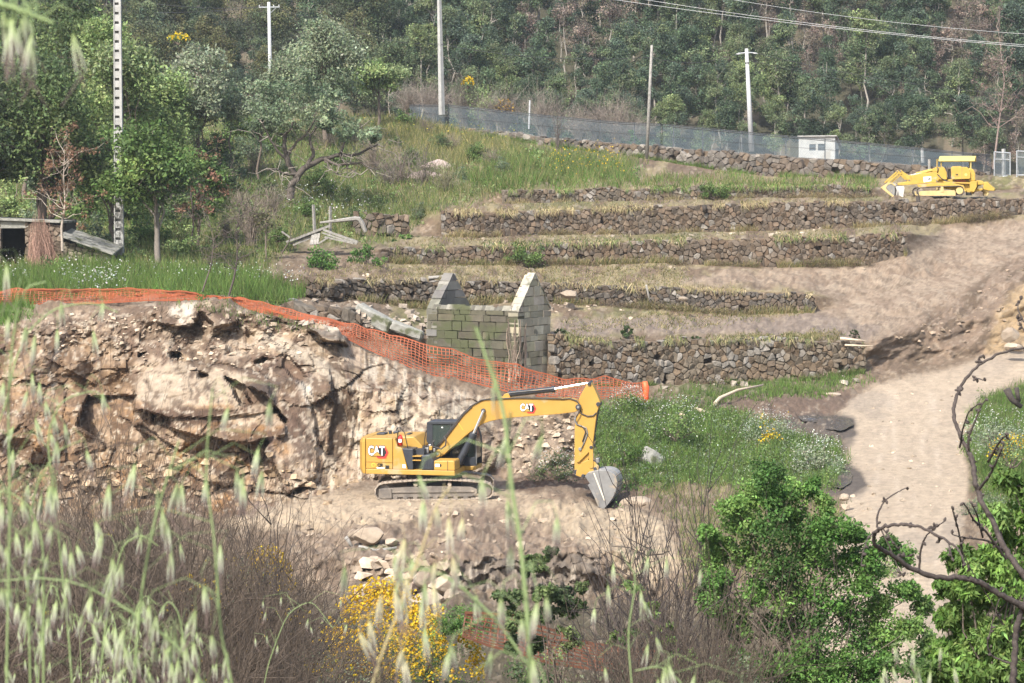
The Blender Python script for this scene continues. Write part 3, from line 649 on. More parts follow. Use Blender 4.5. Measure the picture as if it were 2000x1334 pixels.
boulder(850, 325, 159, 2.3, 1.6, 1.0, 25, 'pinkish grey boulder high on the grassy slope', mat('pink_rock', (.30, .22, .19), (.42, .34, .31), .9, 1.5, 7, bump=.08))
boulder(840, 352, 155, 3.0, 1.8, 1.6, 26, 'largest pinkish boulder on the grassy slope behind the twiggy shrubs', bpy.data.materials['pink_rock'])

# ------------------------------------------------------------------ orange safety netting
def netting(name, top, bot, dYf, label, tone, parts=True, step=.13, rows=11, seed=1):
    t = np.array(top, float); b = np.array(bot, float); px = np.linspace(t[0, 0], t[-1, 0], 700)
    Yb = dYf(px); T = at(px, np.interp(px, t[:, 0], t[:, 1]), Yb+.05); Bm = at(px, np.interp(px, b[:, 0], b[:, 1]), Yb-.1)
    s = np.concatenate([[0], np.cumsum(np.linalg.norm(np.diff(T, axis=0), axis=1))]); L = s[-1]
    ns = int(L/step*2); S = np.linspace(0, L, ns); ip = lambda A, q: np.stack([np.interp(q, s, A[:, i]) for i in range(3)], -1)
    def pt(q, f):
        p = ip(Bm, q)*(1-f)[:, None]+ip(T, q)*f[:, None]
        wob = (fbm(q*1.1, q*0+f*2.5, seed, 3)-.5); p[:, 1] += wob*.55*np.sin(np.pi*np.clip(f, .05, 1)*.9); p[:, 2] += (fbm(q*.9, q*0+f*1.5+9, seed+3, 3)-.5)*.28*(.3+f); p[:, 0] += (fbm(q*1.6, q*0+f*3, seed+7, 3)-.5)*.14
        return p
    o = empty(name, Vector(Bm[0]), label, 'safety netting'); nb = NB(); base = np.array(Bm[0])
    def ribbon(P, w, d):
        K = len(P); V = np.concatenate([P-d*w/2, P+d*w/2]); i = np.arange(K-1); nb.add(V-base, np.stack([i, i+1, K+i+1, K+i], -1), None, np.array(tone)*(.72+.5*np.tile(fbm(P[:, 0]*.9, P[:, 2]*3, 17, 3), 2))[:, None])
    for r in range(rows+1):
        f = np.full(ns, r/rows); ribbon(pt(S, f), .034 if 0 < r < rows else .06, np.array((0, 0, 1.)))
    for q in np.arange(0, L, step):
        f = np.linspace(0, 1, rows+1); ribbon(pt(np.full(rows+1, q)+ .05*(f-.5), f), .03, np.array((1., 0, 0)))
    nb.build('mesh', M['net'], o)
    return o, base
M['net'] = mat('orange_net', (.43, .115, .048), (.36, .11, .055), .5, .35, 3, vc=True, trans=.3)
ntop = [(-70,574),(0,570),(60,566),(110,562),(200,563),(290,562),(330,566),(450,579),(500,590),(560,604),(660,629),(690,634),(760,653),(830,674),(900,691),(1000,714),(1060,727),(1100,738),(1200,742),(1256,747)]
nbot = [(-70,600),(0,598),(100,594),(290,588),(400,586),(450,592),(480,604),(560,624),(650,648),(690,668),(760,700),(830,730),(900,741),(1000,768),(1100,778),(1256,786)]
netA, nbase = netting('safety_netting', ntop, nbot, lambda p: row(9, p)[1]-.35, 'long orange mesh safety netting strung along the top of the rock cut', (1, 1, 1), step=.17, rows=10)
bm_ = BM(); a = Vector(at(1259, 745, 103.7))-Vector(nbase); b = Vector(at(1263, 785, 103.7))-Vector(nbase)
bm_.path([a, a.lerp(b, .3)+Vector((.03, 0, 0)), a.lerp(b, .7)+Vector((-.02, 0, 0)), b], [.10, .15, .13, .12], 10)
bm_.build('end_roll', mat('orange_roll', (.85, .10, .035), (.8, .14, .05), .5, 6, 4), netA, smooth=True)
for px in (0, 110, 290, 450, 560, 690, 830, 1000, 1100, 1200):
    a = Vector(at(px, np.interp(px, *zip(*ntop))-1, row(9, px)[1]-.28))-Vector(nbase); b = Vector(at(px, np.interp(px, *zip(*nbot))+6, row(9, px)[1]-.28))-Vector(nbase)
    BM().cyl(a, b, .018, n=6).build('stake', mat('rusty_bar', (.10, .05, .03), (.18, .09, .05), .8, 9) if 'rusty_bar' not in bpy.data.materials else bpy.data.materials['rusty_bar'], netA)

# ------------------------------------------------------------------ poles, posts, fence, gate, hut, wires
M['conc'] = mat('weathered_concrete', (.26, .255, .24), (.40, .39, .37), .85, 2.5, 8, bump=.01)
M['white_conc'] = mat('pale_concrete', (.35, .35, .35), (.46, .46, .46), .8, 1.2, 7, bump=.008, bscale=10)
M['oldwood'] = mat('weathered_wood', (.15, .14, .125), (.32, .30, .27), .85, 7, 8, bump=.02)
M['shadec'] = mat('shaded_concrete', (.17, .165, .16), (.24, .235, .225), .9, 4)  # darker web colour paints in the thin shadows between the rungs
M['galv'] = mat('galvanised_steel', (.28, .29, .30), (.38, .40, .41), .5, 3, 4, metal=.4)
M['dark'] = mat('dark_iron', (.05, .05, .055), (.09, .09, .09), .6, 4, 4)
M['wire'] = mat('cable', (.03, .03, .035), (.05, .05, .05), .6)
M['alu'] = mat('bare_cable', (.50, .50, .50), (.6, .6, .6), .5)
def orient(o, ax):
    z = ax.normalized(); x = (Vector((1, 0, 0))-z*z.x).normalized(); o.rotation_euler = Matrix((x, z.cross(x), z)).transposed().to_euler()
def pole_axis(pt, pb, Y): b = Vector(at(*pb, Y)); t = Vector(at(*pt, Y)); return b, t-b
b, ax = pole_axis((229, -70), (233, 512), 120.5)
H = ax.length; lat = empty('lattice_pole', b, 'tall grey concrete ladder pole with stepped notches among the left oaks', 'utility pole')
orient(lat, ax)
def taper(z): return .24-.07*z/H
q = BM()
for x0, x1 in ((-1, -.72), (.40, 1.0)): q.loftx([[(x0*taper(z), -.13, z), (x1*taper(z), -.13, z), (x1*taper(z), .13, z), (x0*taper(z), .13, z)] for z in (0, H/2, H)])
q.build('shaft', M['conc'], lat, .012)
BM().loftx([[(-.72*taper(z), .05, z), (.40*taper(z), .05, z), (.40*taper(z), .09, z), (-.72*taper(z), .09, z)] for z in (0, H)]).build('web', M['shadec'], lat)
q = BM(); z = .3
while z < H-.3: q.box(-.72*taper(z)-.01, .40*taper(z)+.01, -.10, .11, z, z+.33); z += .46
q.build('rung', M['conc'], lat, .01)['kind'] = 'stuff'
def round_pole(name, pt, pb, Y, r0, r1, m, label, n=12, cat='utility pole'):
    b, ax = pole_axis(pt, pb, Y); o = empty(name, b, label, cat); orient(o, ax)
    BM().path([(0, 0, 0), (0, 0, ax.length*.5), (0, 0, ax.length)], [r0, (r0+r1)/2, r1], n).build('shaft', m, o, smooth=n > 6); return o, ax.length
o, h = round_pole('concrete_pole', (525, 4), (530, 240), 182, .17, .11, M['white_conc'], 'pale concrete pole with a crossarm rising out of the oaks')
BM().box(-.75, .8, -.05, .05, h-.42, h-.34).build('crossarm', M['galv'], o, .01)
for x in (-.7, .75, .35): BM().path([(x, 0, h-.34), (x, 0, h-.3), (x, 0, h-.2)], [.02, .05, .03], 8).build('insulator', M['white_conc'], o)
BM().path([(.1, 0, h-.8), (.55, 0, h-.42)], .02, 6).build('brace', M['galv'], o)
o, h = round_pole('concrete_pole', (857, -40), (863, 224), 184, .24, .15, M['conc'], 'thick grey square concrete pole standing at the top of the grassy slope', 4)
o, h = round_pole('wooden_pole', (1273, 88), (1263, 310), 168.6, .13, .085, M['oldwood'], 'slim leaning wooden pole set against the boundary wall')
BM().path([(.0, -.1, h-.5), (.12, -.1, h-.75), (.16, -.1, h-.95)], .015, 6).build('hook', M['dark'], o)
o, h = round_pole('concrete_pole', (1458, 95), (1468, 296), 170.5, .20, .115, M['white_conc'], 'bright white pole with two lamp arms behind the boundary wall')
for sx in (-1, 1):
    arm = BM().path([(0, 0, h-.28), (sx*.35, 0, h-.30), (sx*.6, 0, h-(.36 if sx > 0 else .3))], [.05, .045, .05], 8).build('lamp_arm', M['galv'], o)
    BM().loftx([[(sx*(.45+i*.1), y*w, h-.34+z*w-(i*.012 if sx > 0 else 0)) for y, z in ((-1, -.3), (1, -.3), (1, .5), (-1, .5))] for i, w in ((0, .08), (1, .12), (2, .10), (3, .05))]).build('lamp_head', M['white_conc'], arm)
BM().cyl((0, 0, h-1.02), (0, 0, h-.95), .155, n=12).build('clamp', M['dark'], o)
def post(px, pt, pb, Y, r, m, label, name='fence_post', group=None, n=8):
    a = Vector(at(px[0], pt, Y)); b = Vector(at(px[1], pb, Y)); o = BM().path([Vector(), (a-b)*.5, a-b, (a-b)*1.005], [r, r*.95, r*.9, r*.5], n).build(name, m, loc=b); return tagg(o, label, 'post', group)
post((1035, 1033), 196, 252, 182, .07, M['white_conc'], 'short pale post on the boundary wall left of the dead snag')
post((1801, 1802), 289, 318, 161.5, .11, M['conc'], 'stubby concrete post at the wall left of the loader canopy', n=4)
post((1815, 1815), 311, 338, 159.6, .10, M['oldwood'], 'short broken wooden post in front of the boundary wall by the loader', 'wooden_post')
# chain-link fence on the wall
ft = [(800,205),(880,205),(1034,222),(1200,238),(1300,243),(1500,262),(1700,280),(1860,296),(1936,303)]
def net_mat(name, c, cell, width, a0):
    m = bpy.data.materials.new(name); m.use_nodes = True; nt = m.node_tree; L = nt.links; p = nt.nodes['Principled BSDF']; p.inputs['Base Color'].default_value = (*c, 1); p.inputs['Roughness'].default_value = .6
    tc, sx, w1, w2, mx, ms, tr = lay(nt, 'TexCoord', 'SeparateXYZ', 'Math', 'Math', 'Math', 'MixShader', 'BsdfTransparent')
    outs = []
    L.new(tc.outputs['Object'], sx.inputs[0])
    for op in ('ADD', 'SUBTRACT'):
        a, b_, c_ = lay(nt, 'Math', 'Math', 'Math'); a.operation = op; L.new(sx.outputs['X'], a.inputs[0]); L.new(sx.outputs['Z'], a.inputs[1])
        b_.operation = 'PINGPONG'; L.new(a.outputs[0], b_.inputs[0]); b_.inputs[1].default_value = cell
        c_.operation = 'LESS_THAN'; L.new(b_.outputs[0], c_.inputs[0]); c_.inputs[1].default_value = width; outs.append(c_.outputs[0])
    mx.operation = 'MAXIMUM'; L.new(outs[0], mx.inputs[0]); L.new(outs[1], mx.inputs[1])
    L.new(mx.outputs[0], ms.inputs[0]); L.new(tr.outputs[0], ms.inputs[1]); L.new(p.outputs[0], ms.inputs[2]); L.new(ms.outputs[0], nt.nodes['Material Output'].inputs[0]); return m
M['chain'] = net_mat('chain_link', (.13, .17, .20), .05, .0085, 0)
px = np.linspace(800, 1936, 120); Yf = row(21, px)[1]+.12; base = at(px[0], row(22, px[0])[0], Yf[0])
Tf = at(px, np.interp(px, *zip(*ft)), Yf)-base; Bf = at(px, row(22, px)[0]+2, Yf)-base
fence = empty('wire_fence', Vector(base), 'long chain link fence on thin dark posts along the boundary wall', 'fence')
nb = NB(); k = np.arange(119); nb.add(np.concatenate([Bf, Tf]), np.stack([k, k+1, 120+k+1, 120+k], -1)); nb.build('netting', M['chain'], fence)
nb = NB()
for f in (1.0, .93, .5): nb.tube(Bf*(1-f)+Tf*f+np.array((0, -.03, 0)), .022 if f > .6 else .01, 4)
nb.build('strand', M['dark'], fence)
for p in (820, 874, 938, 1014, 1093, 1176, 1238, 1317, 1371, 1449, 1535, 1611, 1700, 1780, 1858, 1930):
    i = int(np.argmin(np.abs(px-p))); BM().cyl(Vector(Bf[i])-Vector((0, -.04, .15)), Vector(Tf[i])+Vector((0, .04, .06)), .035, n=6).build('post', M['dark'], fence)
# gate of pipe and mesh
def gate(p0, p1, t0, t1, b0, b1, Y, label, mids):
    base = Vector(at(p0, b0, Y)); o = empty('mesh_gate', base, label, 'gate', 'pipe gates at the track'); P = lambda x, y: Vector(at(x, y, Y))-base
    q = BM()
    for a, b in (((p0, b0+3), (p0, t0)), ((p1, b1+3), (p1, t1)), ((p0, t0+1), (p1, t1+1)), ((p0, b0-3), (p1, b1-3))): q.cyl(P(*a), P(*b), .045, n=8)
    q.build('frame', M['galv'], o)
    for m in mids: BM().cyl(P(p0, t0+m*(b0-t0)), P(p1, t1+m*(b1-t1)), .03, n=8).build('rail', M['galv'], o)
    nb = NB(); nb.add([P(p0, b0-3), P(p1, b1-3), P(p1, t1+1), P(p0, t0+1)], [(0, 1, 2, 3)]); nb.build('netting', M['chain'], o)
gate(1942, 1973, 296, 298, 349, 347, 160.3, 'left pipe and mesh gate leaf next to the concrete gate post', (.28,))
gate(1986, 2040, 294, 297, 345, 346, 160.0, 'right pipe and mesh gate leaf cut by the picture edge', (.25,))
post((1960, 1961), 291, 349, 160.8, .14, M['conc'], 'square concrete gate post behind the pipe gate', 'gate_post', n=4)
# small block hut beyond the wall
base = Vector(at(1560, 312, 174)); hut = empty('block_hut', base, 'small white block hut with two window openings beyond the wire fence', 'hut')
w = 70*174/F; h0 = 44*174/F; R1 = (.72, 3.3)
def quadbox(P, Q, z0, zP, zQ, th, name, m, holes=()):
    d = Vector((Q[0]-P[0], Q[1]-P[1], 0)); L = d.length; d.normalize(); n = Vector((d.y, -d.x, 0)); q = BM()
    xs = sorted({0, L, *[v for hole in holes for v in hole[:2]]}); zs = sorted({v for hole in holes for v in hole[2:]})
    for a, b in zip(xs, xs[1:]):
        hole = [hh for hh in holes if hh[0] <= a+1e-6 and hh[1] >= b-1e-6]
        za = zP+(zQ-zP)*a/L; zb_ = zP+(zQ-zP)*b/L
        for lo, hi in ([((z0, z0), (hole[0][2], hole[0][2])), ((hole[0][3], hole[0][3]), (za, zb_))] if hole else [((z0, z0), (za, zb_))]):
            F_ = [Vector(P)+d*a+Vector((0, 0, lo[0])), Vector(P)+d*b+Vector((0, 0, lo[1])), Vector(P)+d*b+Vector((0, 0, hi[1])), Vector(P)+d*a+Vector((0, 0, hi[0]))]
            q.loftx([[v for v in F_], [v-n*th for v in F_]])
    return q.build(name, m, hut)
M['block'] = mat('white_block_wall', (.34, .34, .32), (.47, .47, .45), .9, 1.4, 8, bump=.02, bscale=6, spots=((.36, .34, .30), .8, .58))
M['pane'] = mat('dusty_glass', (.06, .075, .09), (.12, .14, .16), .25, 2, spec=.5)
quadbox((0, 0, -.5), (w, -.15, -.5), 0, h0+.5, h0+.55, .15, 'front_wall', M['block'], ((.74, 1.2, 1.15, 1.6), (1.36, 1.84, 1.15, 1.62)))
quadbox((w, -.15, -.5), (w+R1[0], R1[1], -.5), 0, h0+.5, h0-.1, .15, 'side_wall', M['block'], ((.9, 1.4, .5, 1.3), (2.0, 2.5, .4, 1.1)))
quadbox((R1[0], R1[1], -.5), (0, 0, -.5), 0, h0-.1, h0+.5, .15, 'side_wall', M['block'])
BM().loftx([[(-.12, -.15, h0+.02), (w+.1, -.3, h0+.05), (w+R1[0]+.25, R1[1]+.2, h0-.55), (R1[0]-.2, R1[1]+.2, h0-.55)], [(-.12, -.15, h0+.1), (w+.1, -.3, h0+.13), (w+R1[0]+.25, R1[1]+.2, h0-.47), (R1[0]-.2, R1[1]+.2, h0-.47)]]).build('roof', M['conc'], hut)
for a, b in ((.74, 1.2), (1.36, 1.84)): wf = BM().box(a, b, .0, .04, .62, 1.12).build('window', M['pane'], hut); BM().box(a, b, -.05, .05, .84, .88).build('sash', M['dark'], wf)
for a in (1.1, 2.2): BM().box(w+R1[0]*a/3.4-.06, w+R1[0]*a/3.4+.06, R1[1]*a/3.4-.25, R1[1]*a/3.4+.25, -.1, .8).build('window', M['pane'], hut)
# overhead wires
def wire(pts, sag, r, m, label, group='overhead wires'):
    nb = NB(); K = [np.array(at(*p)) for p in pts]; P = []
    for a, b in zip(K, K[1:]):
        f = np.linspace(0, 1, 24)[:, None]; p = a*(1-f)+b*f; p[:, 2] -= (sag*4*f*(1-f))[:, 0]; P.append(p)
    P = np.concatenate(P); nb.tube(P[np.concatenate([[True], np.linalg.norm(np.diff(P, axis=0), axis=1) > 1e-6])], r, 4)
    return tagg(nb.build('wire', m), label, 'wire', group)
wire([(1180, -14, 150), (2060, 92, 150)], .35, .012, M['alu'], 'upper of two bright wires crossing the wood at the top right', 'bright overhead wires')
wire([(1150, -8, 150.5), (2060, 96, 150.5)], .25, .012, M['alu'], 'lower of two close bright wires over the wood at the top right', 'bright overhead wires')
wire([(1400, -6, 150), (2060, 70, 150)], .3, .010, M['alu'], 'topmost bright wire in the upper right corner', 'bright overhead wires')
wire([(640, 40, 180), (859, 86, 184), (1272, 112, 168.6), (1445, 104, 170.5)], .5, .016, M['wire'], 'dark wire from the thick pole past the slim wooden pole to the white pole')
wire([(1478, 104, 170.5), (2060, 190, 165)], .5, .016, M['wire'], 'dark wire running from the white pole to the right edge')
wire([(1465, 118, 170.5), (2060, 200, 165)], .5, .010, M['wire'], 'thin lower wire from the clamp of the white pole to the right edge')
wire([(310, 8, 190), (511, 13, 182)], .2, .018, M['wire'], 'dark wire left of the crossarm of the pole in the oaks')
wire([(300, 25, 190), (512, 14, 182)], .1, .018, M['wire'], 'lower dark wire left of the crossarm of the pole in the oaks')
wire([(543, 17, 182), (640, 40, 180)], .1, .016, M['wire'], 'short dark wire right of the crossarm of the pole in the oaks')

# ------------------------------------------------------------------ collapsed timber on the bank
YP = 124.6
def plank(p0, p1, d0, d1, w, t, label, name='plank', m=None):
    a = Vector(at(*p0, YP+d0)); b = Vector(at(*p1, YP+d1)); x = (b-a).normalized(); y = Vector((0, 0, 1)).cross(x).normalized(); z = x.cross(y); L = (b-a).length; rng = random.Random(hash(p0) % 1000)
    q = BM(); n = 6; rr = []
    for i in range(n+1):
        s = L*i/n; j = .012; ww = w*(1+rng.uniform(-.12, .12)); rr.append([(s, -ww/2, -t/2+rng.uniform(-j, j)), (s, ww/2, -t/2), (s, ww/2, t/2+rng.uniform(-j, j)), (s, -ww/2, t/2)])
    o = q.loftx(rr).build(name, m or M['oldwood']); o.matrix_world = Matrix.Translation(a) @ Matrix((x, y, z)).transposed().to_4x4()
    return tagg(o, label, 'plank', 'collapsed timber')
for k, (a, b, d0, d1, w, t, lab) in enumerate((
    ((559, 473), (644, 441), 0, .2, .30, .10, 'long pale plank leaning up to the right, topmost of the pile'),
    ((566, 476), (630, 449), .4, .5, .34, .10, 'grey plank directly under the topmost leaning one'),
    ((572, 479), (624, 456), .1, .3, .26, .09, 'dark lower plank under the two leaning ones'),
    ((632, 449), (699, 473), 0, -.2, .26, .10, 'pale plank sloping down right from the top of the pile'),
    ((630, 455), (697, 476), -.2, -.3, .22, .08, 'middle plank of those sloping down right'),
    ((634, 463), (690, 475), -.4, -.4, .26, .08, 'lowest plank of those sloping down right'),
    ((622, 476), (642, 463), -.5, -.5, .2, .08, 'short plank propped under the right slope of the pile'),
    ((608, 478), (612, 459), -.3, 0, .16, .06, 'leftmost upright batten under the pile'),
    ((614, 478), (617, 457), -.3, 0, .14, .06, 'middle upright batten under the pile'),
    ((619, 477), (623, 456), -.3, 0, .14, .06, 'rightmost upright batten under the pile'),
    ((550, 452), (566, 464), .3, .3, .10, .07, 'thin pale stick poking out left of the pile'))): plank(a, b, d0, d1, w, t, lab)
post((612, 615), 400, 462, YP+1.2, .09, M['oldwood'], 'taller left post standing behind the collapsed timber', 'wooden_post', n=4)
post((645, 645), 403, 460, YP+1.4, .08, M['oldwood'], 'right post with a curled strip behind the collapsed timber', 'wooden_post', n=4)
P = [Vector(at(x, y, YP+1.0)) for x, y in ((625, 435), (660, 431), (694, 427), (701, 428), (707, 436), (714, 453))]
tagg(BM().path([p-P[0] for p in P], [.05, .09, .12, .14, .13, .10], 6).build('bent_beam', M['oldwood'], loc=P[0]), 'grey beam bent like an elbow right of the posts', 'beam', 'collapsed timber')
def log(pts, Y, r0, r1, label, m=None, name='cut_branch', group='cut branches'):
    P = [Vector(at(x, y, Y if np.isscalar(Y) else Y[i])) for i, (x, y) in enumerate(pts)]; n = len(P)
    o = BM().path([p-P[0] for p in P], [r0+(r1-r0)*i/(n-1) for i in range(n)], 7).build(name, m or M['barkw'], loc=P[0], smooth=True); return tagg(o, label, 'branch', group)
M['barkw'] = mat('stripped_branch', (.38, .29, .20), (.55, .45, .34), .85, 8, 5)
M['barkd'] = mat('charred_wood', (.03, .025, .022), (.08, .065, .055), .9, 8, 5, bump=.02)
log([(837, 543), (862, 541), (890, 537)], 118.6, .09, .07, 'pale log lying on the low wall above the left gable', M['oldwood'])
log([(719, 534), (716, 555), (720, 574)], 117, .09, .06, 'pale forked stake standing in the low wall left of the ruin')
log([(708, 537), (716, 546)], 117, .05, .05, 'short stub leaning on the forked stake')
log([(1381, 806), (1405, 778), (1440, 762), (1490, 752)], [103, 104, 106, 107], .10, .04, 'long pale bent branch lying in the weeds under the lowest wall')
log([(1400, 818), (1370, 803), (1356, 798)], 102.5, .14, .08, 'thick pale split branch at the weed edge')
log([(1328, 806), (1345, 825), (1358, 842)], 100.5, .11, .05, 'pale stick slanting down into the weeds')
log([(1641, 661), (1690, 666)], 113.6, .08, .04, 'dark branch end on the slope right of the lowest wall, upper one')
log([(1650, 674), (1705, 676)], 113.2, .05, .03, 'thin branch on the slope right of the lowest wall, lower one')
log([(1262, 556), (1266, 575), (1270, 590)], 119.5, .05, .04, 'small upright stake in front of the low wall', M['oldwood'])
log([(700, 1068), (735, 1076), (775, 1070)], 79.6, .07, .05, 'grey log lying under the big tan boulder', M['oldwood'])
log([(675, 1048), (690, 1072)], 80.3, .07, .05, 'short grey log left of the big tan boulder', M['oldwood'])
log([(1375, 400), (1377, 414)], 141, .14, .12, 'charred stump post on the longest terrace wall', M['barkd'], 'stump')
log([(1793, 384), (1794, 407)], 146.2, .13, .11, 'black charred post on the wall below the loader', M['barkd'], 'stump')
log([(1966, 760), (1976, 780), (1995, 795)], 98, .16, .10, 'black forked stump in the weeds at the right edge', M['barkd'], 'stump')
log([(1985, 757), (1990, 785)], 98, .10, .08, 'second black stump in the weeds at the right edge', M['barkd'], 'stump')

# ------------------------------------------------------------------ stone shed at the left
SY = 118.5; sb = Vector(at(-60, 566, SY)); shed = empty('stone_shed', sb, 'low stone shed with a black doorway and sloping slab roof under the left oaks', 'shed')
def sp(px, py, d=0): p = at(px, py, SY+d)-np.array(sb); return p
def rubble(name, px0, px1, t0, t1, pyb, seed, tone, d=0, hole=None):
    a = sp(px0, pyb, d); b = sp(px1, pyb, d); L = b[0]-a[0]; nb = NB(); rng = random.Random(seed)
    h0, h1 = sp(px0, t0, d)[2]-a[2], sp(px1, t1, d)[2]-b[2]
    fr = lambda s, t, o: (a[0]+s, a[1]-o, a[2]+t)
    for poly in stones(L, lambda s: h0+(h1-h0)*s/L, .42, .26, .5, seed):
        put_stone(nb, poly, fr, .4, .05*rng.random()+.02, np.array(tone)*rng.uniform(.7, 1.3), rng)
    return nb.build(name, M['stone'], shed)
rubble('wall', -60, 3, 430, 430, 566, 31, (.22, .18, .14)); rubble('wall', 50, 124, 432, 440, 566, 32, (.24, .19, .145)); rubble('wall', 124, 218, 470, 502, 566, 33, (.33, .29, .22), -.6)
a = sp(-2, 436); b = sp(55, 446); BM().box(a[0], b[0], -.02, .4, b[2], a[2]+.1).build('lintel', M['slab'], shed, .02)
a = sp(116, 462, -1.0); b = sp(222, 499, -1.0)
BM().loftx([[(a[0], a[1]-.1, a[2]), (b[0], b[1]-.1, b[2]), (b[0], b[1]+3, b[2]+.3), (a[0], a[1]+3, a[2]+.3)], [(a[0], a[1]-.1, a[2]+.09), (b[0], b[1]-.1, b[2]+.09), (b[0], b[1]+3, b[2]+.39), (a[0], a[1]+3, a[2]+.39)]]).build('roof', M['slab'], shed, .02)
a = sp(-62, 428); b = sp(126, 436)
BM().loftx([[(a[0], -.2, a[2]), (b[0], -.2, b[2]), (b[0], 3.4, b[2]), (a[0], 3.4, a[2])], [(a[0], -.2, a[2]+.12), (b[0], -.2, b[2]+.12), (b[0], 3.4, b[2]+.12), (a[0], 3.4, a[2]+.12)]]).build('roof', M['slab'], shed, .02)
q = BM(); q.box(a[0], b[0], 3.0, 3.2, -.3, a[2]-.02); q.box(a[0], a[0]+.2, .42, 2.98, -.3, a[2]-.02); q.box(b[0]-.2, b[0], .42, 2.98, -.3, b[2]-.02); q.build('back_wall', mat('shaded_wall', (.04, .035, .03), (.07, .06, .05), .95, 3), shed)  # inner walls near black: the unlit doorway is painted into their colour
# ------------------------------------------------------------------ machines
M['yellow'] = mat('yellow_paint', (.36, .205, .038), (.41, .24, .048), .48, 1.6, 6, spec=.4, bump=.002, bscale=12, spots=((.38, .275, .14), 1.3, .60))
M['yellow_old'] = mat('old_yellow_paint', (.36, .23, .034), (.43, .29, .055), .55, 2.5, 7, spec=.35, bump=.004, bscale=9, spots=((.42, .30, .17), 1.8, .63))
M['canopy'] = mat('faded_yellow_roof', (.48, .385, .11), (.54, .44, .15), .6, 2, 6)
M['black'] = mat('black_panel', (.022, .025, .032), (.038, .042, .05), .45, 3, 4, spec=.4)
M['steel'] = mat('worn_steel', (.17, .165, .16), (.26, .255, .245), .5, 2.5, 7, metal=.35, bump=.006, bscale=8, spots=((.36, .29, .21), 1.4, .6))
M['chrome'] = mat('chrome_rod', (.75, .76, .78), (.8, .8, .82), .22, 2, metal=.9)
M['track'] = mat('dusty_track', (.25, .205, .16), (.40, .33, .26), .85, 5, 7, bump=.012, spots=((.10, .09, .08), 4, .6))
M['tframe'] = mat('dusty_track_frame', (.10, .088, .078), (.22, .185, .15), .8, 3, 8, bump=.006, spots=((.34, .28, .21), 1.5, .57))
M['hose'] = mat('rubber_hose', (.035, .033, .032), (.07, .06, .055), .6, 8)
M['red'] = mat('red_paint', (.55, .035, .03), (.6, .05, .04), .4, 3)
M['white'] = mat('white_label', (.78, .78, .76), (.84, .84, .82), .55, 3)
M['ink'] = mat('black_ink', (.015, .015, .016), (.025, .025, .025), .55, 3)
M['orange'] = mat('orange_ink', (.75, .38, .05), None, .5)
def glass(name, c, alpha):
    m = mat(name, c, None, .08, spec=.6); m.node_tree.nodes['Principled BSDF'].inputs['Alpha'].default_value = alpha; return m
M['glass'] = glass('tinted_glass', (.045, .06, .055), .72)

class Frame:
    """turns pixels of an enlarged view of the photograph into the side plan of a machine (x, z in metres)"""
    def __init__(s, ox, oy, sc, yaw): s.ox, s.oy, s.sc, s.s, s.c = ox, oy, sc, math.sin(yaw), math.cos(yaw); s.yaw = yaw
    def p(s, cx, cy, y=0): return (((cx-s.ox)/s.sc - y*s.s)/s.c, (s.oy-cy)/s.sc)
    def poly(s, pts, y): return [s.p(a, b, y) for a, b in pts]
    def v(s, cx, cy, y=0): x, z = s.p(cx, cy, y); return (x, y, z)
def shoes(path, y0, y1, n, th, gro):
    """endless track: flat plates with a raised bar, set end to end round a closed outline (x, z)"""
    P = np.array(path+[path[0]], float); s = np.concatenate([[0], np.cumsum(np.linalg.norm(np.diff(P, axis=0), axis=1))]); q = BM()
    S = np.linspace(0, s[-1], n+1); X = np.interp(S, s, P[:, 0]); Z = np.interp(S, s, P[:, 1]); c = P[:-1].mean(0)
    for i in range(n):
        a = np.array((X[i], Z[i])); b = np.array((X[i+1], Z[i+1])); d = b-a; L = np.hypot(*d); d = d/L; nn = np.array((d[1], -d[0]))
        if np.dot(nn, (a+b)/2-c) < 0: nn = -nn
        w = lambda u, v: tuple(a+d*u*L+nn*v)
        q.prism([w(.03, -th), w(.97, -th), w(.97, 0), w(.78, 0), w(.72, gro), w(.62, gro), w(.58, 0), w(.03, 0)], y0, y1)
        q.prism([w(.1, -th*2.6), w(.9, -th*2.6), w(.9, -th), w(.1, -th)], y0+.17, y0+.25); q.prism([w(.1, -th*2.6), w(.9, -th*2.6), w(.9, -th), w(.1, -th)], y1-.25, y1-.17)
    return q
def arc(cx, cy, r, a0, a1, n): return [(cx+r*math.cos(math.radians(a0+(a1-a0)*i/n)), cy+r*math.sin(math.radians(a0+(a1-a0)*i/n))) for i in range(n+1)]
def text(name, s, size, m, loc, parent, off=0, rz=0, sx=1, shear=0, ext=.002):
    cu = bpy.data.curves.new(name, 'FONT'); cu.body = s; cu.size = size; cu.offset = off; cu.align_x = 'CENTER'; cu.align_y = 'CENTER'; cu.extrude = ext; cu.shear = shear; cu.resolution_u = 3
    t = bpy.data.objects.new('tmp_text', cu); COL.objects.link(t); dg = bpy.context.evaluated_depsgraph_get(); me = bpy.data.meshes.new_from_object(t.evaluated_get(dg)); bpy.data.objects.remove(t); bpy.data.curves.remove(cu)
    me.materials.clear(); me.materials.append(m); o = link(name, me, parent); o.location = loc; o.rotation_euler = (math.pi/2, 0, rz); o.scale = (sx, 1, 1); return o

YAW = math.radians(11)
EX = Frame(590, 915, 196, YAW); eo = at(690+590/3.704, 720+915/3.704, 90)
exc = empty('excavator', Vector(eo), 'large clean yellow tracked excavator parked on the bench below the rock cut, bucket lowered', 'excavator')
def U(o, sub=False):
    if not sub: o.rotation_euler.z = -YAW                # everything above the slew ring is swung a little towards the viewer
    return o
E0_ = Frame(590, 915, 196, 0)
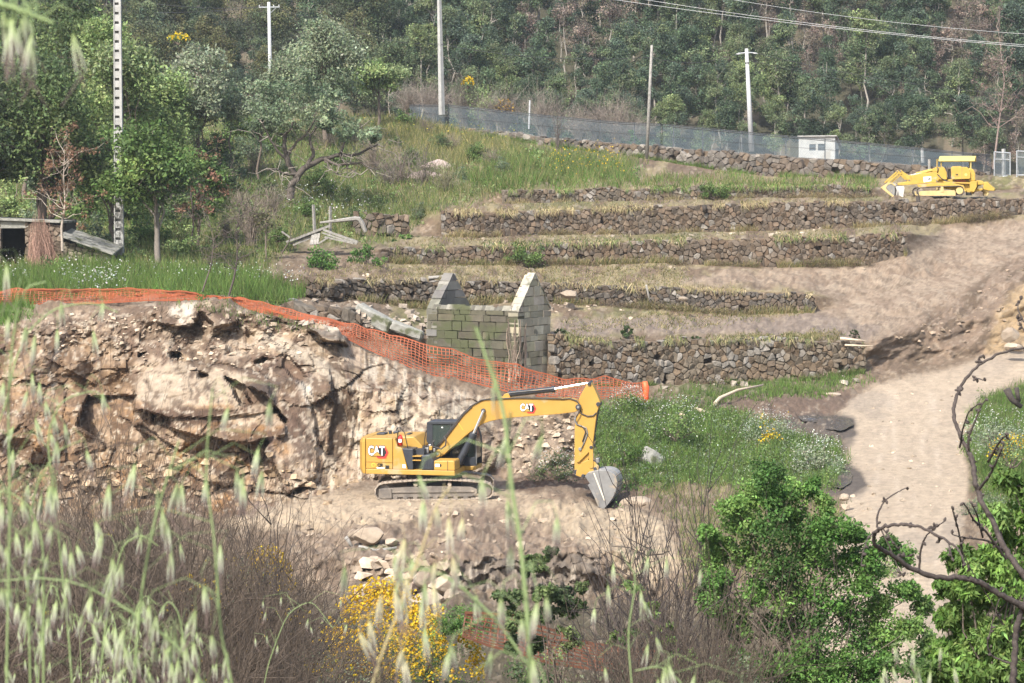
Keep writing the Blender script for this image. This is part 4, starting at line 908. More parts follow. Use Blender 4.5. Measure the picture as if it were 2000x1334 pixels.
# undercarriage
def track_path(f):
    pts = [f(230, 793), (f(330, 782)), f(440, 774), f(570, 768), f(700, 768), f(840, 776), f(965, 790)]
    c1 = f(962, 848); c0 = f(232, 856)
    r1 = math.dist(c1, f(965, 790)); r0 = math.dist(c0, f(230, 793))
    return pts + arc(*c1, r1, 80, -80, 9)+[f(800, 912), f(400, 915)]+arc(*c0, r0, -100, -260, 9)
for y0, y1 in ((-1.52, -.92), (.92, 1.52)):
    shoes(track_path(E0_.p), y0, y1, 52, .028, .03).build('track', M['track'], exc)
    q = BM(); q.prism(E0_.poly([(215, 832), (560, 818), (860, 822), (900, 838), (900, 872), (860, 892), (290, 898), (205, 890)], 0), y0+.1, y1-.1)
    q.prism(E0_.poly([(292, 852), (880, 846), (880, 860), (292, 866)], 0), y0+.06, y0+.12); q.prism(E0_.poly([(200, 835), (290, 835), (292, 905), (198, 905)], 0), y0+.03, y1-.03)
    fr = q.build('track_frame', M['tframe'], exc, .015)
    for cx in (460, 704): x, z = E0_.p(cx, 806); BM().cyl((x, y0+.1, z), (x, y1-.1, z), .075).build('roller', M['track'], fr, .01)
    for k in range(8): x, z = E0_.p(315+72*k, 900); BM().cyl((x, y0+.08, z), (x, y1-.08, z), .085).build('roller', M['tframe'], fr, .01)
    x, z = E0_.p(958, 848); BM().cyl((x, y0+.12, z), (x, y1-.12, z), .235, n=28).build('idler', M['tframe'], exc, .02)
    x, z = E0_.p(232, 856); q = BM(); q.cyl((x, y0+.15, z), (x, y1-.15, z), .26, n=26); q.build('sprocket', M['tframe'], exc, .02)
q = BM(); q.box(-1.0, 1.0, -.9, .9, .42, .66); x, z = EX.p(600, 770); q.cyl((.05, 0, .55), (.05, 0, .9), .78, n=32); q.build('slew_ring', M['black'], exc, .01)
# house
YL = -1.42
U(BM().prism(EX.poly([(100, 702), (742, 702), (742, 738), (100, 738)], YL), YL, 1.42).build('platform', M['yellow'], exc, .02))
U(BM().prism(EX.poly([(755, 708), (885, 704), (885, 734), (755, 738)], .3), .3, 1.45).build('cab_floor', M['yellow'], exc, .02))
q = BM(); xa, _ = EX.p(56, 0, YL); xb, _ = EX.p(97, 0, YL); zt, zb_ = EX.p(0, 482)[1], EX.p(0, 738)[1]
pl = [(xb, YL), (xa+.07, YL+.06), (xa-.12, YL+.5), (xa-.2, 0), (xa-.12, 1.0), (xa+.07, 1.36), (xb, 1.42)]
q.loftx([[(x, y, z) for x, y in [(xb+(a-xb)*k, b*kk) for a, b in pl]] for z, k, kk in ((zb_, .8, .99), (zb_+.15, 1, 1), (zt-.15, 1, 1), (zt, .75, .99))])
U(q.build('counterweight', M['yellow'], exc, .03))
U(BM().prism(EX.poly([(101, 480), (294, 480), (294, 701), (101, 701)], YL), YL+.01, -.62).build('side_door', M['yellow'], exc, .025))
U(BM().prism(EX.poly([(297, 480), (312, 480), (332, 540), (362, 548), (404, 701), (297, 701)], YL), YL+.01, -.62).build('side_panel', M['yellow'], exc, .02))
U(BM().prism(EX.poly([(101, 646), (294, 646), (294, 650), (101, 650)], YL), YL-.012, YL+.02).build('door_crease', M['yellow'], exc, .004))
U(BM().prism(EX.poly([(101, 487), (440, 479), (504, 546), (504, 701), (101, 701)], -.6), -.6, 1.36).build('engine_hood', M['yellow'], exc, .04))
for cx, w in ((200, 60), (400, 26)): x, z = EX.p(cx, 476, .3); U(BM().box(x-w/392, x+w/392, .1, .6, z-.05, z+.015).build('hood_vent', M['black'], exc, .01))
x, z = EX.p(260, 478, .5); U(BM().cyl((x, .5, z-.1), (x, .5, z+.09), .06).build('exhaust', M['black'], exc))
U(BM().prism(EX.poly([(362, 550), (441, 553), (441, 700), (408, 700)], YL), YL+.02, -.62).build('dark_panel', M['black'], exc, .02))
U(BM().prism(EX.poly([(440, 560), (505, 560), (505, 701), (440, 701)], YL), -1.05, -.62).build('step_recess', M['black'], exc))
for cy in (601, 630): U(BM().prism(EX.poly([(438, cy), (500, cy), (500, cy+7), (438, cy+7)], YL), YL+.01, -1.0).build('step', M['yellow'], exc, .005))
tb = U(BM().prism(EX.poly([(503, 598), (565, 592), (592, 634), (592, 700), (503, 700)], YL), YL-.01, -.7).build('tool_box', M['black'], exc, .03))
for k in range(4): x = EX.p(520+k*18, 0, YL)[0]; BM().box(x, x+.04, YL-.025, YL, EX.p(0, 690)[1], EX.p(0, 640)[1]).build('rib', M['black'], tb, .006)
U(BM().prism(EX.poly([(593, 633), (735, 630), (742, 640), (742, 701), (593, 701)], YL), YL, -.5).build('front_box', M['yellow'], exc, .03))
U(BM().prism(EX.poly([(690, 632), (694, 632), (694, 701), (690, 701)], YL), YL-.004, YL+.02).build('box_seam', M['ink'], exc))
# hydraulic valves and hoses behind the boom foot
for k, (cx, cy, w, h, m_) in enumerate(((540, 575, 26, 40, 'steel'), (565, 560, 22, 30, 'yellow'), (515, 565, 18, 36, 'hose'), (585, 575, 20, 26, 'steel'), (552, 545, 14, 18, 'white'))):
    U(BM().prism(EX.poly([(cx-w/2, cy-h/2), (cx+w/2, cy-h/2), (cx+w/2, cy+h/2), (cx-w/2, cy+h/2)], -.6), -.7+.05*k, -.4).build('valve', M[m_], exc, .02))
for pts in ([(440, 575), (480, 570), (520, 550), (560, 545), (600, 555)], [(450, 585), (500, 580), (540, 560)], [(590, 552), (640, 566), (672, 540), (676, 500), (660, 470)], [(575, 600), (578, 560), (580, 520), (592, 505)]):
    U(BM().path([EX.v(a, b, -.55) for a, b in pts], .028, 8).build('hose', M['hose'], exc, smooth=True))
# handrail, mirror, extinguisher
x, z = EX.p(350, 533, -1.2)
ext = U(BM().path([(x, -1.2, z), (x, -1.2, z+.30), (x, -1.2, z+.36), (x, -1.2, z+.40)], [.085, .085, .05, .03], 14).build('extinguisher', M['red'], exc, smooth=True))
BM().box(x-.05, x+.06, -1.29, -1.27, z+.12, z+.24).build('label', M['white'], ext); BM().box(x-.11, x-.085, -1.24, -1.16, z-.02, z+.45).build('bracket', M['ink'], ext)
U(BM().path([EX.v(a, b, -1.3) for a, b in ((333, 455), (333, 400), (345, 398), (382, 440), (392, 490), (404, 545), (410, 570))], .017, 8).build('handrail', M['ink'], exc, smooth=True))
U(BM().path([EX.v(a, b, -1.3) for a, b in ((333, 402), (322, 418), (318, 432))], .016, 8).build('mirror_arm', M['ink'], exc))
U(BM().prism(EX.poly([(300, 440), (306, 430), (340, 425), (342, 437), (306, 448)], -1.3), -1.4, -1.2).build('mirror', M['black'], exc, .02))
U(BM().path([EX.v(a, b, -.7) for a, b in ((516, 560), (521, 500), (530, 440), (544, 432))], .014, 6).build('aerial_stay', M['ink'], exc))
# cab
q = BM(); Y0, Y1 = .38, 1.44
def bar(pts, y0, y1): q.prism(EX.poly(pts, Y0), y0, y1)
bar([(530, 392), (545, 387), (800, 384), (850, 392), (858, 404), (530, 404)], Y0-.02, Y1+.02)
bar([(530, 402), (572, 402), (572, 530), (582, 560), (582, 620), (548, 620), (526, 520)], Y0, Y0+.06); bar([(530, 402), (572, 402), (582, 620), (548, 620)], Y1-.06, Y1)
bar([(536, 404), (548, 404), (556, 620), (546, 620)], Y0+.06, Y1-.06)
bar([(848, 400), (858, 402), (890, 500), (892, 702), (880, 702), (878, 505)], Y0, Y0+.06); bar([(848, 400), (858, 402), (890, 500), (892, 702), (880, 702), (878, 505)], Y1-.06, Y1)
bar([(540, 640), (888, 640), (890, 704), (540, 704)], Y0, Y0+.05); bar([(540, 600), (888, 640), (890, 704), (540, 704)], Y1-.05, Y1)
bar([(700, 404), (710, 404), (716, 640), (706, 640)], Y0, Y0+.05)
cab = U(q.build('cab', M['black'], exc, .008))
BM().prism(EX.poly([(570, 404), (846, 404), (878, 504), (880, 642), (582, 642), (572, 530)], Y0), Y0+.02, Y0+.03).build('window', M['glass'], cab)
BM().prism(EX.poly([(570, 404), (846, 404), (878, 504), (880, 642), (582, 642), (572, 530)], Y0), Y1-.03, Y1-.02).build('window', M['glass'], cab)
q = BM(); rr = [EX.p(a, b, Y0) for a, b in ((850, 404), (884, 504), (886, 650))]
q.loftx([[(x, Y0+.07, z), (x+.01, Y0+.07, z), (x+.01, Y1-.07, z), (x, Y1-.07, z)] for x, z in rr]).build('windscreen', M['glass'], cab)
q = BM(); xs, zs = EX.p(690, 600, .9); q.box(xs-.25, xs+.25, .65, 1.15, zs-.15, zs); q.box(xs-.3, xs-.18, .65, 1.15, zs, zs+.65); q.box(xs+.45, xs+.5, .6, 1.2, zs-.4, zs+.1); q.build('seat', M['hose'], cab, .03)
BM().path([EX.v(a, b, Y0-.03) for a, b in ((882, 495), (890, 560), (892, 690))], .018, 6).build('grab_bar', M['steel'], cab)
BM().box(EX.p(637, 0, .4)[0], EX.p(648, 0, .4)[0], .395, .4, EX.p(0, 432)[1], EX.p(0, 424)[1]).build('sticker', M['white'], cab)
# boom
YB = .32
boom = U(BM().prism(EX.poly([(597, 612), (604, 585), (640, 520), (700, 440), (752, 372), (800, 312), (850, 264), (905, 228), (960, 210), (1060, 198), (1300, 196), (1500, 200), (1560, 193), (1600, 203), (1635, 232), (1641, 250), (1632, 270), (1600, 287), (1480, 304), (1300, 320), (1160, 334), (1060, 348), (990, 364), (930, 388), (880, 420), (820, 468), (760, 522), (700, 572), (660, 612), (632, 630), (608, 628)], -YB), -YB, YB).build('boom', M['yellow'], exc, .02))
q = BM(); q.prism(EX.poly([(900, 224), (960, 205), (1060, 193), (1500, 195), (1560, 188), (1500, 203), (1060, 202), (960, 214)], -YB), -YB-.015, YB+.015); q.build('top_flange', M['yellow'], boom, .004)
BM().prism(EX.poly([(752, 365), (757, 365), (800, 430), (796, 432)], -YB), -YB-.006, -YB+.004).build('weld', M['orange'], boom)
for cx, cy, r in ((945, 288, .085), (612, 605, .13), (1624, 250, .10)):
    x, z = EX.p(cx, cy, -YB); BM().cyl((x, -YB-.06, z), (x, YB+.06, z), r, n=20).build('pin', M['yellow'] if cx < 700 else M['black'], boom, .012); BM().cyl((x, -YB-.075, z), (x, YB+.075, z), r*.5, n=16).build('pin_cap', M['steel'], boom, .01)
for pts in ([(600, 560), (650, 500), (720, 410), (790, 318), (850, 258), (930, 212), (1060, 186)], [(606, 566), (668, 494), (735, 404), (800, 318), (862, 258)], [(1500, 196), (1560, 188), (1610, 205), (1640, 240), (1628, 290), (1605, 330)], [(960, 206), (1200, 191), (1400, 192), (1505, 193)]):
    BM().path([EX.v(a, b, -YB-.035) for a, b in pts], .022, 8).build('hydraulic_line', M['hose'], boom, smooth=True)
for y in (-.46, .46):
    cy_ = U(BM().cyl(EX.v(760, 672, y), EX.v(872, 458, y), .115, n=20).build('boom_cylinder', M['black'], exc, .01)); BM().cyl(EX.v(866, 470, y), EX.v(945, 288, y), .052, n=14).build('rod', M['chrome'], cy_); BM().cyl(EX.v(862, 478, y), EX.v(876, 450, y), .135, n=20).build('gland', M['black'], cy_, .01)
    BM().cyl(EX.v(755, 685, y), EX.v(745, 705, y), .10, n=12).build('clevis', M['black'], cy_)
U(BM().prism(EX.poly([(740, 660), (775, 640), (800, 620), (770, 690), (745, 705)], -.36), -.38, .38).build('boom_foot', M['black'], exc, .02))
sc_ = U(BM().cyl(EX.v(1120, 172), EX.v(1452, 130), .105, n=20).build('stick_cylinder', M['black'], exc, .01)); BM().cyl(EX.v(1440, 132), EX.v(1692, 84), .055, n=14).build('rod', M['chrome'], sc_); BM().cyl(EX.v(1436, 132), EX.v(1458, 129), .125, n=20).build('gland', M['black'], sc_, .01)
BM().prism(EX.poly([(1078, 196), (1096, 168), (1122, 160), (1134, 182), (1140, 197)], -.14), -.14, .14).build('bracket', M['yellow'], sc_, .01)
BM().path([EX.v(a, b, -.13) for a, b in ((1130, 158), (1240, 146), (1400, 128), (1440, 124))], .016, 6).build('pipe', M['steel'], sc_)
# stick
YS = .22
stick = U(BM().prism(EX.poly([(1690, 78), (1702, 70), (1716, 78), (1738, 118), (1776, 205), (1778, 225), (1756, 290), (1742, 400), (1730, 500), (1722, 560), (1700, 620), (1664, 690), (1628, 732), (1610, 738), (1598, 722), (1597, 640), (1598, 420), (1602, 330), (1618, 300), (1636, 252), (1628, 195), (1648, 150)], -YS), -YS, YS).build('stick', M['yellow'], exc, .02))
for cx, cy, r in ((1702, 82, .07), (1766, 228, .075), (1612, 718, .09), (1680, 655, .08), (1624, 632, .06), (1638, 552, .06)):
    x, z = EX.p(cx, cy, -YS); BM().cyl((x, -YS-.06, z), (x, YS+.06, z), r, n=18).build('pin', M['black'] if cx != 1638 else M['steel'], stick, .01)
for pts in ([(1632, 262), (1650, 300), (1690, 316), (1730, 312), (1752, 290)], [(1604, 320), (1600, 350), (1612, 375), (1650, 388), (1680, 400), (1690, 440), (1668, 500), (1650, 545)], [(1606, 350), (1622, 380), (1665, 396), (1676, 430), (1655, 500)]):
    BM().path([EX.v(a, b, -YS-.03) for a, b in pts], .024, 8).build('hydraulic_line', M['hose'] if len(pts) < 8 else M['steel'], stick, smooth=True)
bc = U(BM().cyl(EX.v(1760, 245), EX.v(1726, 488), .095, n=18).build('bucket_cylinder', M['black'], exc, .01)); BM().cyl(EX.v(1728, 480), EX.v(1716, 540), .05, n=12).build('rod', M['chrome'], bc); BM().cyl(EX.v(1730, 462), EX.v(1725, 494), .115, n=18).build('gland', M['black'], bc, .01)
BM().path([EX.v(a, b, -.16) for a, b in ((1764, 250), (1748, 255), (1738, 340), (1722, 470))], .016, 6).build('pipe', M['steel'], bc)
for y in (-.3, .26):
    lk = U(BM().plate(EX.p(1717, 535, y), EX.p(1622, 634, y), .075, .065, y, y+.05).build('rocker_arm', M['yellow'], exc, .01))
    U(BM().plate(EX.p(1715, 537, y-.03), EX.p(1716, 672, y-.03), .07, .08, y-.05, y-.01).build('link_arm', M['yellow'], exc, .01))
    U(BM().prism(EX.poly([(1650, 650), (1690, 628), (1740, 640), (1770, 672), (1768, 706), (1720, 716), (1640, 752), (1606, 740), (1612, 706)], y), y-.01, y+.06).build('coupler', M['yellow'] if y < 0 else M['steel'], exc, .015))
for cx, cy in ((1717, 536), (1745, 690), (1660, 742)):
    x, z = EX.p(cx, cy, -.3); U(BM().cyl((x, -.38, z), (x, .38, z), .062, n=16).build('pin', M['black'], exc, .01))
x, z = EX.p(1768, 628, 0); U(BM().box(x-.08, x+.05, -.15, .15, z-.12, z+.05).build('coupler_lug', M['steel'], exc, .02))
# bucket: two cheeks, a rolled back, lip and teeth
YK = -.66; out = [(1668, 738), (1690, 712), (1740, 698), (1775, 692), (1808, 690), (1838, 695), (1862, 706), (1880, 722), (1891, 744), (1897, 770), (1896, 800), (1889, 834), (1878, 864), (1862, 894), (1838, 930), (1802, 972), (1784, 980), (1778, 960), (1762, 905), (1742, 845), (1706, 790)]
q = BM(); sh = [EX.p(a, b, YK) for a, b in out[1:16]]
q.loftx([[(x, YK+.02, z), (x, -YK-.02, z), (x+.0+(cxm-x)*.06, -YK-.02, z+(czm-z)*.06), (x+(cxm-x)*.06, YK+.02, z+(czm-z)*.06)] for cxm, czm in [EX.p(1770, 820, YK)] for x, z in sh]); bk = U(q.build('bucket', mat('bare_steel', (.27, .255, .24), (.38, .36, .335), .5, 3, 7, metal=.3, bump=.006, spots=((.36, .29, .21), 1.2, .6)), exc))
for y in (YK, -YK-.05): BM().prism(EX.poly(out, YK), y, y+.05).build('cheek', M['steel'], bk, .01)
for (a, b), (c_, d_) in (((1884, 735), (1893, 742)), ((1896, 780), (1903, 780)), ((1892, 815), (1898, 818)), ((1880, 850), (1886, 855)), ((1862, 885), (1868, 890))):
    x, z = EX.p(a, b, YK); BM().box(x-.03, x+.035, YK-.01, -YK+.01, z-.018, z+.018).build('wear_strip', M['tframe'], bk, .006)
BM().prism(EX.poly([(1728, 712), (1738, 712), (1796, 860), (1812, 905), (1806, 912), (1786, 862)], YK), YK-.018, YK+.01).build('cheek_rib', mat('scuffed_edge', (.55, .48, .37), (.62, .55, .45), .6, 4), bk, .004)
BM().prism(EX.poly([(1690, 800), (1706, 788), (1742, 845), (1762, 905), (1780, 962), (1762, 952), (1738, 890)], YK), YK-.01, YK+.06).build('cutting_edge', M['steel'], bk, .008)
for k in range(5):
    y = YK+.05+k*(-2*YK-.22)/4; BM().prism(EX.poly([(1776, 940), (1800, 962), (1806, 985), (1796, 996), (1778, 978)], YK), y, y+.12).build('tooth', M['steel'], bk, .01)
q = BM()
for y in (-.24, .19): q.prism(EX.poly([(1640, 742), (1668, 724), (1700, 700), (1790, 690), (1780, 720), (1700, 740), (1672, 772)], y), y, y+.05)
q.build('bucket_ear', M['steel'], bk, .01)
# markings
def P3(cx, cy, y, dy=-.012): x, z = EX.p(cx, cy, y); return Vector((x, y+dy, z))
def rz(o): o.rotation_euler.z = -YAW; R = Matrix.Rotation(-YAW, 4, 'Z'); o.location = R @ o.location; return o
def flat(name, pts, y, m, dy, parent=exc): return U(BM().prism(EX.poly(pts, y), y+dy-.003, y+dy).build(name, m, parent))
def badge(cx, cy, k, y):
    A = lambda pts: [(cx+(a-178)*k, cy+(b-574)*k) for a, b in pts]
    flat('logo', A([(196, 534), (240, 534), (266, 580), (245, 624), (190, 624), (172, 606)]), y, M['red'], -.004)
    flat('logo', A([(196, 540), (234, 540), (252, 580), (236, 612), (186, 612), (172, 600)]), y, M['ink'], -.008)
    for off, m, dy in ((.034, M['ink'], -.010), (.012, M['white'], -.014)): rz(text('logo', 'CAT', .475*k, m, P3(cx-1*k, cy-1*k, y, dy), exc, off*k, sx=.66, ext=.001))
    flat('logo', A([(146, 607), (184, 573), (222, 607)]), y, M['ink'], -.0165); flat('logo', A([(152, 606), (184, 578), (215, 606)]), y, M['yellow'], -.0195)
badge(178, 574, 1, YL); badge(1256, 263, .78, -YB)
rz(text('lettering', 'CJR', .16, M['ink'], P3(205, 673, YL), exc, .006, sx=.85))
flat('emblem', [(157+17*math.cos(t*math.pi/3), 672+17*math.sin(t*math.pi/3)) for t in range(6)], YL, M['orange'], -.004); flat('emblem', [(157+10*math.cos(t*math.pi/3), 672+10*math.sin(t*math.pi/3)) for t in range(6)], YL, M['yellow'], -.008)
flat('label', [(180, 688), (236, 688), (236, 697), (180, 697)], YL, M['white'], -.004); flat('label', [(243, 674), (270, 674), (270, 697), (243, 697)], YL, M['ink'], -.004)
flat('label', [(366, 664), (388, 664), (390, 690), (368, 690)], YL, M['white'], -.002)
flat('label', [(603, 655), (634, 655), (634, 676), (603, 676)], YL, M['white'], -.004); flat('label', [(635, 655), (643, 655), (648, 665), (643, 676), (635, 676)], YL, M['ink'], -.004)
rz(text('lettering', '325', .085, M['ink'], P3(618, 665.5, YL, -.007), exc, .002))

# ------------------------------------------------------------------ the old track loader on the upper terrace
DY = math.radians(14); DZ = Frame(880, 690, 215, DY); do = at(1700+880/6.667, 280+688/6.667, 150.2)
doz = empty('track_loader', Vector(do), 'old faded yellow track loader with an arched canopy roof below the boundary wall', 'track loader', rz=-DY)
m_ = M['yellow_old']; D = DZ.poly
for y0, y1 in ((-1.0, -.55), (.55, 1.0)):
    cr = DZ.p(1112, 618, y0); cf = DZ.p(622, 628, y0); r1, r0 = 66/215, 58/215
    pth = [(cf[0], cf[1]+r0), (DZ.p(850, 0, y0)[0], DZ.p(0, 560)[1]), (cr[0], cr[1]+r1)]+arc(*cr, r1, 75, -75, 9)+[(cr[0]-.3, .01), (cf[0]+.2, .01)]+arc(*cf, r0, -105, -255, 9)
    shoes(pth, y0, y1, 40, .025, .035).build('track', M['tframe'], doz)
    tf = BM().prism(D([(600, 632), (640, 622), (1050, 612), (1064, 640), (1062, 684), (606, 686)], y0), y0+.03, y1-.05).build('track_frame', mat('dusty_yellow', (.40, .29, .12), (.50, .39, .19), .8, 3, 7) if 'dusty_yellow' not in bpy.data.materials else bpy.data.materials['dusty_yellow'], doz, .015)
    BM().prism(D([(876, 566), (910, 566), (914, 636), (872, 636)], y0), y0+.0, y0+.1).build('roller_bracket', bpy.data.materials['dusty_yellow'], tf, .01)
    BM().cyl((cr[0], y0+.06, cr[1]), (cr[0], y1-.1, cr[1]), .22, n=24).build('sprocket', bpy.data.materials['dusty_yellow'], doz, .02); BM().cyl((cf[0], y0+.06, cf[1]), (cf[0], y1-.1, cf[1]), .19, n=20).build('idler', M['tframe'], doz, .02)
BM().prism(D([(572, 540), (700, 528), (840, 512), (1030, 520), (1160, 548), (1196, 620), (1180, 640), (1150, 570), (1100, 552), (1010, 556), (850, 556), (600, 572)], -1.0), -1.0, -.5).build('fender', m_, doz, .015)
BM().prism(D([(850, 470), (1310, 470), (1320, 560), (1300, 660), (1230, 640), (860, 580)], -.5), -.52, .9).build('chassis', m_, doz, .03)
BM().prism(D([(1240, 500), (1330, 490), (1330, 560), (1296, 636), (1240, 628)], -.95), -.95, .9).build('rear_frame', m_, doz, .02)
bx_ = BM().prism(D([(1004, 315), (1020, 306), (1205, 308), (1246, 375), (1250, 450), (1236, 466), (1016, 472), (1008, 440)], -.95), -.95, .2).build('side_tank', m_, doz, .03)
BM().prism(D([(1141, 312), (1144, 312), (1144, 466), (1141, 466)], -.95), -.956, -.94).build('tank_seam', M['tframe'], doz)
BM().prism(D([(1030, 300), (1140, 297), (1140, 306), (1030, 308)], -.7), -.8, .1).build('tank_lid', m_, doz, .01)
BM().loftx([[DZ.v(a, b, y) for a, b in ((1225, 330), (1262, 318), (1300, 345), (1322, 400), (1322, 500), (1240, 500))] for y in (-.75, .75)]).build('rear_tank', m_, doz, .08)
x, z = DZ.p(1192, 410, -.95); BM().cyl((x, -.96, z), (x, -.92, z), .085, n=18).build('emblem', M['canopy'], doz)
BM().prism(D([(1060, 480), (1200, 476), (1204, 500), (1080, 502)], -.7), -.72, -.5).build('under_plate', mat('red_primer', (.22, .05, .03), (.3, .09, .05), .7), doz)
BM().prism(D([(870, 330), (905, 300), (935, 325), (960, 380), (965, 470), (870, 470), (850, 400)], -.7), -.75, -.45).build('lift_tower', m_, doz, .02)
BM().prism(D([(870, 330), (905, 300), (935, 325), (960, 380), (965, 470), (870, 470), (850, 400)], .45), .45, .75).build('lift_tower', m_, doz, .02)
q = BM(); xs, zs = DZ.p(970, 440, 0); q.box(xs-.2, xs+.3, -.3, .3, zs-.2, zs); q.box(xs+.18, xs+.3, -.3, .3, zs, zs+.5); q.build('seat', M['hose'], doz, .03)
for a, b in ((955, 300), (985, 290), (968, 320)): BM().path([DZ.v(a, 430, -.45), DZ.v(a-6, b+60, -.45), DZ.v(a, b, -.45)], .02, 6).build('lever', M['hose'], doz)
# canopy: an arched sheet on posts
q = BM(); rings = []; xL, zE = DZ.p(850, 226, -.85); xR, _ = DZ.p(1300, 226, -.85); hgt = 64/215
for x in (xL, xL+.02, xR, xR+.02):
    ring = []
    for i in range(13): t = i/12; ring.append((x+(.03*math.sin(math.pi*t)), -.85+1.7*t, zE+hgt*math.sin(math.pi*t)**.8))
    rings.append(ring+[(p[0], p[1]*.97, p[2]-.05) for p in ring[::-1]])
cn = q.loftx(rings).build('canopy', M['canopy'], doz)
for cx, y, cb, mm in ((890, -.7, 330, m_), (890, .7, 330, m_), (1262, -.72, 330, M['canopy']), (1300, .7, 470, m_)):
    x, _ = DZ.p(cx, 0, y); BM().path([(x, y, DZ.p(0, cb)[1]), (x, y, zE+.12)], .035, 6).build('canopy_post', mm, doz)
# arms, rams, bucket
for y0 in (-.72, .5):
    arm = BM().prism(D([(330, 520), (400, 512), (520, 486), (508, 440), (520, 412), (640, 388), (830, 372), (858, 400), (866, 470), (832, 512), (700, 520), (560, 534), (400, 548), (334, 540)], y0), y0, y0+.22).build('lift_arm', m_, doz, .02)
    BM().cyl(DZ.v(620, 392, y0+.1), DZ.v(820, 340, y0+.1), .075, n=14).build('ram', m_, doz, .01); r_ = BM().cyl(DZ.v(520, 418, y0+.1), DZ.v(630, 390, y0+.1), .03, n=10).build('ram_rod', M['chrome'], doz)
    BM().prism(D([(366, 352), (384, 342), (402, 362), (500, 428), (520, 478), (500, 496), (470, 470), (384, 382)], y0+.02), y0+.02, y0+.16).build('bell_crank', m_, doz, .015)
    BM().plate(DZ.p(376, 360, y0), DZ.p(222, 506, y0), .05, .05, y0+.04, y0+.12).build('tilt_link', m_, doz, .01)
    BM().plate(DZ.p(386, 402, y0), DZ.p(262, 504, y0), .04, .04, y0+.14, y0+.2).build('tilt_link', m_, doz, .01)
    for cx, cy in ((376, 360), (490, 480), (330, 525), (836, 490), (850, 330)): x, z = DZ.p(cx, cy, y0); BM().cyl((x, y0-.03, z), (x, y0+.25, z), .05, n=12).build('pin', M['tframe'], doz)
BM().prism(D([(800, 330), (850, 306), (868, 340), (862, 372), (800, 372)], -.3), -.72, .72).build('cross_beam', m_, doz, .02)
for k in range(4): BM().path([DZ.v(a, b, -.75) for a, b in ((840+k*6, 400+k*4), (880+k*5, 450+k*3), (960, 490+k*4), (1060, 515+k*3), (1130, 520))], .018, 6).build('hose', M['hose'], doz, smooth=True)
BM().cyl(DZ.v(920, 505, -.72), DZ.v(1250, 522, -.72), .06, n=12).build('ram', m_, doz)
YD = -1.1; o1 = [(120, 580), (205, 515), (250, 510), (300, 540), (322, 600), (320, 660), (296, 706), (280, 708)]
q = BM(); q.prism(D([(186, 580), (210, 545), (250, 530), (290, 556), (296, 620), (285, 690), (270, 690)], YD), YD+.01, YD+.04); lb = q.build('bucket', M['steel'], doz, .01); BM().prism(D(o1, YD), 1.06, 1.1).build('far_cheek', M['steel'], lb, .01)
BM().prism(D([(112, 575), (205, 512), (262, 512), (302, 545), (296, 560), (250, 528), (210, 538), (182, 575), (190, 600), (290, 690), (296, 712), (276, 712)], YD), YD-.03, YD+.05).build('bucket_edge', bpy.data.materials['dusty_yellow'], lb, .01)
sh = [DZ.p(a, b, YD) for a, b in ((205, 516), (255, 512), (304, 545), (330, 610), (320, 690), (290, 708))]
q = BM(); q.loftx([[(x, YD+.03, z), (x, 1.08, z), (x-.05, 1.08, z-.01), (x-.05, YD+.03, z-.01)] for x, z in sh]); q.build('back_plate', mat('pale_worn_steel', (.40, .38, .35), (.52, .49, .45), .55, 4, 6, metal=.2, bump=.01), lb)
for y in (-.9, -.5, 0, .5, .9):
    BM().prism(D([(300, 545), (330, 560), (412, 556), (424, 580), (408, 706), (330, 706), (322, 690), (330, 610)], y+.0), y, y+.05).build('back_rib', bpy.data.materials['pale_worn_steel'], lb, .01)
for k in range(6): y = YD+.05+k*.4; BM().prism(D([(120, 570), (150, 575), (130, 600), (60, 596), (96, 575)], YD), y, y+.09).build('tooth', M['tframe'], lb, .008)
# ripper
BM().prism(D([(1296, 500), (1330, 480), (1410, 486), (1440, 520), (1420, 540), (1330, 540)], -.5), -.5, .5).build('ripper_arm', m_, doz, .02)
BM().prism(D([(1296, 600), (1420, 585), (1424, 610), (1300, 636)], -.5), -.5, .5).build('ripper_arm', m_, doz, .02)
rb_ = BM().prism(D([(1418, 505), (1470, 500), (1500, 540), (1560, 590), (1558, 620), (1480, 618), (1420, 600)], -.75), -.75, .75).build('ripper_beam', m_, doz, .03)
for y in (-.6, -.05, .5): BM().prism(D([(1440, 600), (1480, 600), (1500, 640), (1476, 684), (1462, 682), (1470, 640), (1445, 630)], y), y, y+.09).build('ripper_tine', bpy.data.materials['dusty_yellow'], rb_, .01)
BM().cyl(DZ.v(1310, 560, 0), DZ.v(1430, 530, 0), .07, n=12).build('ripper_ram', m_, doz)
BM().box(DZ.p(1212, 0, -.5)[0], DZ.p(1275, 0, -.5)[0], -.55, .5, .05, .24).build('drawbar', M['ink'], doz, .01)
y = -.726; BM().prism(D([(666, 438), (764, 430), (768, 490), (672, 508)], y), y-.01, y+.004).build('sign_plate', M['white'], doz)
x, z = DZ.p(735, 465, y); t = text('lettering', 'CJR', .17, M['ink'], (x, y-.016, z), doz, .008)
x, z = DZ.p(688, 472, y); BM().prism([(x+.05*math.cos(k*math.pi/3), z+.05*math.sin(k*math.pi/3)) for k in range(6)], y-.016, y-.012).build('emblem', M['orange'], doz)
x, z = DZ.p(1078, 408, -.95); text('lettering', '955', .10, M['ink'], (x, -.957, z), doz, .008)
BM().prism(D([(1050, 425), (1112, 423), (1112, 427), (1050, 429)], -.95), -.957, -.94).build('label', M['tframe'], doz)
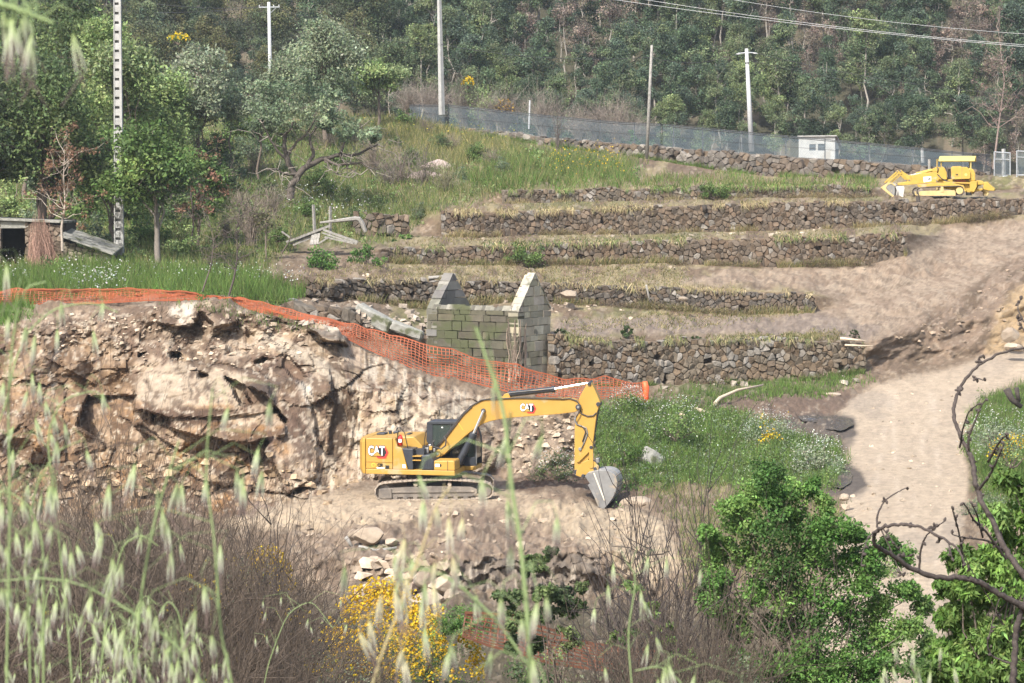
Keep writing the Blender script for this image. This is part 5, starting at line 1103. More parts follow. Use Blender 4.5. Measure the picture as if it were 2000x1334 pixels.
# ------------------------------------------------------------------ plants
RG = np.random.default_rng(7)
def leaves(nb, Cc, R, n, size, col, flat=.8, droop=0, asp=.55, jit=.2, rng=RG):
    """leaf-sized faces spread through round clumps; one colour per clump, varied leaf by leaf"""
    Cc = np.asarray(Cc, float).reshape(-1, 3); K = len(Cc); R = np.broadcast_to(np.asarray(R, float), (K,)); col = np.broadcast_to(np.asarray(col, float), (K, 3))
    N = K*n; d = rng.normal(size=(N, 3)); d /= np.linalg.norm(d, axis=1, keepdims=True); r = np.repeat(R, n)*rng.random(N)**.45
    P = np.repeat(Cc, n, 0)+d*r[:, None]*np.array((1, 1, flat))
    a = rng.normal(size=(N, 3))+d*.6+np.array((0, 0, -droop)); a /= np.linalg.norm(a, axis=1, keepdims=True)
    nn = rng.normal(size=(N, 3))*.8+np.array((0, -.1, 1.0))+d*.7; b = np.cross(nn, a); b /= np.linalg.norm(b, axis=1, keepdims=True)+1e-9
    s = size*rng.uniform(.6, 1.3, N)[:, None]*.5
    V = np.stack([P-a*s, P+b*s*asp-a*s*.1, P+a*s, P-b*s*asp-a*s*.1], 1).reshape(-1, 3)
    c = np.repeat(col, n, 0)*(1+jit*rng.normal(size=(N, 1)))*(1+.06*rng.normal(size=(N, 3)))
    nb.add(V, np.arange(N*4).reshape(-1, 4), None, np.repeat(np.clip(c, .008, .9), 4, 0))
def bend(a, b, n, wob, rng, sag=0):
    f = np.linspace(0, 1, n)[:, None]; L = np.linalg.norm(np.asarray(b)-a); P = np.asarray(a)*(1-f)+np.asarray(b)*f
    w = rng.normal(size=(n, 3))*wob*L; w[0] = 0; w[-1] = 0; P = P+w; P[:, 2] += (sag*L*4*f*(1-f))[:, 0]; return P
PAL = {
 'darkoak': [(.040, .062, .024), (.055, .080, .030), (.070, .098, .036), (.034, .052, .024)],
 'oak': [(.050, .085, .024), (.070, .110, .032), (.085, .130, .040), (.042, .070, .024)],
 'light': [(.105, .150, .055), (.130, .175, .070), (.090, .130, .048), (.120, .160, .075)],
 'grey': [(.110, .140, .085), (.135, .165, .105), (.090, .120, .070), (.12, .145, .095)],
 'cork': [(.070, .098, .058), (.090, .120, .072), (.060, .085, .050), (.10, .128, .075)],
 'euc': [(.040, .062, .036), (.052, .078, .042), (.078, .104, .054), (.046, .068, .046)],
 'eucl': [(.072, .102, .048), (.096, .126, .054), (.058, .084, .044), (.084, .108, .056)],
 'pine': [(.040, .055, .028), (.055, .065, .032), (.075, .080, .036), (.040, .050, .030)],
 'burnt': [(.105, .085, .068), (.085, .074, .060), (.065, .068, .042), (.13, .11, .09)],
 'sap': [(.060, .130, .026), (.085, .170, .036), (.050, .105, .024), (.110, .195, .045)],
 'drop': [(.085, .150, .030), (.110, .180, .042), (.070, .120, .028), (.130, .200, .055)],
}
for k_ in PAL: PAL[k_] = [tuple(min(v*f, .36) for v, f in zip(c, (2.1, 1.95, 1.95) if k_ not in ('drop', 'sap') else ((1.3, 1.2, 1.35) if k_ == 'sap' else (1.0, 1.0, 1.0)))) for c in PAL[k_]]
def pick(p, n, rng): return np.array(PAL[p])[rng.integers(0, 4, n)]*rng.uniform(.8, 1.2, (n, 1))
BARK = (.13, .105, .085)
def crown_tree(seed, h, w, base=.25, nl=14, nc=13, n=60, size=.23, pal='oak', tr=.16, lean=0, cr=.13, trunk=BARK, gap=.0, flat=.75, droop=.1, top=1, branches=22):
    """returns (crown mesh, trunk mesh): lobes of leaf clumps on an envelope, limbs running from the trunk to the lobes"""
    rng = np.random.default_rng(seed); cz = h*(base+1)/2; rz_ = h*(1-base)/2; LC = []; LR = []
    for i in range(nl):
        d = rng.normal(size=3); d[2] = d[2]*.8+.15; d /= np.linalg.norm(d); f = rng.uniform(.35, .72)
        if top != 1: f *= 1
        wz = 1-.35*max(0, d[2])*(2-top)
        LC.append((d[0]*f*w/2*wz, d[1]*f*w/2*wz, cz+d[2]*f*rz_)); LR.append(rng.uniform(.26, .42)*min(w/2, rz_))
    LC = np.array(LC); LR = np.array(LR); cen = []; rad = []; lob = []
    for i in range(nl):
        m = nc; d = rng.normal(size=(m, 3)); d[:, 2] = d[:, 2]*.9+.25; d /= np.linalg.norm(d, axis=1, keepdims=True)
        cen.append(LC[i]+d*LR[i]*rng.uniform(.55, 1.05, (m, 1))*np.array((1, 1, .8))); rad.append(rng.uniform(.6, 1.3, m)*cr*min(w, h)); lob += [i]*m
    cen = np.concatenate(cen); rad = np.concatenate(rad); keep = rng.random(len(cen)) > gap; cen = cen[keep]; rad = rad[keep]; lob = np.array(lob)[keep]
    cb = NB(); lc = pick(pal, nl, rng); cc = lc[lob]*rng.uniform(.78, 1.25, (len(lob), 1))
    leaves(cb, cen, rad, n, size, cc, flat, droop, rng=rng)
    tb = NB(); th = h*(base+.25*(1-base)); T = bend((0, 0, 0), (lean*h, 0, th), 6, .03, rng); tb.tube(T, np.linspace(tr, tr*.62, 6), 8, trunk)
    Tu = bend(T[-1], (lean*h*1.4, 0, h*.86), 6, .05, rng); tb.tube(Tu, np.linspace(tr*.6, tr*.12, 6), 6, trunk)
    for i in range(nl):
        s = Tu[rng.integers(0, 4)] if rng.random() < .6 else T[rng.integers(3, 6)]; P = bend(s, LC[i], 6, .06, rng, .08); tb.tube(P, np.linspace(tr*.36, tr*.1, 6), 5, np.array(trunk)*rng.uniform(.8, 1.3))
    for i in rng.integers(0, len(cen), branches):
        P = bend(LC[lob[i]], cen[i], 4, .07, rng); tb.tube(P, np.linspace(tr*.14, tr*.05, 4), 4, np.array(trunk)*rng.uniform(.8, 1.4))
    return cb.mesh('crown', M['leaf']), tb.mesh('trunk', M['bark'], smooth=True)
def plant(name, loc, meshes, label, cat, group=None, rz=0, sc=1):
    o = empty(name, loc, label, cat, group, rz); o.scale = (sc,)*3 if np.isscalar(sc) else sc
    for nm, me in meshes: link(nm, me, o)
    return o
def tree_at(px, pyb, pyt, wpx, Y, label, seed, name='oak_tree', cat='tree', group=None, **k):
    b = at(px, pyb, Y); h = (at(px, pyt, Y)-b)[2]; w = wpx*Y/F
    me = crown_tree(seed, h, w, **k); return plant(name, Vector(b)-Vector((0, 0, .15)), (('crown', me[0]), ('trunk', me[1])), label, cat, group)
g = 'oaks on the left'
for a in (
 (85, 560, 70, 300, 121.5, 'large dark oak filling the left edge above the stone shed', 1, dict(pal='darkoak', nl=22, n=60, base=.22, tr=.28)),
 (-30, 545, 150, 230, 119.8, 'dark oak cut by the left picture edge, over the black doorway', 2, dict(pal='darkoak', nl=16, n=56, base=.3, tr=.24)),
 (306, 548, 205, 235, 118.4, 'green oak with a pale trunk just right of the ladder pole', 3, dict(pal='oak', nl=18, n=56, base=.3, tr=.17, trunk=(.17, .15, .13))),
 (232, 500, -5, 250, 137, 'light green oak rising behind the ladder pole', 4, dict(pal='light', nl=18, n=54, base=.3)),
 (392, 440, 28, 170, 152, 'grey green tree between the ladder pole and the pale pole', 5, dict(pal='grey', nl=15, n=54, base=.35)),
 (150, 500, -70, 260, 141, 'tall dark oak behind the shed reaching the picture top', 6, dict(pal='darkoak', nl=18, n=54, base=.3)),
 (40, 480, -90, 260, 146, 'tall dark oak in the top left corner', 7, dict(pal='darkoak', nl=18, n=50, base=.3)),
 (318, 440, 108, 190, 149, 'pale green oak right of the ladder pole top', 8, dict(pal='light', nl=14, n=50, base=.3)),
 (636, 268, 18, 235, 169, 'broad pale green oak highest above the slope, behind the cork oak', 9, dict(pal='grey', nl=22, n=60, base=.26, tr=.2)),
 (738, 246, 96, 132, 180, 'rightmost green oak of the slope, with bare legs below its crown', 10, dict(pal='light', nl=13, n=50, base=.36, tr=.12)),
 (548, 300, 95, 120, 172, 'smaller oak between the pale pole and the broad pale oak', 11, dict(pal='grey', nl=12, n=48, base=.3)),
 (452, 345, 150, 128, 153, 'thin many-stemmed tree with bare stems left of the cork oak', 12, dict(pal='grey', nl=10, n=26, base=.45, tr=.07, gap=.25)),
 (505, 345, 188, 105, 148, 'sparse small tree touching the left of the cork oak', 13, dict(pal='cork', nl=9, n=28, base=.45, tr=.08, gap=.25)),
 (388, 505, 262, 130, 127, 'scraggy oak right of the pale trunk, with thin brownish leaves', 14, dict(pal='oak', nl=11, n=30, base=.2, tr=.09, gap=.2)),
 (215, 505, 215, 190, 127, 'oak partly hiding the foot of the ladder pole', 15, dict(pal='oak', nl=14, n=46, base=.2)),
): tree_at(*a[:7], group=g, **a[7])
# the cork oak with its forked, bare limbs
Yc = 143.; cb = np.array(at(568, 384, Yc)); L3 = lambda x, y, d=0: np.array(at(x, y, Yc+d))-cb
rng = np.random.default_rng(5); tb = NB(); cbk = (.085, .072, .062)
for pts, r0, r1, d in (
 ([(568, 388), (567, 370), (574, 354), (586, 338)], .23, .19, 0), ([(580, 346), (566, 322), (557, 298), (556, 268), (572, 238)], .19, .07, -.4), ([(566, 322), (548, 300), (528, 272), (512, 240)], .10, .04, -1),
 ([(586, 338), (606, 322), (634, 310), (664, 300), (700, 302), (738, 282)], .20, .05, .5), ([(600, 326), (612, 300), (606, 270), (622, 236)], .13, .05, 1), ([(634, 310), (660, 322), (700, 318), (740, 330)], .09, .03, -1),
 ([(560, 306), (575, 282), (600, 262), (616, 230)], .10, .04, -1), ([(586, 338), (560, 342), (536, 330), (520, 332)], .08, .03, -1.2), ([(664, 300), (676, 272), (700, 255)], .08, .03, .6), ([(634, 310), (645, 330), (668, 345)], .06, .02, -1.2), ([(556, 268), (535, 250), (520, 215)], .08, .03, .3), ([(664, 304), (680, 330), (704, 342)], .05, .02, -.8)):
    P = np.array([L3(x, y, d*i/len(pts)) for i, (x, y) in enumerate(pts)]); f = np.linspace(0, len(P)-1, 12); P = np.stack([np.interp(f, np.arange(len(P)), P[:, k]) for k in range(3)], -1)
    P[1:-1] += rng.normal(size=(10, 3))*.035; tb.tube(P, np.linspace(r0, r1, 12), 8, np.array(cbk)*rng.uniform(.8, 1.25))
    for k in range(7): i = rng.integers(5, 12); e = P[i]+rng.normal(size=3)*np.array((.9, .6, .55)); tb.tube(bend(P[i], e, 5, .09, rng), np.linspace(.035, .01, 5), 4, np.array((.26, .23, .20))*rng.uniform(.7, 1.2))
lob = [(512,205,34),(540,180,38),(575,172,38),(610,180,38),(640,190,34),(545,222,36),(585,215,38),(622,222,34),(655,226,30),(690,250,32),(720,262,26),(668,258,22),(500,170,26),(600,150,30),(560,250,26),(640,245,20),(735,270,15),(525,250,16)]
cr = NB()
for x, y, r in lob:
    R = r*Yc/F; c = L3(x, y, rng.uniform(-1.6, 1.6)); d = rng.normal(size=(13, 3)); d /= np.linalg.norm(d, axis=1, keepdims=True)
    leaves(cr, c+d*R*rng.uniform(.3, 1, (13, 1))*np.array((1, 1.5, .7)), rng.uniform(.25, .45, 13)*R*1.1, 40, .19, pick('cork', 1, rng)*rng.uniform(.75, 1.25, (13, 1)), rng=rng)
plant('cork_oak', Vector(cb), (('crown', cr.mesh('crown', M['leaf'])), ('trunk', tb.mesh('trunk', M['bark'], True))), 'grey green cork oak with a leaning dark forked trunk and bare twisted limbs', 'tree', 'oaks on the left')

# the far wood: one tree of each kind built, then copied over the hill
def euc(seed, pal, h=9.5, w=4.2, kind=0):
    rng = np.random.default_rng(seed); tb = NB(); T = bend((0, 0, 0), (rng.normal()*.5, rng.normal()*.3, h*.95), 8, .018, rng); tc = (.27, .25, .22) if kind != 1 else (.07, .06, .052)
    tb.tube(T, np.linspace(.12, .025, 8), 5, tc); cen = []; rad = []; nt_ = 13 if kind != 2 else 8
    for i in range(nt_):
        t = rng.uniform(.30, 1)**.85; zc = h*t; rr = w/2*(1-.75*max(0, t-.55)/.45)*rng.uniform(.35, .95); an = rng.random()*6.283
        c = np.array((rr*math.cos(an), rr*math.sin(an), zc-.1*h*rng.random())); tb.tube(bend((np.interp(t*.8, np.linspace(0, 1, 8), T[:, 0]), np.interp(t*.8, np.linspace(0, 1, 8), T[:, 1]), zc*.82), c, 4, .05, rng), (.05, .035, .025, .012), 4, tc)
        m = 7; d = rng.normal(size=(m, 3)); d[:, 2] += .3; d /= np.linalg.norm(d, axis=1, keepdims=True); s = w*rng.uniform(.16, .27)
        cen.append(c+d*s*np.array((1, 1, .9))); rad.append(np.full(m, s*.72)*rng.uniform(.7, 1.2, m))
    cen = np.concatenate(cen); rad = np.concatenate(rad); cb = NB()
    cc = np.repeat(pick(pal, nt_, rng), 7, 0)*rng.uniform(.75, 1.3, (len(cen), 1))
    leaves(cb, cen, rad*1.05, 78 if kind != 2 else 34, .205, cc, .85, .35, .65, rng=rng)
    return cb.mesh('crown', M['leaf']), tb.mesh('trunk', M['bark'], True)
KIND = {'e': [euc(20+i, 'euc', 9.5+i % 3, 3.7+.4*(i % 2)) for i in range(5)], 'l': [euc(30+i, 'eucl', 8.5+i, 3.8) for i in range(4)], 'p': [euc(40+i, 'pine', 10+i, 4.6, 1) for i in range(3)], 'b': [euc(50+i, 'burnt', 8+i, 3.8, 2) for i in range(3)], 'd': [euc(60+i, 'euc', 10, 4.0, 1) for i in range(2)]}
LAB = {'e': 'dark green eucalyptus in the wood on the far hillside', 'l': 'lighter yellow green eucalyptus in the wood on the far hillside', 'p': 'dark dull pine in the far wood above the oaks', 'b': 'thin scorched brownish grey tree in the wood on the far hillside', 'd': 'dark trunked dense tree in the wood on the far hillside'}
CAT = {'e': ('eucalyptus_tree', 'tree'), 'l': ('eucalyptus_tree', 'tree'), 'p': ('pine_tree', 'tree'), 'b': ('scorched_tree', 'tree'), 'd': ('eucalyptus_tree', 'tree')}
GRP = {'e': 'dark eucalyptus trees', 'l': 'light eucalyptus trees', 'p': 'far pines', 'b': 'scorched trees', 'd': 'dark trunked trees'}
hs = int(np.searchsorted(np.array(sem), 23.0))
def hill(px, Y): c = int(np.clip(np.searchsorted(PXC, px), 0, len(PXC)-1)); py = np.interp(Y, GY[hs:, c], GP[hs:, c]); return at(px, py, Y), py
rr = random.Random(12); nfar = 0; Y = 226.
while Y < 288:
    sp_ = 3.35*F/Y; px = -60+rr.random()*sp_
    while px < 2070:
        p, py = hill(px+rr.uniform(-.3, .3)*sp_, Y+rr.uniform(-2.2, 2.2)); ok = py > -25
        if px < 640 and rr.random() < .42: ok = False
        if ok and nfar < 385 and rr.random() < .95:
            n = float(fbm(np.array(px/150), np.array(py/70), 99, 3)); u = rr.random()
            if px < 720: k = 'p' if u < .7 else 'e'
            elif py < 190 and px > 1500 and n > .36: k = 'b' if u < .7 else 'd'
            elif 1000 < px < 1230 and py < 260 and u < .38: k = 'b'
            elif px > 1900 and u < .5: k = 'b'
            else: k = 'l' if u < (.42 if py > 150 else .22) else ('e' if u < .85 else 'd')
            ms = rr.choice(KIND[k]); s = rr.uniform(.70, 1.08)*(.8 if py > 300 else 1)
            plant(CAT[k][0], Vector(p), (('crown', ms[0]), ('trunk', ms[1])), LAB[k], 'tree', GRP[k], rr.random()*6.28, (s*rr.uniform(.9, 1.1), s*rr.uniform(.9, 1.1), s)); nfar += 1
        px += sp_*rr.uniform(.75, 1.25)
    Y += 3.9
print('far trees', nfar)

# shrubs of bare twigs
def twigs(seed, h, w, n, col, r=.012, upright=.6, forks=3, leafc=None, n_leaf=0, lsize=.05):
    rng = np.random.default_rng(seed); nb = NB(); lf = NB(); tips = []
    for i in range(n):
        an = rng.random()*6.283; rad = w/2*rng.random()**.6; top = np.array((rad*math.cos(an), rad*math.sin(an), h*rng.uniform(.55, 1)*(1-.35*(rad/(w/2))**2))); b0 = top*np.array((.22, .22, 0))*rng.uniform(.2, 1)
        P = bend(b0, top, 6, .035, rng); P[:, :2] = b0[:2]+(P[:, :2]-b0[:2])*(np.linspace(0, 1, 6)**(1+upright))[:, None]; c = np.array(col)*rng.uniform(.65, 1.35); nb.tube(P, np.linspace(r, r*.35, 6), 3, c); tips.append(P[-1])
        for f in range(forks):
            j = rng.integers(2, 6); d = (P[min(j, 5)]-P[j-1]); L = h*rng.uniform(.10, .3); e = P[j]+(d/np.linalg.norm(d)*.65+rng.normal(size=3)*.6+np.array((0, 0, .2)))*L
            Q = bend(P[j], e, 4, .05, rng); nb.tube(Q, np.linspace(r*.5, r*.22, 4), 3, c*rng.uniform(.8, 1.2)); tips.append(Q[-1])
    ms = [('stems', nb.mesh('stems', M['bark']))]
    if n_leaf: leaves(lf, np.array(tips)[rng.integers(0, len(tips), n_leaf)], .12*h*.5, 6, lsize, np.array(leafc), rng=rng); ms.append(('foliage', lf.mesh('foliage', M['leaf'])))
    return ms
BR = [twigs(70+i, 3.0+.3*i, 2.6, 95, (.078, .060, .046), .010, .15, 10) for i in range(4)]
for k, (px, pyb, hpx, Y, rgb, lab) in enumerate((
  (782, 388, 118, 153.5, (.14, .115, .10), 'tall brown twiggy shrub left of the pinkish boulders'), (826, 392, 110, 152, (.13, .11, .095), 'brown twiggy shrub in front of the pinkish boulders'), (872, 408, 100, 149.5, (.15, .14, .09), 'thin olive twiggy shrub right of the pinkish boulders'),
  (1090, 305, 120, 175, (.09, .075, .07), 'dead dark snag standing by the boundary wall left of the slim pole'), (760, 392, 80, 153, (.13, .11, .10), 'low brown twiggy shrub leftmost before the pinkish boulders'))):
    b = at(px, pyb, Y); h = hpx*Y/F; plant('twiggy_shrub', Vector(b)-Vector((0, 0, .1)), twigs(200+k, h, h*(.62 if k != 3 else .35), 46 if k != 3 else 12, rgb, .022, .7, 5), lab, 'shrub')
SB = [twigs(220+i, 2.2, 2.2, 60, (.17, .14, .115), .016, .3, 6) for i in range(2)]
for k, (px, py, Y) in enumerate(((470, 420, 141), (500, 350, 156), (410, 400, 148), (440, 470, 128), (700, 290, 171), (730, 350, 158), (880, 300, 170), (640, 300, 170), (350, 440, 140), (830, 270, 179), (530, 430, 138), (490, 480, 126), (960, 330, 160), (300, 420, 145))): plant('twiggy_shrub', Vector(at(px, py, Y)), SB[k % 2], 'small brown twiggy shrub in the grass of the slope', 'shrub', 'small twiggy shrubs on the slope', k*1.7, .7+.3*(k % 3))
FB = [twigs(210+i, 3.2, 3.2, 130, (.21, .18, .155), .014, .4, 6) for i in range(2)]
for k, px in enumerate((800, 845, 905, 955, 985, 1060, 1130, 1165, 1205, 1235)):
    Yb_ = 190-(px-800)*.02; p = at(px, np.interp(px, [800, 1000, 1240], [232, 262, 292]), Yb_); plant('broom_shrub', Vector(p), FB[k % 2], 'grey brown leafless broom shrub behind the wire fence', 'shrub', 'broom behind the fence', k*1.3, (1.15, 1.15, .85+.15*(k % 3)))
cut = twigs(230, 1.1, .9, 22, (.16, .13, .10), .045, .2, 0, (.07, .10, .04), 60, .16)
for px, py, Y, s, lab in ((1226, 684, 111.7, 1.05, 'hacked back bush of pale cut stems, middle one on the lowest wall'), (1360, 706, 112.6, 1.1, 'hacked back bush spilling over the lowest wall, rightmost'), (1096, 684, 109.6, .9, 'hacked back bush against the right side of the ruin'), (1668, 668, 114.5, .55, 'small dark stump bush at the right end of the lowest wall')):
    plant('cut_bush', Vector(at(px, py, Y)), cut, lab, 'bush', 'hacked back bushes', px, s)
nbp = NB(); rng = np.random.default_rng(3)
for k in range(360):                                    # the cone of dry reddish canes by the shed
    an = rng.random()*6.283; r = .95*rng.random()**.5; t = rng.uniform(.5, 1); b = np.array((r*math.cos(an), r*math.sin(an), 0)); e = np.array((b[0]*.5-.30*t+rng.normal()*.08, b[1]*.4, 3.3*t*(1-.28*r)*rng.uniform(.8, 1.06)))
    nbp.tube(bend(b, e, 5, .035, rng), np.linspace(.010, .004, 5), 3, np.array((.21, .13, .10))*rng.uniform(.4, 1.7))
plant('cane_clump', Vector(at(88, 530, 116.6)), [('canes', nbp.mesh('canes', M['bark']))], 'cone of dry reddish brown canes in front of the stone shed', 'shrub')
# bare and brown-leaved saplings
def sapling(px, pts, Y, r, col, lab, seed, leafc=None, nl=0, spread=1.2, nbr=22):
    rng = np.random.default_rng(seed); b = np.array(at(*pts[0], Y)); P = np.array([np.array(at(x, y, Y))-b for x, y in pts]); f = np.linspace(0, len(P)-1, 10); P = np.stack([np.interp(f, np.arange(len(P)), P[:, k]) for k in range(3)], -1)
    nb = NB(); nb.tube(P, np.linspace(r, r*.2, 10), 6, col); tips = []
    for k in range(nbr):
        i = rng.integers(3, 10); e = P[i]+np.array((rng.normal()*spread*.5, rng.normal()*spread*.4, rng.uniform(.1, 1.0)*spread*.7)); Q = bend(P[i], e, 6, .06, rng, .05); nb.tube(Q, np.linspace(r*.35, r*.08, 6), 4, np.array(col)*rng.uniform(.8, 1.2)); tips.append(Q[-1])
        for m in range(3): j = rng.integers(2, 6); e2 = Q[j]+rng.normal(size=3)*spread*.22+np.array((0, 0, .15)); nb.tube(bend(Q[j], e2, 4, .06, rng), np.linspace(r*.14, r*.05, 4), 3, np.array(col)*rng.uniform(.8, 1.2)); tips.append(e2)
    ms = [('trunk', nb.mesh('trunk', M['bark'], True))]
    if nl: lf = NB(); leaves(lf, np.array(tips)[rng.integers(0, len(tips), nl)], .3, 12, .16, np.array(leafc)*rng.uniform(.6, 1.3, (nl, 1)), rng=rng); ms.append(('foliage', lf.mesh('foliage', M['leaf'])))
    plant('sapling', Vector(b), ms, lab, 'tree')
sapling(0, [(122, 490), (120, 440), (128, 400), (124, 350), (126, 300)], 116.9, .075, (.36, .31, .26), 'pale thin trunk with withered brown leaves above the shed roof', 61, (.22, .13, .08), 110, 1.9)
sapling(0, [(447, 578), (458, 540), (464, 500), (462, 450), (470, 400)], 105.2, .055, (.075, .06, .055), 'leaning bare dark sapling just behind the orange netting', 62, spread=1.7, nbr=26)
sapling(0, [(395, 570), (412, 520), (418, 470), (408, 430)], 106.5, .04, (.11, .09, .08), 'thinner bare sapling left of the leaning one behind the netting', 63, spread=1.5)
sapling(0, [(520, 520), (519, 470), (521, 430), (517, 395)], 122, .05, (.16, .13, .11), 'thin upright sapling left of the collapsed timber', 64, (.12, .12, .06), 30, 1.0, 14)
sapling(0, [(372, 500), (378, 430), (372, 370), (380, 310)], 126, .06, (.14, .11, .10), 'brown leaved sapling among the oaks right of the ladder pole', 65, (.24, .13, .085), 90, 1.6)
sapling(0, [(550, 495), (566, 470), (570, 440)], 121.5, .045, (.10, .08, .07), 'twisted dark twig bush left of the collapsed timber', 66, spread=.8, nbr=12)
sapling(0, [(1940, 330), (1950, 250), (1962, 160), (1950, 60)], 190, .10, (.22, .17, .15), 'bare pinkish brown tree behind the gate at the right edge', 67, (.20, .14, .12), 60, 3.4, 30)
# flowering and leafy bushes
def bush(px, py, Y, w, h, pal, label, seed, nclump=40, n=50, size=.11, fl=None, nfl=0, fsize=.06, name='bush', mats=None):
    rng = np.random.default_rng(seed); cb = NB(); d = rng.normal(size=(nclump, 3)); d[:, 2] = np.abs(d[:, 2]); d /= np.linalg.norm(d, axis=1, keepdims=True); f = rng.uniform(.35, 1, (nclump, 1))
    c = d*f*np.array((w/2, w/2.4, h*.85)); leaves(cb, c, .2*min(w, h*1.4)*rng.uniform(.7, 1.2, nclump), n, size, pick(pal, nclump, rng), rng=rng); ms = [('foliage', cb.mesh('foliage', M['leaf']))]
    if nfl:
        fb = NB(); d = rng.normal(size=(nfl, 3)); d[:, 2] = np.abs(d[:, 2])+.3; d /= np.linalg.norm(d, axis=1, keepdims=True); P = d*np.array((w/2, w/2.4, h))*rng.uniform(.8, 1.12, (nfl, 1)); leaves(fb, P, .02, 2, fsize, np.array(fl)*rng.uniform(.8, 1.2, (nfl, 1)), asp=.9, rng=rng); ms.append(('blossom', fb.mesh('blossom', M['leaf'])))
    sb = NB()
    for k in range(14): e = c[rng.integers(0, nclump)]; sb.tube(bend((0, 0, -.2), e, 5, .05, rng), np.linspace(.03, .01, 5), 4, BARK)
    ms.append(('stems', sb.mesh('stems', M['bark']))); plant(name, Vector(at(px, py, Y)), ms, label, 'bush')
YEL = (.62, .44, .03); WHT = (.62, .62, .58)
bush(95, 566, 114.5, 2.9, 1.6, 'oak', 'round dark green bush in front of the shed canes', 71, 50, 60, .13)
bush(350, 82, 160, 1.6, .6, 'light', 'small bush with a yellow flower head among the pale oaks', 72, 12, 40, .16, YEL, 130, .12)
bush(938, 238, 188, 3.6, 3.6, 'light', 'round green broom bush with yellow flowers at the top of the slope behind the fence', 73, 44, 60, .2, YEL, 0)
bush(915, 168, 187, 1.0, .7, 'light', 'cluster of yellow broom flowers on the left of the round bush', 74, 6, 20, .16, YEL, 120, .14)
bush(985, 225, 186, 1.6, 1.2, 'burnt', 'brownish broom with orange yellow bloom below the round bush', 75, 14, 40, .16, (.45, .30, .06), 120, .14)
bush(625, 524, 119.5, 1.9, 1.3, 'sap', 'bright green bush on the bank below the collapsed timber', 76, 26, 50, .14)
bush(716, 515, 121.5, 1.9, 1.0, 'sap', 'bright green bush right of the collapsed timber', 77, 22, 50, .14)
bush(785, 480, 131, 1.7, .7, 'sap', 'low bright green bush at the left end of the third wall', 78, 18, 40, .14)
bush(1030, 512, 128, 2.2, 1.2, 'oak', 'green brambles hanging over the middle of the third wall', 79, 26, 50, .14)
bush(1395, 384, 149.6, 3.0, .95, 'oak', 'dark green bramble on the uppermost low wall', 80, 26, 50, .15)
bush(1228, 800, 100.5, 1.7, 1.05, 'oak', 'green bush full of white flowers below the end of the netting', 81, 30, 50, .09, WHT, 231, .04)
bush(1092, 935, 93, 2.2, 1.2, 'darkoak', 'low bush with white flowers left of the digger arm', 82, 30, 44, .09, WHT, 198, .04)
bush(1320, 852, 97, 2.4, 1.7, 'oak', 'weedy bush with white flowers at the top of the green patch', 83, 34, 50, .10, WHT, 165, .04)
bush(1500, 870, 98, 2.6, 1.5, 'grey', 'grey green bush with white and yellow flowers in the middle of the green patch', 84, 34, 50, .10, WHT, 286, .04)
bush(1506, 885, 97, 1.0, .9, 'light', 'patch of yellow flowers in the green patch', 85, 8, 20, .1, YEL, 160, .07)
bush(1600, 930, 92.5, 2.3, 1.7, 'grey', 'grey green tall weeds at the road edge by the lower puddle', 86, 34, 50, .10, WHT, 160, .045)
bush(1235, 900, 94.5, 1.3, 1.0, 'drop', 'bright yellow green bush right of the digger arm', 87, 20, 46, .10)
bush(1950, 880, 90, 3.2, 1.6, 'grey', 'weeds with white flowers on the verge right of the road', 88, 40, 50, .10, WHT, 231, .04)
bush(1975, 905, 86, 1.8, 1.0, 'light', 'yellow flowering weeds on the verge right of the road', 89, 18, 40, .10, YEL, 200, .06)
bush(1235, 292, 174, 1.3, 2.0, 'sap', 'young bright green bush at the fence left of the slim pole', 90, 16, 40, .18)

US = []
for i, pal in enumerate(('oak', 'cork', 'light', 'darkoak')):
    rng = np.random.default_rng(400+i); cb_ = NB(); d = rng.normal(size=(46, 3)); d[:, 2] = np.abs(d[:, 2]); d /= np.linalg.norm(d, axis=1, keepdims=True)
    c = d*rng.uniform(.3, 1.1, (46, 1))*np.array((1.3, 1.1, 2.1)); leaves(cb_, c, rng.uniform(.3, .55, 46), 56, .17, pick(pal, 46, rng), rng=rng); sb_ = NB()
    for k in range(16): sb_.tube(bend((rng.normal()*.2, rng.normal()*.2, -.2), c[rng.integers(0, 46)]*1.1, 6, .05, rng), np.linspace(.04, .01, 6), 4, BARK)
    US.append([('foliage', cb_.mesh('foliage', M['leaf'])), ('stems', sb_.mesh('stems', M['bark']))])
rr = random.Random(77); UL = ('green leafy shrub under the left oaks', 'dull grey green shrub under the left oaks', 'pale green shrub under the left oaks', 'dark green shrub under the left oaks')
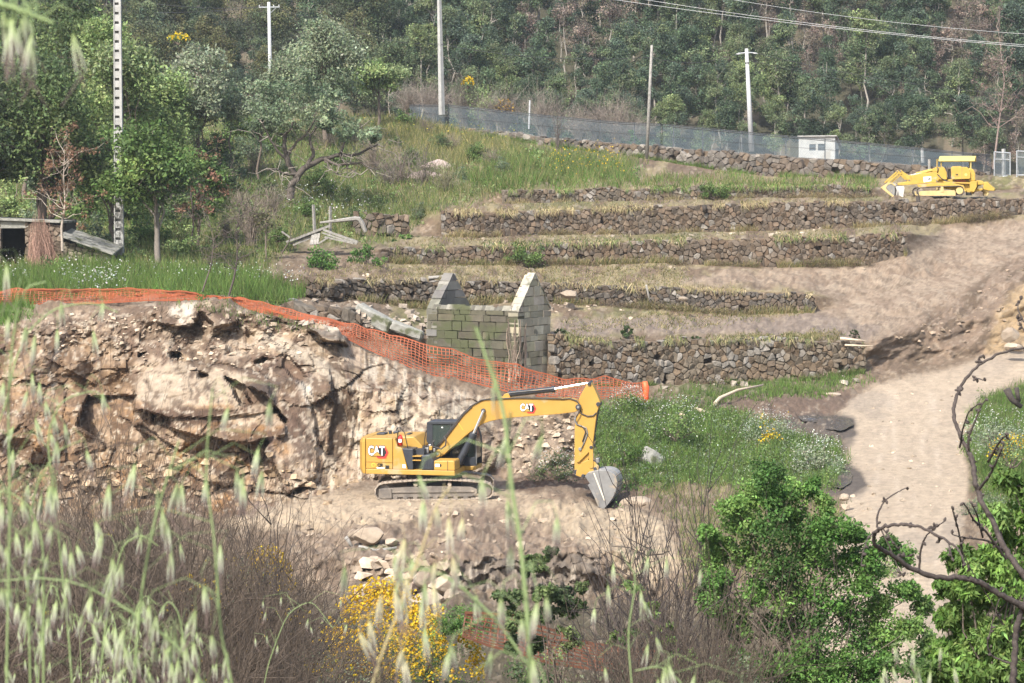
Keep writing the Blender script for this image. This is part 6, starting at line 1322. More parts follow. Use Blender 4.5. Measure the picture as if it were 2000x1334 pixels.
for px, py, Y, s in ((20,430,140,1.2),(70,470,134,1.0),(150,440,139,1.3),(185,490,129,.9),(250,450,138,1.2),(285,490,130,1.0),(345,470,135,1.1),(400,445,140,1.0),(430,410,146,1.1),(355,505,125,.8),(265,525,121,.8),(180,400,146,1.3),(330,390,148,1.3),(95,380,149,1.4),(430,330,155,1.0),(470,400,147,.7),(235,345,156,1.4),(400,350,154,1.2),(20,345,156,1.5),(520,300,165,1.0),(150,330,158,1.4),(470,270,172,1.1),(330,280,170,1.4),(600,262,180,.8),(240,270,172,1.5),(560,340,158,.6),(700,330,160,.5),(640,380,148,.5),(790,250,181,.7),(770,300,168,.5),(480,440,136,.6),(520,400,146,.7),(545,470,125.5,.45),(600,420,135,.5),(690,440,133.5,.45),(740,420,140,.5),(760,455,133.5,.5),(820,430,137.5,.45),(660,330,160,.7),(720,300,168,.7),(800,330,160,.6),(860,300,170,.6),(930,310,163,.6),(980,340,156,.5),(900,360,153,.5),(620,360,151,.6),(490,310,163,.9),(450,360,153,.9),(540,280,172,.9),(680,400,143,.5),(1060,325,162,.5),(1150,330,161,.45)):
    k = rr.randrange(4); plant('shrub', Vector(at(px, py, Y)), US[k], UL[k] if px < 450 else UL[k].replace('under the left oaks', 'in the tall grass of the slope'), 'shrub', ('understory shrubs %s' if px < 450 else 'slope shrubs %s') % UL[k].split(' shrub')[0], rr.random()*6.28, (s*1.1, s*1.1, s))

# ------------------------------------------------------------------ grass, weeds, wild flowers, rubble: what nobody could count
def scatter(poly, n, seed, feather=26, warp=22):
    rng = np.random.default_rng(seed); P = np.array(poly, float); lo, hi = P.min(0)-feather, P.max(0)+feather; q = rng.uniform(lo, hi, (n*3, 2)); m = pmask(poly, feather, warp, seed, q[:, 0], q[:, 1])
    k = (rng.random(len(q)) < m) & (q[:, 0] > -60) & (q[:, 0] < 2060); q = q[k][:n]; return q, gnd_fast(q[:, 0], q[:, 1]), rng
def blades(nb, q, P, rng, h, w, cols, lean=.35, clump=.5, droop=False):
    N = len(P); c = np.array(cols)[rng.integers(0, len(cols), N)]*rng.uniform(.75, 1.25, (N, 1))*(.8+.4*fbm(q[:, 0]/40, q[:, 1]/20, 5, 3))[:, None]
    a = rng.random(N)*6.283; s = np.stack([np.cos(a), np.sin(a)*.4, 0*a], -1)*w/2; hh = h*rng.uniform(.45, 1.25, N)*(1-clump+2*clump*fbm(q[:, 0]/22, q[:, 1]/10, 6, 3))
    tip = np.stack([rng.normal(size=N)*lean*hh, -np.abs(rng.normal(size=N))*lean*hh, hh*(-1 if droop else 1)], -1); V = np.stack([P-s, P+s, P+tip], 1).reshape(-1, 3); nb.add(V, None, np.arange(3*N).reshape(-1, 3), np.repeat(c, 3, 0))
GRN = [(.10, .15, .04), (.13, .18, .05), (.16, .20, .06), (.08, .12, .035)]; MIX = [(.16, .18, .06), (.24, .22, .09), (.11, .14, .05), (.30, .26, .13)]; STR = [(.34, .27, .14), (.42, .35, .20), (.27, .21, .11), (.22, .21, .09)]; BRT = [(.11, .20, .035), (.14, .24, .05), (.09, .16, .035)]
gb = NB()
slope = [(-60,560),(480,545),(590,470),(740,470),(870,405),(985,372),(1090,345),(1240,335),(1260,310),(1100,300),(900,256),(740,228),(-60,228)]
q, P, rg_ = scatter(slope, 42000, 1); blades(gb, q, P, rg_, .62, .055, GRN+MIX)
q, P, rg_ = scatter([(690,300),(740,236),(900,258),(1010,290),(900,330),(760,310)], 9000, 2); blades(gb, q, P, rg_, .7, .05, MIX+[(.36, .31, .12)])
q, P, rg_ = scatter([(900,350),(1000,300),(1220,320),(1240,345),(1050,362),(960,372)], 7000, 3); blades(gb, q, P, rg_, .6, .05, MIX+GRN+BRT)
q, P, rg_ = scatter([(985,368),(1300,364),(1500,358),(1700,360),(1700,346),(1500,350),(1300,348),(1100,355)], 9000, 4); blades(gb, q, P, rg_, .5, .05, BRT+MIX)
for poly, n, s in (([(870,412),(1300,402),(1800,390),(1780,380),(1300,392),(900,402)], 3600, 5), ([(760,486),(1000,476),(1300,468),(1770,455),(1760,444),(1300,458),(900,464)], 4200, 6), ([(560,536),(900,548),(1200,558),(1350,562),(1330,520),(1000,520),(760,515)], 4800, 7), ([(1090,628),(1400,612),(1590,606),(1400,640),(1090,648)], 2500, 8), ([(1430,664),(1660,670),(1640,656),(1440,650)], 2600, 9)):
    q, P, rg_ = scatter(poly, n, s, 14, 14); blades(gb, q, P, rg_, .14, .05, STR+MIX, .6, .9)
for ib, x0, x1, n, cs in ((11, 1100, 1690, 700, MIX), (13, 620, 1590, 1000, STR), (15, 760, 1770, 1500, STR+GRN), (17, 870, 1690, 1500, STR), (19, 985, 1700, 2000, MIX+BRT)):   # tufts and straw hanging over the wall heads
    rg_ = np.random.default_rng(ib); x = rg_.uniform(x0, x1, n*2); x = x[fbm(x/38, x*0, ib, 3) > .47][:n]; py, Yr = row(ib, x)[0], row(ib-1, x)[1]-.42; P = at(x, py+rg_.normal(size=len(x))*3-1, Yr); q = np.stack([x, py], -1)
    k_ = rg_.random(len(P)) < .6; blades(gb, q[k_], P[k_], rg_, .30, .04, cs, .5, .8, True); blades(gb, q, P+np.array((0, .3, 0)), rg_, .16, .045, cs, .5, .8)
for ib, x0, x1, n, cs in ((10, 1090, 1690, 2200, GRN), (12, 700, 1590, 2600, STR+MIX), (14, 760, 1770, 3600, STR+MIX), (16, 870, 1950, 3600, STR), (18, 985, 1700, 1800, STR), (21, 880, 1700, 4200, GRN+BRT)):     # and growth at the wall feet
    rg_ = np.random.default_rng(ib+40); x = rg_.uniform(x0, x1, n*2); x = x[fbm(x/50, x*0, ib+3, 3) > .45][:n]; py, Yr = row(ib, x)[0], row(ib, x)[1]-.55; P = at(x, py+4+rg_.uniform(-2, 6, len(x)), Yr); blades(gb, np.stack([x, py], -1), P, rg_, .45 if ib > 10 else .3, .05, cs)
q, P, rg_ = scatter([(1290,776),(1500,758),(1670,738),(1660,722),(1690,742),(1600,775),(1400,786)], 6000, 11); blades(gb, q, P, rg_, .3, .04, BRT+GRN)
gw = [(1150,800),(1260,795),(1350,790),(1470,822),(1560,850),(1645,880),(1625,950),(1250,950),(1160,890)]
q, P, rg_ = scatter(gw, 20000, 12); blades(gb, q, P, rg_, .36, .035, GRN+BRT)
q, P, rg_ = scatter([(1900,800),(2060,715),(2060,1010),(1930,990),(1890,880)], 14000, 13); blades(gb, q, P, rg_, .4, .03, GRN+BRT)
q, P, rg_ = scatter([(-60,605),(-60,540),(250,530),(500,545),(590,575),(560,598),(450,585),(290,575)], 16000, 14, 12, 8); blades(gb, q, P, rg_, .75, .045, BRT+GRN)
q, P, rg_ = scatter([(-60,640),(60,620),(50,590),(-60,590)], 3000, 15); blades(gb, q, P, rg_, .5, .04, BRT)
q, P, rg_ = scatter([(320,590),(460,588),(560,625),(640,640),(520,640),(400,612)], 900, 16); blades(gb, q, P, rg_, .22, .04, GRN)
q, P, rg_ = scatter([(1240,960),(1330,955),(1600,970),(1650,1000),(1620,1100),(1330,1150),(1340,1020)], 5000, 17); blades(gb, q, P, rg_, .35, .03, MIX+GRN)
tagg(gb.build('grass', M['grass']), 'green and straw coloured grass over slope, terraces and verges', kind='stuff')
wb = NB()
for poly, n, s, pal, r, sz in ((slope, 420, 21, 'light', .5, .15), (slope, 300, 22, 'oak', .55, .15), ([(860,330),(1000,300),(1230,320),(1240,345),(980,372)], 170, 23, 'sap', .5, .14), (gw, 620, 24, 'oak', .40, .09), (gw, 460, 25, 'cork', .42, .09), (gw, 160, 44, 'drop', .4, .09), ([(250,480),(450,440),(760,380),(860,330),(760,250),(560,240),(300,300),(100,420)], 260, 45, 'oak', .75, .15), ([(250,480),(450,440),(760,380),(860,330),(760,250),(560,240),(300,300),(100,420)], 200, 46, 'sap', .6, .14), ([(300,470),(450,440),(760,390),(860,330),(760,260),(560,250),(300,300)], 130, 47, 'burnt', .6, .13), ([(1900,790),(2060,715),(2060,1010),(1930,990),(1890,880)], 240, 26, 'oak', .3, .08), ([(-60,600),(-60,520),(250,520),(500,540),(590,575),(450,585),(290,575)], 420, 27, 'sap', .35, .11), ([(-60,560),(-60,500),(130,510),(120,570)], 120, 28, 'oak', .4, .11), ([(1180,940),(1290,900),(1290,960),(1200,965)], 70, 29, 'sap', .25, .08), ([(-60,330),(420,300),(520,230),(430,200),(-60,240)], 260, 30, 'light', .6, .17)):
    q, P, rg_ = scatter(poly, n, s); leaves(wb, P+np.array((0, 0, .12)), r*rg_.uniform(.5, 1.2, len(P)), 26, sz, pick(pal, len(P), rg_), .7, rng=rg_)
BRN = np.array([(.15, .115, .075), (.20, .15, .10), (.12, .09, .06), (.17, .15, .075)])
for ib, x0, x1, n in ((10, 1090, 1690, 90), (12, 620, 1590, 150), (14, 760, 1770, 220), (16, 870, 1980, 260), (18, 985, 1700, 130)):   # dead brush and slumped litter against the wall feet
    rg_ = np.random.default_rng(ib+80); x = rg_.uniform(x0, x1, n*3); x = x[fbm(x/60, x*0, ib+21, 3) > .5][:n]; py, Yr = row(ib, x)[0], row(ib, x)[1]-.7; P = at(x, py+rg_.uniform(-6, 8, len(x)), Yr); leaves(wb, P, rg_.uniform(.25, .6, len(x)), 60, .09, BRN[rg_.integers(0, 4, len(x))]*rg_.uniform(.7, 1.3, (len(x), 1)), .7, .2, .25, rng=rg_)
fb = NB()
for poly, n, s, c_, r in (([(230,560),(590,565),(600,545),(240,530)], 420, 31, WHT, .05), ([(130,575),(230,580),(240,545),(120,545)], 500, 32, WHT, .06), ([(-60,560),(60,570),(60,500),(-60,490)], 260, 33, WHT, .05), (gw, 220, 34, WHT, .03), ([(1900,830),(2060,800),(2060,920),(1910,900)], 260, 35, WHT, .03), ([(1490,880),(1520,830),(1480,845)], 120, 36, YEL, .06), ([(1950,900),(2060,860),(2060,930)], 120, 37, YEL, .05), ([(560,440),(760,440),(700,380),(540,370)], 300, 38, WHT, .06), ([(1060,345),(1230,345),(1210,300),(1080,300)], 240, 39, YEL, .07), ([(700,240),(1000,255),(1000,290),(760,300)], 200, 40, (.5, .42, .06), .06)):
    q, P, rg_ = scatter(poly, n, s); leaves(fb, P+np.stack([0*q[:, 0], -.2+0*q[:, 0], rg_.uniform(.3, .75, len(P))], -1), .03, 1, r*1.6, np.array(c_), asp=.9, rng=rg_)
tagg(wb.build('undergrowth', M['leaf']), 'low leafy weeds over the slope and verges', kind='stuff')
tagg(fb.build('wild_flowers', M['leaf']), 'scattered small white and yellow wild flowers', kind='stuff')
rb = NB()
for poly, n, s, r, c_ in (([(560,1010),(720,990),(1000,975),(1210,990),(1300,1090),(1180,1100),(880,1086),(600,1075)], 170, 51, .08, (.36, .29, .22)), ([(700,1150),(900,1180),(880,1090),(720,1090)], 130, 52, .16, (.42, .34, .26)), ([(30,640),(300,600),(600,640),(660,700),(500,720),(100,700)], 300, 53, .07, (.42, .34, .26)), ([(960,830),(1100,800),(1170,840),(1120,920),(960,920)], 150, 54, .10, (.40, .32, .24)), ([(840,600),(1080,600),(1300,600),(1080,570),(850,560)], 260, 55, .12, (.34, .28, .22)), ([(1700,680),(1850,600),(2060,460),(2060,640),(1900,690)], 110, 56, .08, (.28, .22, .165)), ([(560,640),(700,640),(840,660),(820,600),(600,560)], 200, 57, .14, (.33, .28, .23)), ([(1080,750),(1690,735),(1690,745),(1080,765)], 150, 58, .12, (.34, .3, .25)), ([(1650,1000),(1700,760),(1880,740),(1860,1000)], 60, 59, .05, (.42, .35, .27)), ([(780,520),(1700,520),(1700,470),(900,470)], 260, 60, .10, (.34, .29, .23)), ([(60,980),(640,990),(700,940),(480,880),(100,900)], 160, 61, .14, (.36, .27, .18)), ([(900,420),(1700,400),(1700,465),(900,460)], 220, 62, .10, (.34, .29, .23))):
    q, P, rg_ = scatter(poly, n, s)
    U8 = np.array([(-1,-1,-.6),(1,-1,-.6),(1,1,-.6),(-1,1,-.6),(-.7,-.7,.6),(.7,-.7,.6),(.7,.7,.6),(-.7,.7,.6)]); Q6 = np.array([(0,1,5,4),(1,2,6,5),(2,3,7,6),(3,0,4,7),(4,5,6,7)])
    for p in P:
        a = rg_.random()*6.28; w = r*rg_.random()**2.2*1.6+.025; V = (U8+rg_.normal(size=(8, 3))*.28)*np.array((w, w*.8, w*.7)); V = V@np.array([[math.cos(a), math.sin(a), 0], [-math.sin(a), math.cos(a), 0], [0, 0, 1]]); rb.add(V+p+np.array((0, -.05, w*.3)), Q6, None, np.array(c_)*rg_.uniform(.6, 1.3))
tagg(rb.build('rubble', M['stone']), 'small broken stones strewn over the dirt', kind='stuff')
# ------------------------------------------------------------------ puddles at the road edge
m = bpy.data.materials.new('puddle_water'); m.use_nodes = True; p = m.node_tree.nodes['Principled BSDF']; p.inputs['Base Color'].default_value = (.075, .06, .045, 1); p.inputs['Roughness'].default_value = .12; p.inputs['Specular IOR Level'].default_value = .6
tc, nz, bp = lay(m.node_tree, 'TexCoord', 'TexNoise', 'Bump'); nz.inputs['Scale'].default_value = 7; nz.inputs['Detail'].default_value = 3; bp.inputs['Distance'].default_value = .22
m.node_tree.links.new(tc.outputs['Object'], nz.inputs['Vector']); m.node_tree.links.new(nz.outputs['Fac'], bp.inputs['Height']); m.node_tree.links.new(bp.outputs[0], p.inputs['Normal'])
for poly in ([(1618,944),(1612,930),(1624,916),(1640,910),(1655,918),(1664,930),(1660,948),(1645,958),(1630,957)], [(1556,812),(1590,810),(1620,818),(1662,822),(1664,836),(1640,848),(1612,846),(1600,832),(1570,824)]):
    P = np.array(poly, float); c = P.mean(0); ring = np.concatenate([P*(1-t)+np.roll(P, -1, 0)*t for t in (0, .33, .66)]).reshape(3, -1, 2).transpose(1, 0, 2).reshape(-1, 2); n = len(ring)
    px_ = np.concatenate([c+(ring-c)*f for f in (1, .75, .5, .25)]); g_ = gnd_fast(px_[:, 0], px_[:, 1]); g_ = np.concatenate([g_, g_[-n:].mean(0)[None]]); a_ = np.polyfit(g_[:, 1], g_[:, 2], 1); g_[:, 2] = .5*g_[:, 2]+.5*np.polyval(a_, g_[:, 1])+.03
    q_ = [(j*n+i, j*n+(i+1) % n, (j+1)*n+(i+1) % n, (j+1)*n+i) for j in range(3) for i in range(n)]; nb = NB(); nb.add(g_, q_, [(3*n+i, 3*n+(i+1) % n, 4*n) for i in range(n)]); tagg(nb.build('water', m, smooth=True), 'shallow rippled puddle', kind='structure')

# ------------------------------------------------------------------ the near slope: dead broom, flowering bushes, saplings
def on_bank(px, Y): x = (px-1000)/F*Y; return np.array((x, Y, float(bank_z(x, Y))-.1))
rr = random.Random(21); g = 'dead broom on the near slope'
def top_at(px): return np.interp(px, [-60, 0, 120, 300, 420, 480, 560, 640, 700, 1150, 1200], [930, 930, 905, 915, 950, 1030, 1080, 1150, 1200, 1240, 1220])
rows_ = []
for Y in (20, 24, 28, 33, 38, 44, 50):
    px = -80+rr.random()*80
    while px < 1120:
        rows_.append((px, Y*rr.uniform(.95, 1.05))); px += rr.uniform(.75, 1.2)*1.7*F/Y
for px, Y in rows_:
    b = on_bank(px, Y); tp = top_at(px)+rr.uniform(-10, 60)+(60 if Y < 30 else 0)+max(0, (30-Y)*11); H = at(px, tp, Y)[2]-b[2]
    if H < .8: continue
    if px > 600 and rr.random() < .82: continue
    H = min(H, 5.2); k = rr.randrange(4); s = H/(3.0+.3*k)
    plant('broom_shrub', Vector(b), BR[k], 'dead grey brown broom shrub, one of the thicket on the near slope', 'shrub', g, rr.random()*6.28, (min(s, 1.15)*rr.uniform(.8, 1.1),)*2+(s,))
DK = [twigs(90+i, 4.0, 2.0, 13, (.05, .042, .04), .022, 1.0, 9) for i in range(3)]
for i, (px, tp, Y) in enumerate(((1232, 985, 46), (1296, 950, 47), (1335, 930, 46), (1390, 960, 45), (1190, 1090, 42), (1312, 1060, 38), (520, 1020, 40), (575, 1060, 37))):
    b = on_bank(px, Y); H = at(px, tp, Y)[2]-b[2]; plant('twiggy_shrub', Vector(b), DK[i % 3], ('tall leafless dark twig shrub between the green sapling and the digger bucket' if px > 1000 else 'tall leafless dark twig shrub in front of the small yellow flower bush'), 'shrub', 'dark twig shrubs right' if px > 1000 else 'dark twig shrubs left', i*1.1, (.8, .8, H/4.0))
for i in range(4):
    px = 1190+i*70+rr.uniform(-20, 20); Y = rr.uniform(26, 34); b = on_bank(px, Y); tp = rr.uniform(1190, 1260); H = max(.8, at(px, tp, Y)[2]-b[2]); plant('broom_shrub', Vector(b), BR[i % 4], 'brown twig shrub along the lower right edge of the near slope', 'shrub', 'twig shrubs lower right', rr.random()*6, (.7, .7, H/3.3))
def hump(px, pyb, pyt, wpx, Y, label, seed, pal, n=60, size=.06, nclump=60, fl=YEL, nfl=900, fsize=.05, name='flower_bush', depth=.6):
    """a leafy mound; flowers sit on its upper side"""
    rng = np.random.default_rng(seed); b = np.array(at(px, pyb, Y)); h = at(px, pyt, Y)[2]-b[2]; w = wpx*Y/F; d = rng.normal(size=(nclump, 3)); d[:, 2] = np.abs(d[:, 2]); d /= np.linalg.norm(d, axis=1, keepdims=True)
    c = d*rng.uniform(.3, 1, (nclump, 1))*np.array((w/2, w*depth/2, h*.9)); cb = NB(); leaves(cb, c, .17*min(w, h*1.6)*rng.uniform(.6, 1.3, nclump), n, size, pick(pal, nclump, rng), rng=rng); ms = [('foliage', cb.mesh('foliage', M['leaf']))]
    sb = NB()
    for k in range(13): sb.tube(bend(c[rng.integers(0, nclump)]*np.array((.3, .3, 0)), c[rng.integers(0, nclump)]*1.1, 5, .05, rng), np.linspace(.02, .005, 5), 4, (.11, .10, .07))
    ms.append(('stems', sb.mesh('stems', M['bark'])))
    if nfl:
        fb = NB(); d = rng.normal(size=(nfl, 3)); d[:, 2] = np.abs(d[:, 2])*.9+.12; d[:, 1] = -np.abs(d[:, 1])*.8; d /= np.linalg.norm(d, axis=1, keepdims=True); m_ = fbm(d[:, 0]*3+seed, d[:, 2]*3, seed, 3) > .36; d = d[m_]; P = d*np.array((w/2, w*depth/2, h))*rng.uniform(.86, 1.1, (len(d), 1))
        leaves(fb, P, .014, 4, fsize*1.35, np.array(fl)*rng.uniform(.8, 1.15, (len(P), 1)), asp=.9, rng=rng); ms.append(('blossom', fb.mesh('blossom', M['leaf'])))
    plant(name, Vector(b), ms, label, 'bush')
hump(745, 1330, 1140, 240, 60, 'biggest yellow flowering bush, left of centre at the bottom', 301, 'oak', nfl=3000)
hump(850, 1330, 1190, 190, 58, 'yellow flowering bush sloping down right beside the biggest one', 302, 'oak', nfl=1400)
hump(520, 1180, 1070, 120, 64, 'smaller yellow flowering bush half hidden by dark twigs below the rock cut', 303, 'grey', nfl=800)
hump(440, 1160, 1080, 150, 62, 'dull green bush with a few yellow flowers in the dead broom', 304, 'cork', nfl=60)
hump(200, 1120, 1030, 160, 64, 'dull green bush with few yellow flowers below the left of the rock cut', 305, 'cork', nfl=40)
hump(905, 1235, 1178, 130, 57, 'small bright green bush below the rock pile', 306, 'sap', nfl=0, name='bush')
hump(1050, 1400, 1250, 220, 50, 'dark leafy bramble at the bottom centre', 307, 'darkoak', nfl=0, name='bush', size=.09)
hump(640, 1420, 1290, 260, 48, 'low green weeds at the foot of the biggest yellow bush', 308, 'grey', nfl=120, name='bush')
hump(1230, 1420, 1250, 230, 46, 'leafy bramble with dull leaves under the dark twigs', 309, 'cork', nfl=0, name='bush', size=.09)
hump(1420, 1420, 1270, 260, 40, 'dull bramble at the foot of the green sapling', 310, 'cork', nfl=0, name='bush', size=.08)
def lobed(name, px, pyb, Y, lobes, pal, label, seed, size, per=9, n=46, droop=.1, asp=.55, tr=.06, flat=.8, trunks=None, rl=1.):
    """sapling whose crown fills hand-placed lobes (pixel x, y, radius)"""
    rng = np.random.default_rng(seed); b = on_bank(px, Y) if pyb is None else np.array(at(px, pyb, Y)); cb = NB(); tb = NB()
    for x, y, r in lobes:
        R = r*Y/F; c = np.array(at(x, y, Y+rng.uniform(-1, 1)*R*1.3))-b; d = rng.normal(size=(per, 3)); d /= np.linalg.norm(d, axis=1, keepdims=True)
        cc = c+d*R*rng.uniform(.25, 1, (per, 1))*np.array((1, 1.3, .9)); leaves(cb, cc, R*rng.uniform(.3, .5, per)*rl, n, size, pick(pal, 1, rng)*rng.uniform(.75, 1.3, (per, 1)), flat, droop, asp, rng=rng)
        s = np.array((c[0]*.12, c[1]*.2, max(.1, c[2]*rng.uniform(.25, .5)))); tb.tube(bend(s, c, 7, .04, rng), np.linspace(tr*.5, tr*.1, 7), 5, BARK); tb.tube(bend((0, 0, 0), s, 4, .02, rng), np.linspace(tr, tr*.5, 4), 6, BARK)
        for k in range(5): tb.tube(bend(c, cc[k], 4, .06, rng), np.linspace(tr*.12, tr*.05, 4), 4, BARK)
    plant(name, Vector(b), (('crown', cb.mesh('crown', M['leaf'])), ('trunk', tb.mesh('trunk', M['bark'], True))), label, 'tree')
rng = np.random.default_rng(8)
L_ = [(1495,930,32),(1475,970,38),(1520,975,34),(1430,985,30),(1545,1005,36),(1450,1020,42),(1500,1035,46),(1560,1050,44),(1405,1060,34),(1610,985,24),(1620,1030,40),(1665,1040,34),(1590,1090,50),(1530,1100,46),(1460,1090,40),(1645,1095,48),(1700,1085,38),(1740,1065,24),(1690,1130,46),(1610,1150,52),(1545,1160,48),(1480,1160,42),(1660,1190,50),(1720,1185,40),(1590,1220,52),(1520,1230,44),(1680,1250,46),(1630,1290,50),(1560,1300,46),(1730,1240,34),(1640,1310,50),(1690,1320,46),(1500,1300,44),(1440,1290,40),(1765,1150,28),(1780,1225,34),(1790,1300,38),(1800,1180,24),(1765,1090,22),(1815,1260,26),(1390,1180,28),(1385,1040,22),(1560,960,30),(1590,950,18),(1420,1200,34),(1590,1330,50),(1395,1090,28),(1380,1150,24),(1410,1130,28),(1450,1230,34),(1720,1300,40)]
lobed('oak_sapling', 1570, None, 44, L_, 'sap', 'big fresh green oak sapling filling the bottom right before the dirt road', 311, .075, 22, 62, rl=1.3, tr=.05)
lobed('oak_sapling', 1085, None, 47, [(1050,1095,22),(1032,1110,16),(1075,1080,14),(1000,1170,34),(1060,1150,28),(1090,1160,36),(1120,1185,30),(1015,1215,30),(1070,1200,26),(1000,1260,24),(1135,1150,16),(1110,1240,30),(1050,1260,24)], 'darkoak', 'dark green oak sapling standing before the cut earth face at the bottom centre', 312, .10, 11, 60, tr=.035)
lobed('oak_sapling', 1250, None, 40, [(1240,1150,20),(1270,1190,26),(1225,1230,26),(1300,1235,30),(1195,1250,22),(1340,1280,30)], 'oak', 'sparse oak sapling among the dark twigs at the bottom', 313, .09, 5, 30, tr=.03)
lobed('leafy_tree', 1975, None, 24, [(1975,945,42),(2010,990,50),(1950,1010,34),(1985,1060,46),(1935,1090,38),(1895,1110,26),(1960,1130,48),(2010,1150,50),(1915,1160,40),(1880,1150,24),(1990,1210,50),(1930,1230,46),(1880,1240,34),(1960,1290,50),(2010,1290,50),(1900,1310,40),(1860,1300,34),(1870,1200,28),(1872,1090,28),(1852,1150,26),(1848,1210,30),(1840,1265,34),(1825,1315,38),(1900,1260,40),(1850,1330,40),(1985,1330,50)], 'drop', 'tree with long drooping light green leaves at the right edge', 314, .085, 18, 50, 1.1, .36, tr=.05, flat=.9, rl=1.05)
hump(1930, 1010, 945, 120, 82, 'grey green weeds in the shade right of the road', 315, 'cork', nfl=0, name='bush', n=50)
hump(1722, 1165, 1060, 150, 73, 'added dark green bush at the left road edge behind the sapling, there to shade the track', 317, 'oak', nfl=0, name='bush', n=50, size=.1)  # this bush and the next are added to cast shade across the road
hump(1752, 1120, 1050, 90, 75.5, 'smaller added bush at the road edge, put there so its shade falls on the track', 318, 'sap', nfl=0, name='bush', n=50, size=.1)
for i_, (px_, pb_, pt_, w_, Y_, pl_, nf_, lb_) in enumerate(((120, 1400, 1190, 240, 33, 'cork', 40, 'dull green weedy bush low at the bottom left, in the dead broom'), (300, 1420, 1230, 240, 31, 'oak', 20, 'dark green weeds at the bottom left beside the bent oat stalk'), (400, 1300, 1120, 190, 42, 'cork', 90, 'grey green bush with scattered yellow flowers in the middle of the broom'), (560, 1330, 1180, 200, 42, 'grey', 90, 'grey green weeds left of the biggest yellow bush'), (30, 1300, 1080, 200, 40, 'cork', 20, 'dull green bush at the left edge in the broom'), (1330, 1420, 1280, 200, 34, 'oak', 0, 'dark green leafy weeds under the tall twig shrubs'))):
    hump(px_, pb_, pt_, w_, Y_, lb_, 330+i_, pl_, nfl=nf_, n=50, nclump=46, size=.055, name='bush')
hump(1880, 1400, 1260, 200, 34, 'pale green broom tuft below the leafy tree', 316, 'light', nfl=0, name='bush', size=.05)

# ------------------------------------------------------------------ second scrap of orange netting lying in the brambles
netB, _ = netting('safety_netting', [(905, 1196), (960, 1206), (1010, 1214), (1080, 1238), (1140, 1252), (1230, 1262), (1330, 1290)], [(905, 1240), (960, 1262), (1010, 1275), (1080, 1296), (1140, 1305), (1230, 1320), (1330, 1345)], lambda p: 54-np.asarray(p)*0, 'scrap of reddish orange netting lying among the brambles at the bottom centre', (.45, .65, .85), step=.16, rows=9, seed=9)

# ------------------------------------------------------------------ bare branch close to the camera
YBr = 9.0; A3 = lambda x, y: (1300+x*.35, 867+y*.35); A6 = lambda x, y: (1300+x*.35, 433+y*.35)
b0 = np.array(at(1988, 1334, YBr)); gz = float(bank_z(b0[0], YBr)); root = np.array((b0[0]+.1, YBr, gz-.05))
br = empty('bare_branch', Vector(root), 'dark bare branch with curling twigs and buds arching over the road, closest to the viewer', 'branch')
bcol = mat('dark_bark', (.032, .024, .022), (.085, .068, .06), .85, 60, 6, bump=.002, bscale=140)
rng = np.random.default_rng(14)
def limb(name, pts, r0, r1, dz=0, buds=0):
    P = np.array([np.array(at(x, y, YBr+dz*i/len(pts)))-root for i, (x, y) in enumerate(pts)]); n = len(pts)*5; f = np.linspace(0, len(P)-1, n)
    Q = np.stack([np.interp(f, np.arange(len(P)), P[:, k]) for k in range(3)], -1)
    for _ in range(3): Q[1:-1] = (Q[:-2]+2*Q[1:-1]+Q[2:])/4
    Q[1:-1] += rng.normal(size=(n-2, 3))*r0*.16; rad = np.linspace(r0, r1, n)*(1+.22*(rng.random(n)**3)); nb = NB(); nb.tube(Q, rad, 7, (1, 1, 1), True)
    for i in list(rng.integers(2, n-1, buds))+[n-1]:
        d = rng.normal(size=3)*np.array((1, .6, 1)); d /= np.linalg.norm(d); nb.tube([Q[i], Q[i]+d*.006, Q[i]+d*.012, Q[i]+d*.018], [.003, .006, .005, .001], 6, (1, 1, 1))
    o = nb.build(name, bcol, br, True); return o
limb('stem', [(1990, 1480), A3(1940, 1334), A3(1945, 1200), A3(1950, 1080), A3(1975, 960), A3(2010, 860)], .014, .010)
limb('stem', [A3(2040, 940), A3(1960, 890), A3(1850, 830), A3(1750, 770), A3(1640, 740), A3(1530, 750), A3(1410, 715), A3(1340, 680), A3(1270, 625), A3(1200, 590), A3(1160, 555), A3(1160, 500), A3(1200, 465), A3(1290, 447), A3(1380, 455), A3(1450, 475), A3(1530, 520), A3(1600, 560), A3(1640, 600), A3(1675, 670)], .012, .003, -.6, 8)
limb('stem', [A3(2020, 760), A3(1960, 680), A3(1880, 570), A3(1840, 450), A3(1760, 320), A3(1735, 240), A3(1720, 130), A3(1700, 60), A6(1690, 1290), A6(1640, 1180), A6(1605, 1100), A6(1610, 1020), A6(1640, 930), A6(1700, 840), A6(1790, 770), A6(1900, 722), A6(2020, 700)], .012, .004, .5, 10)
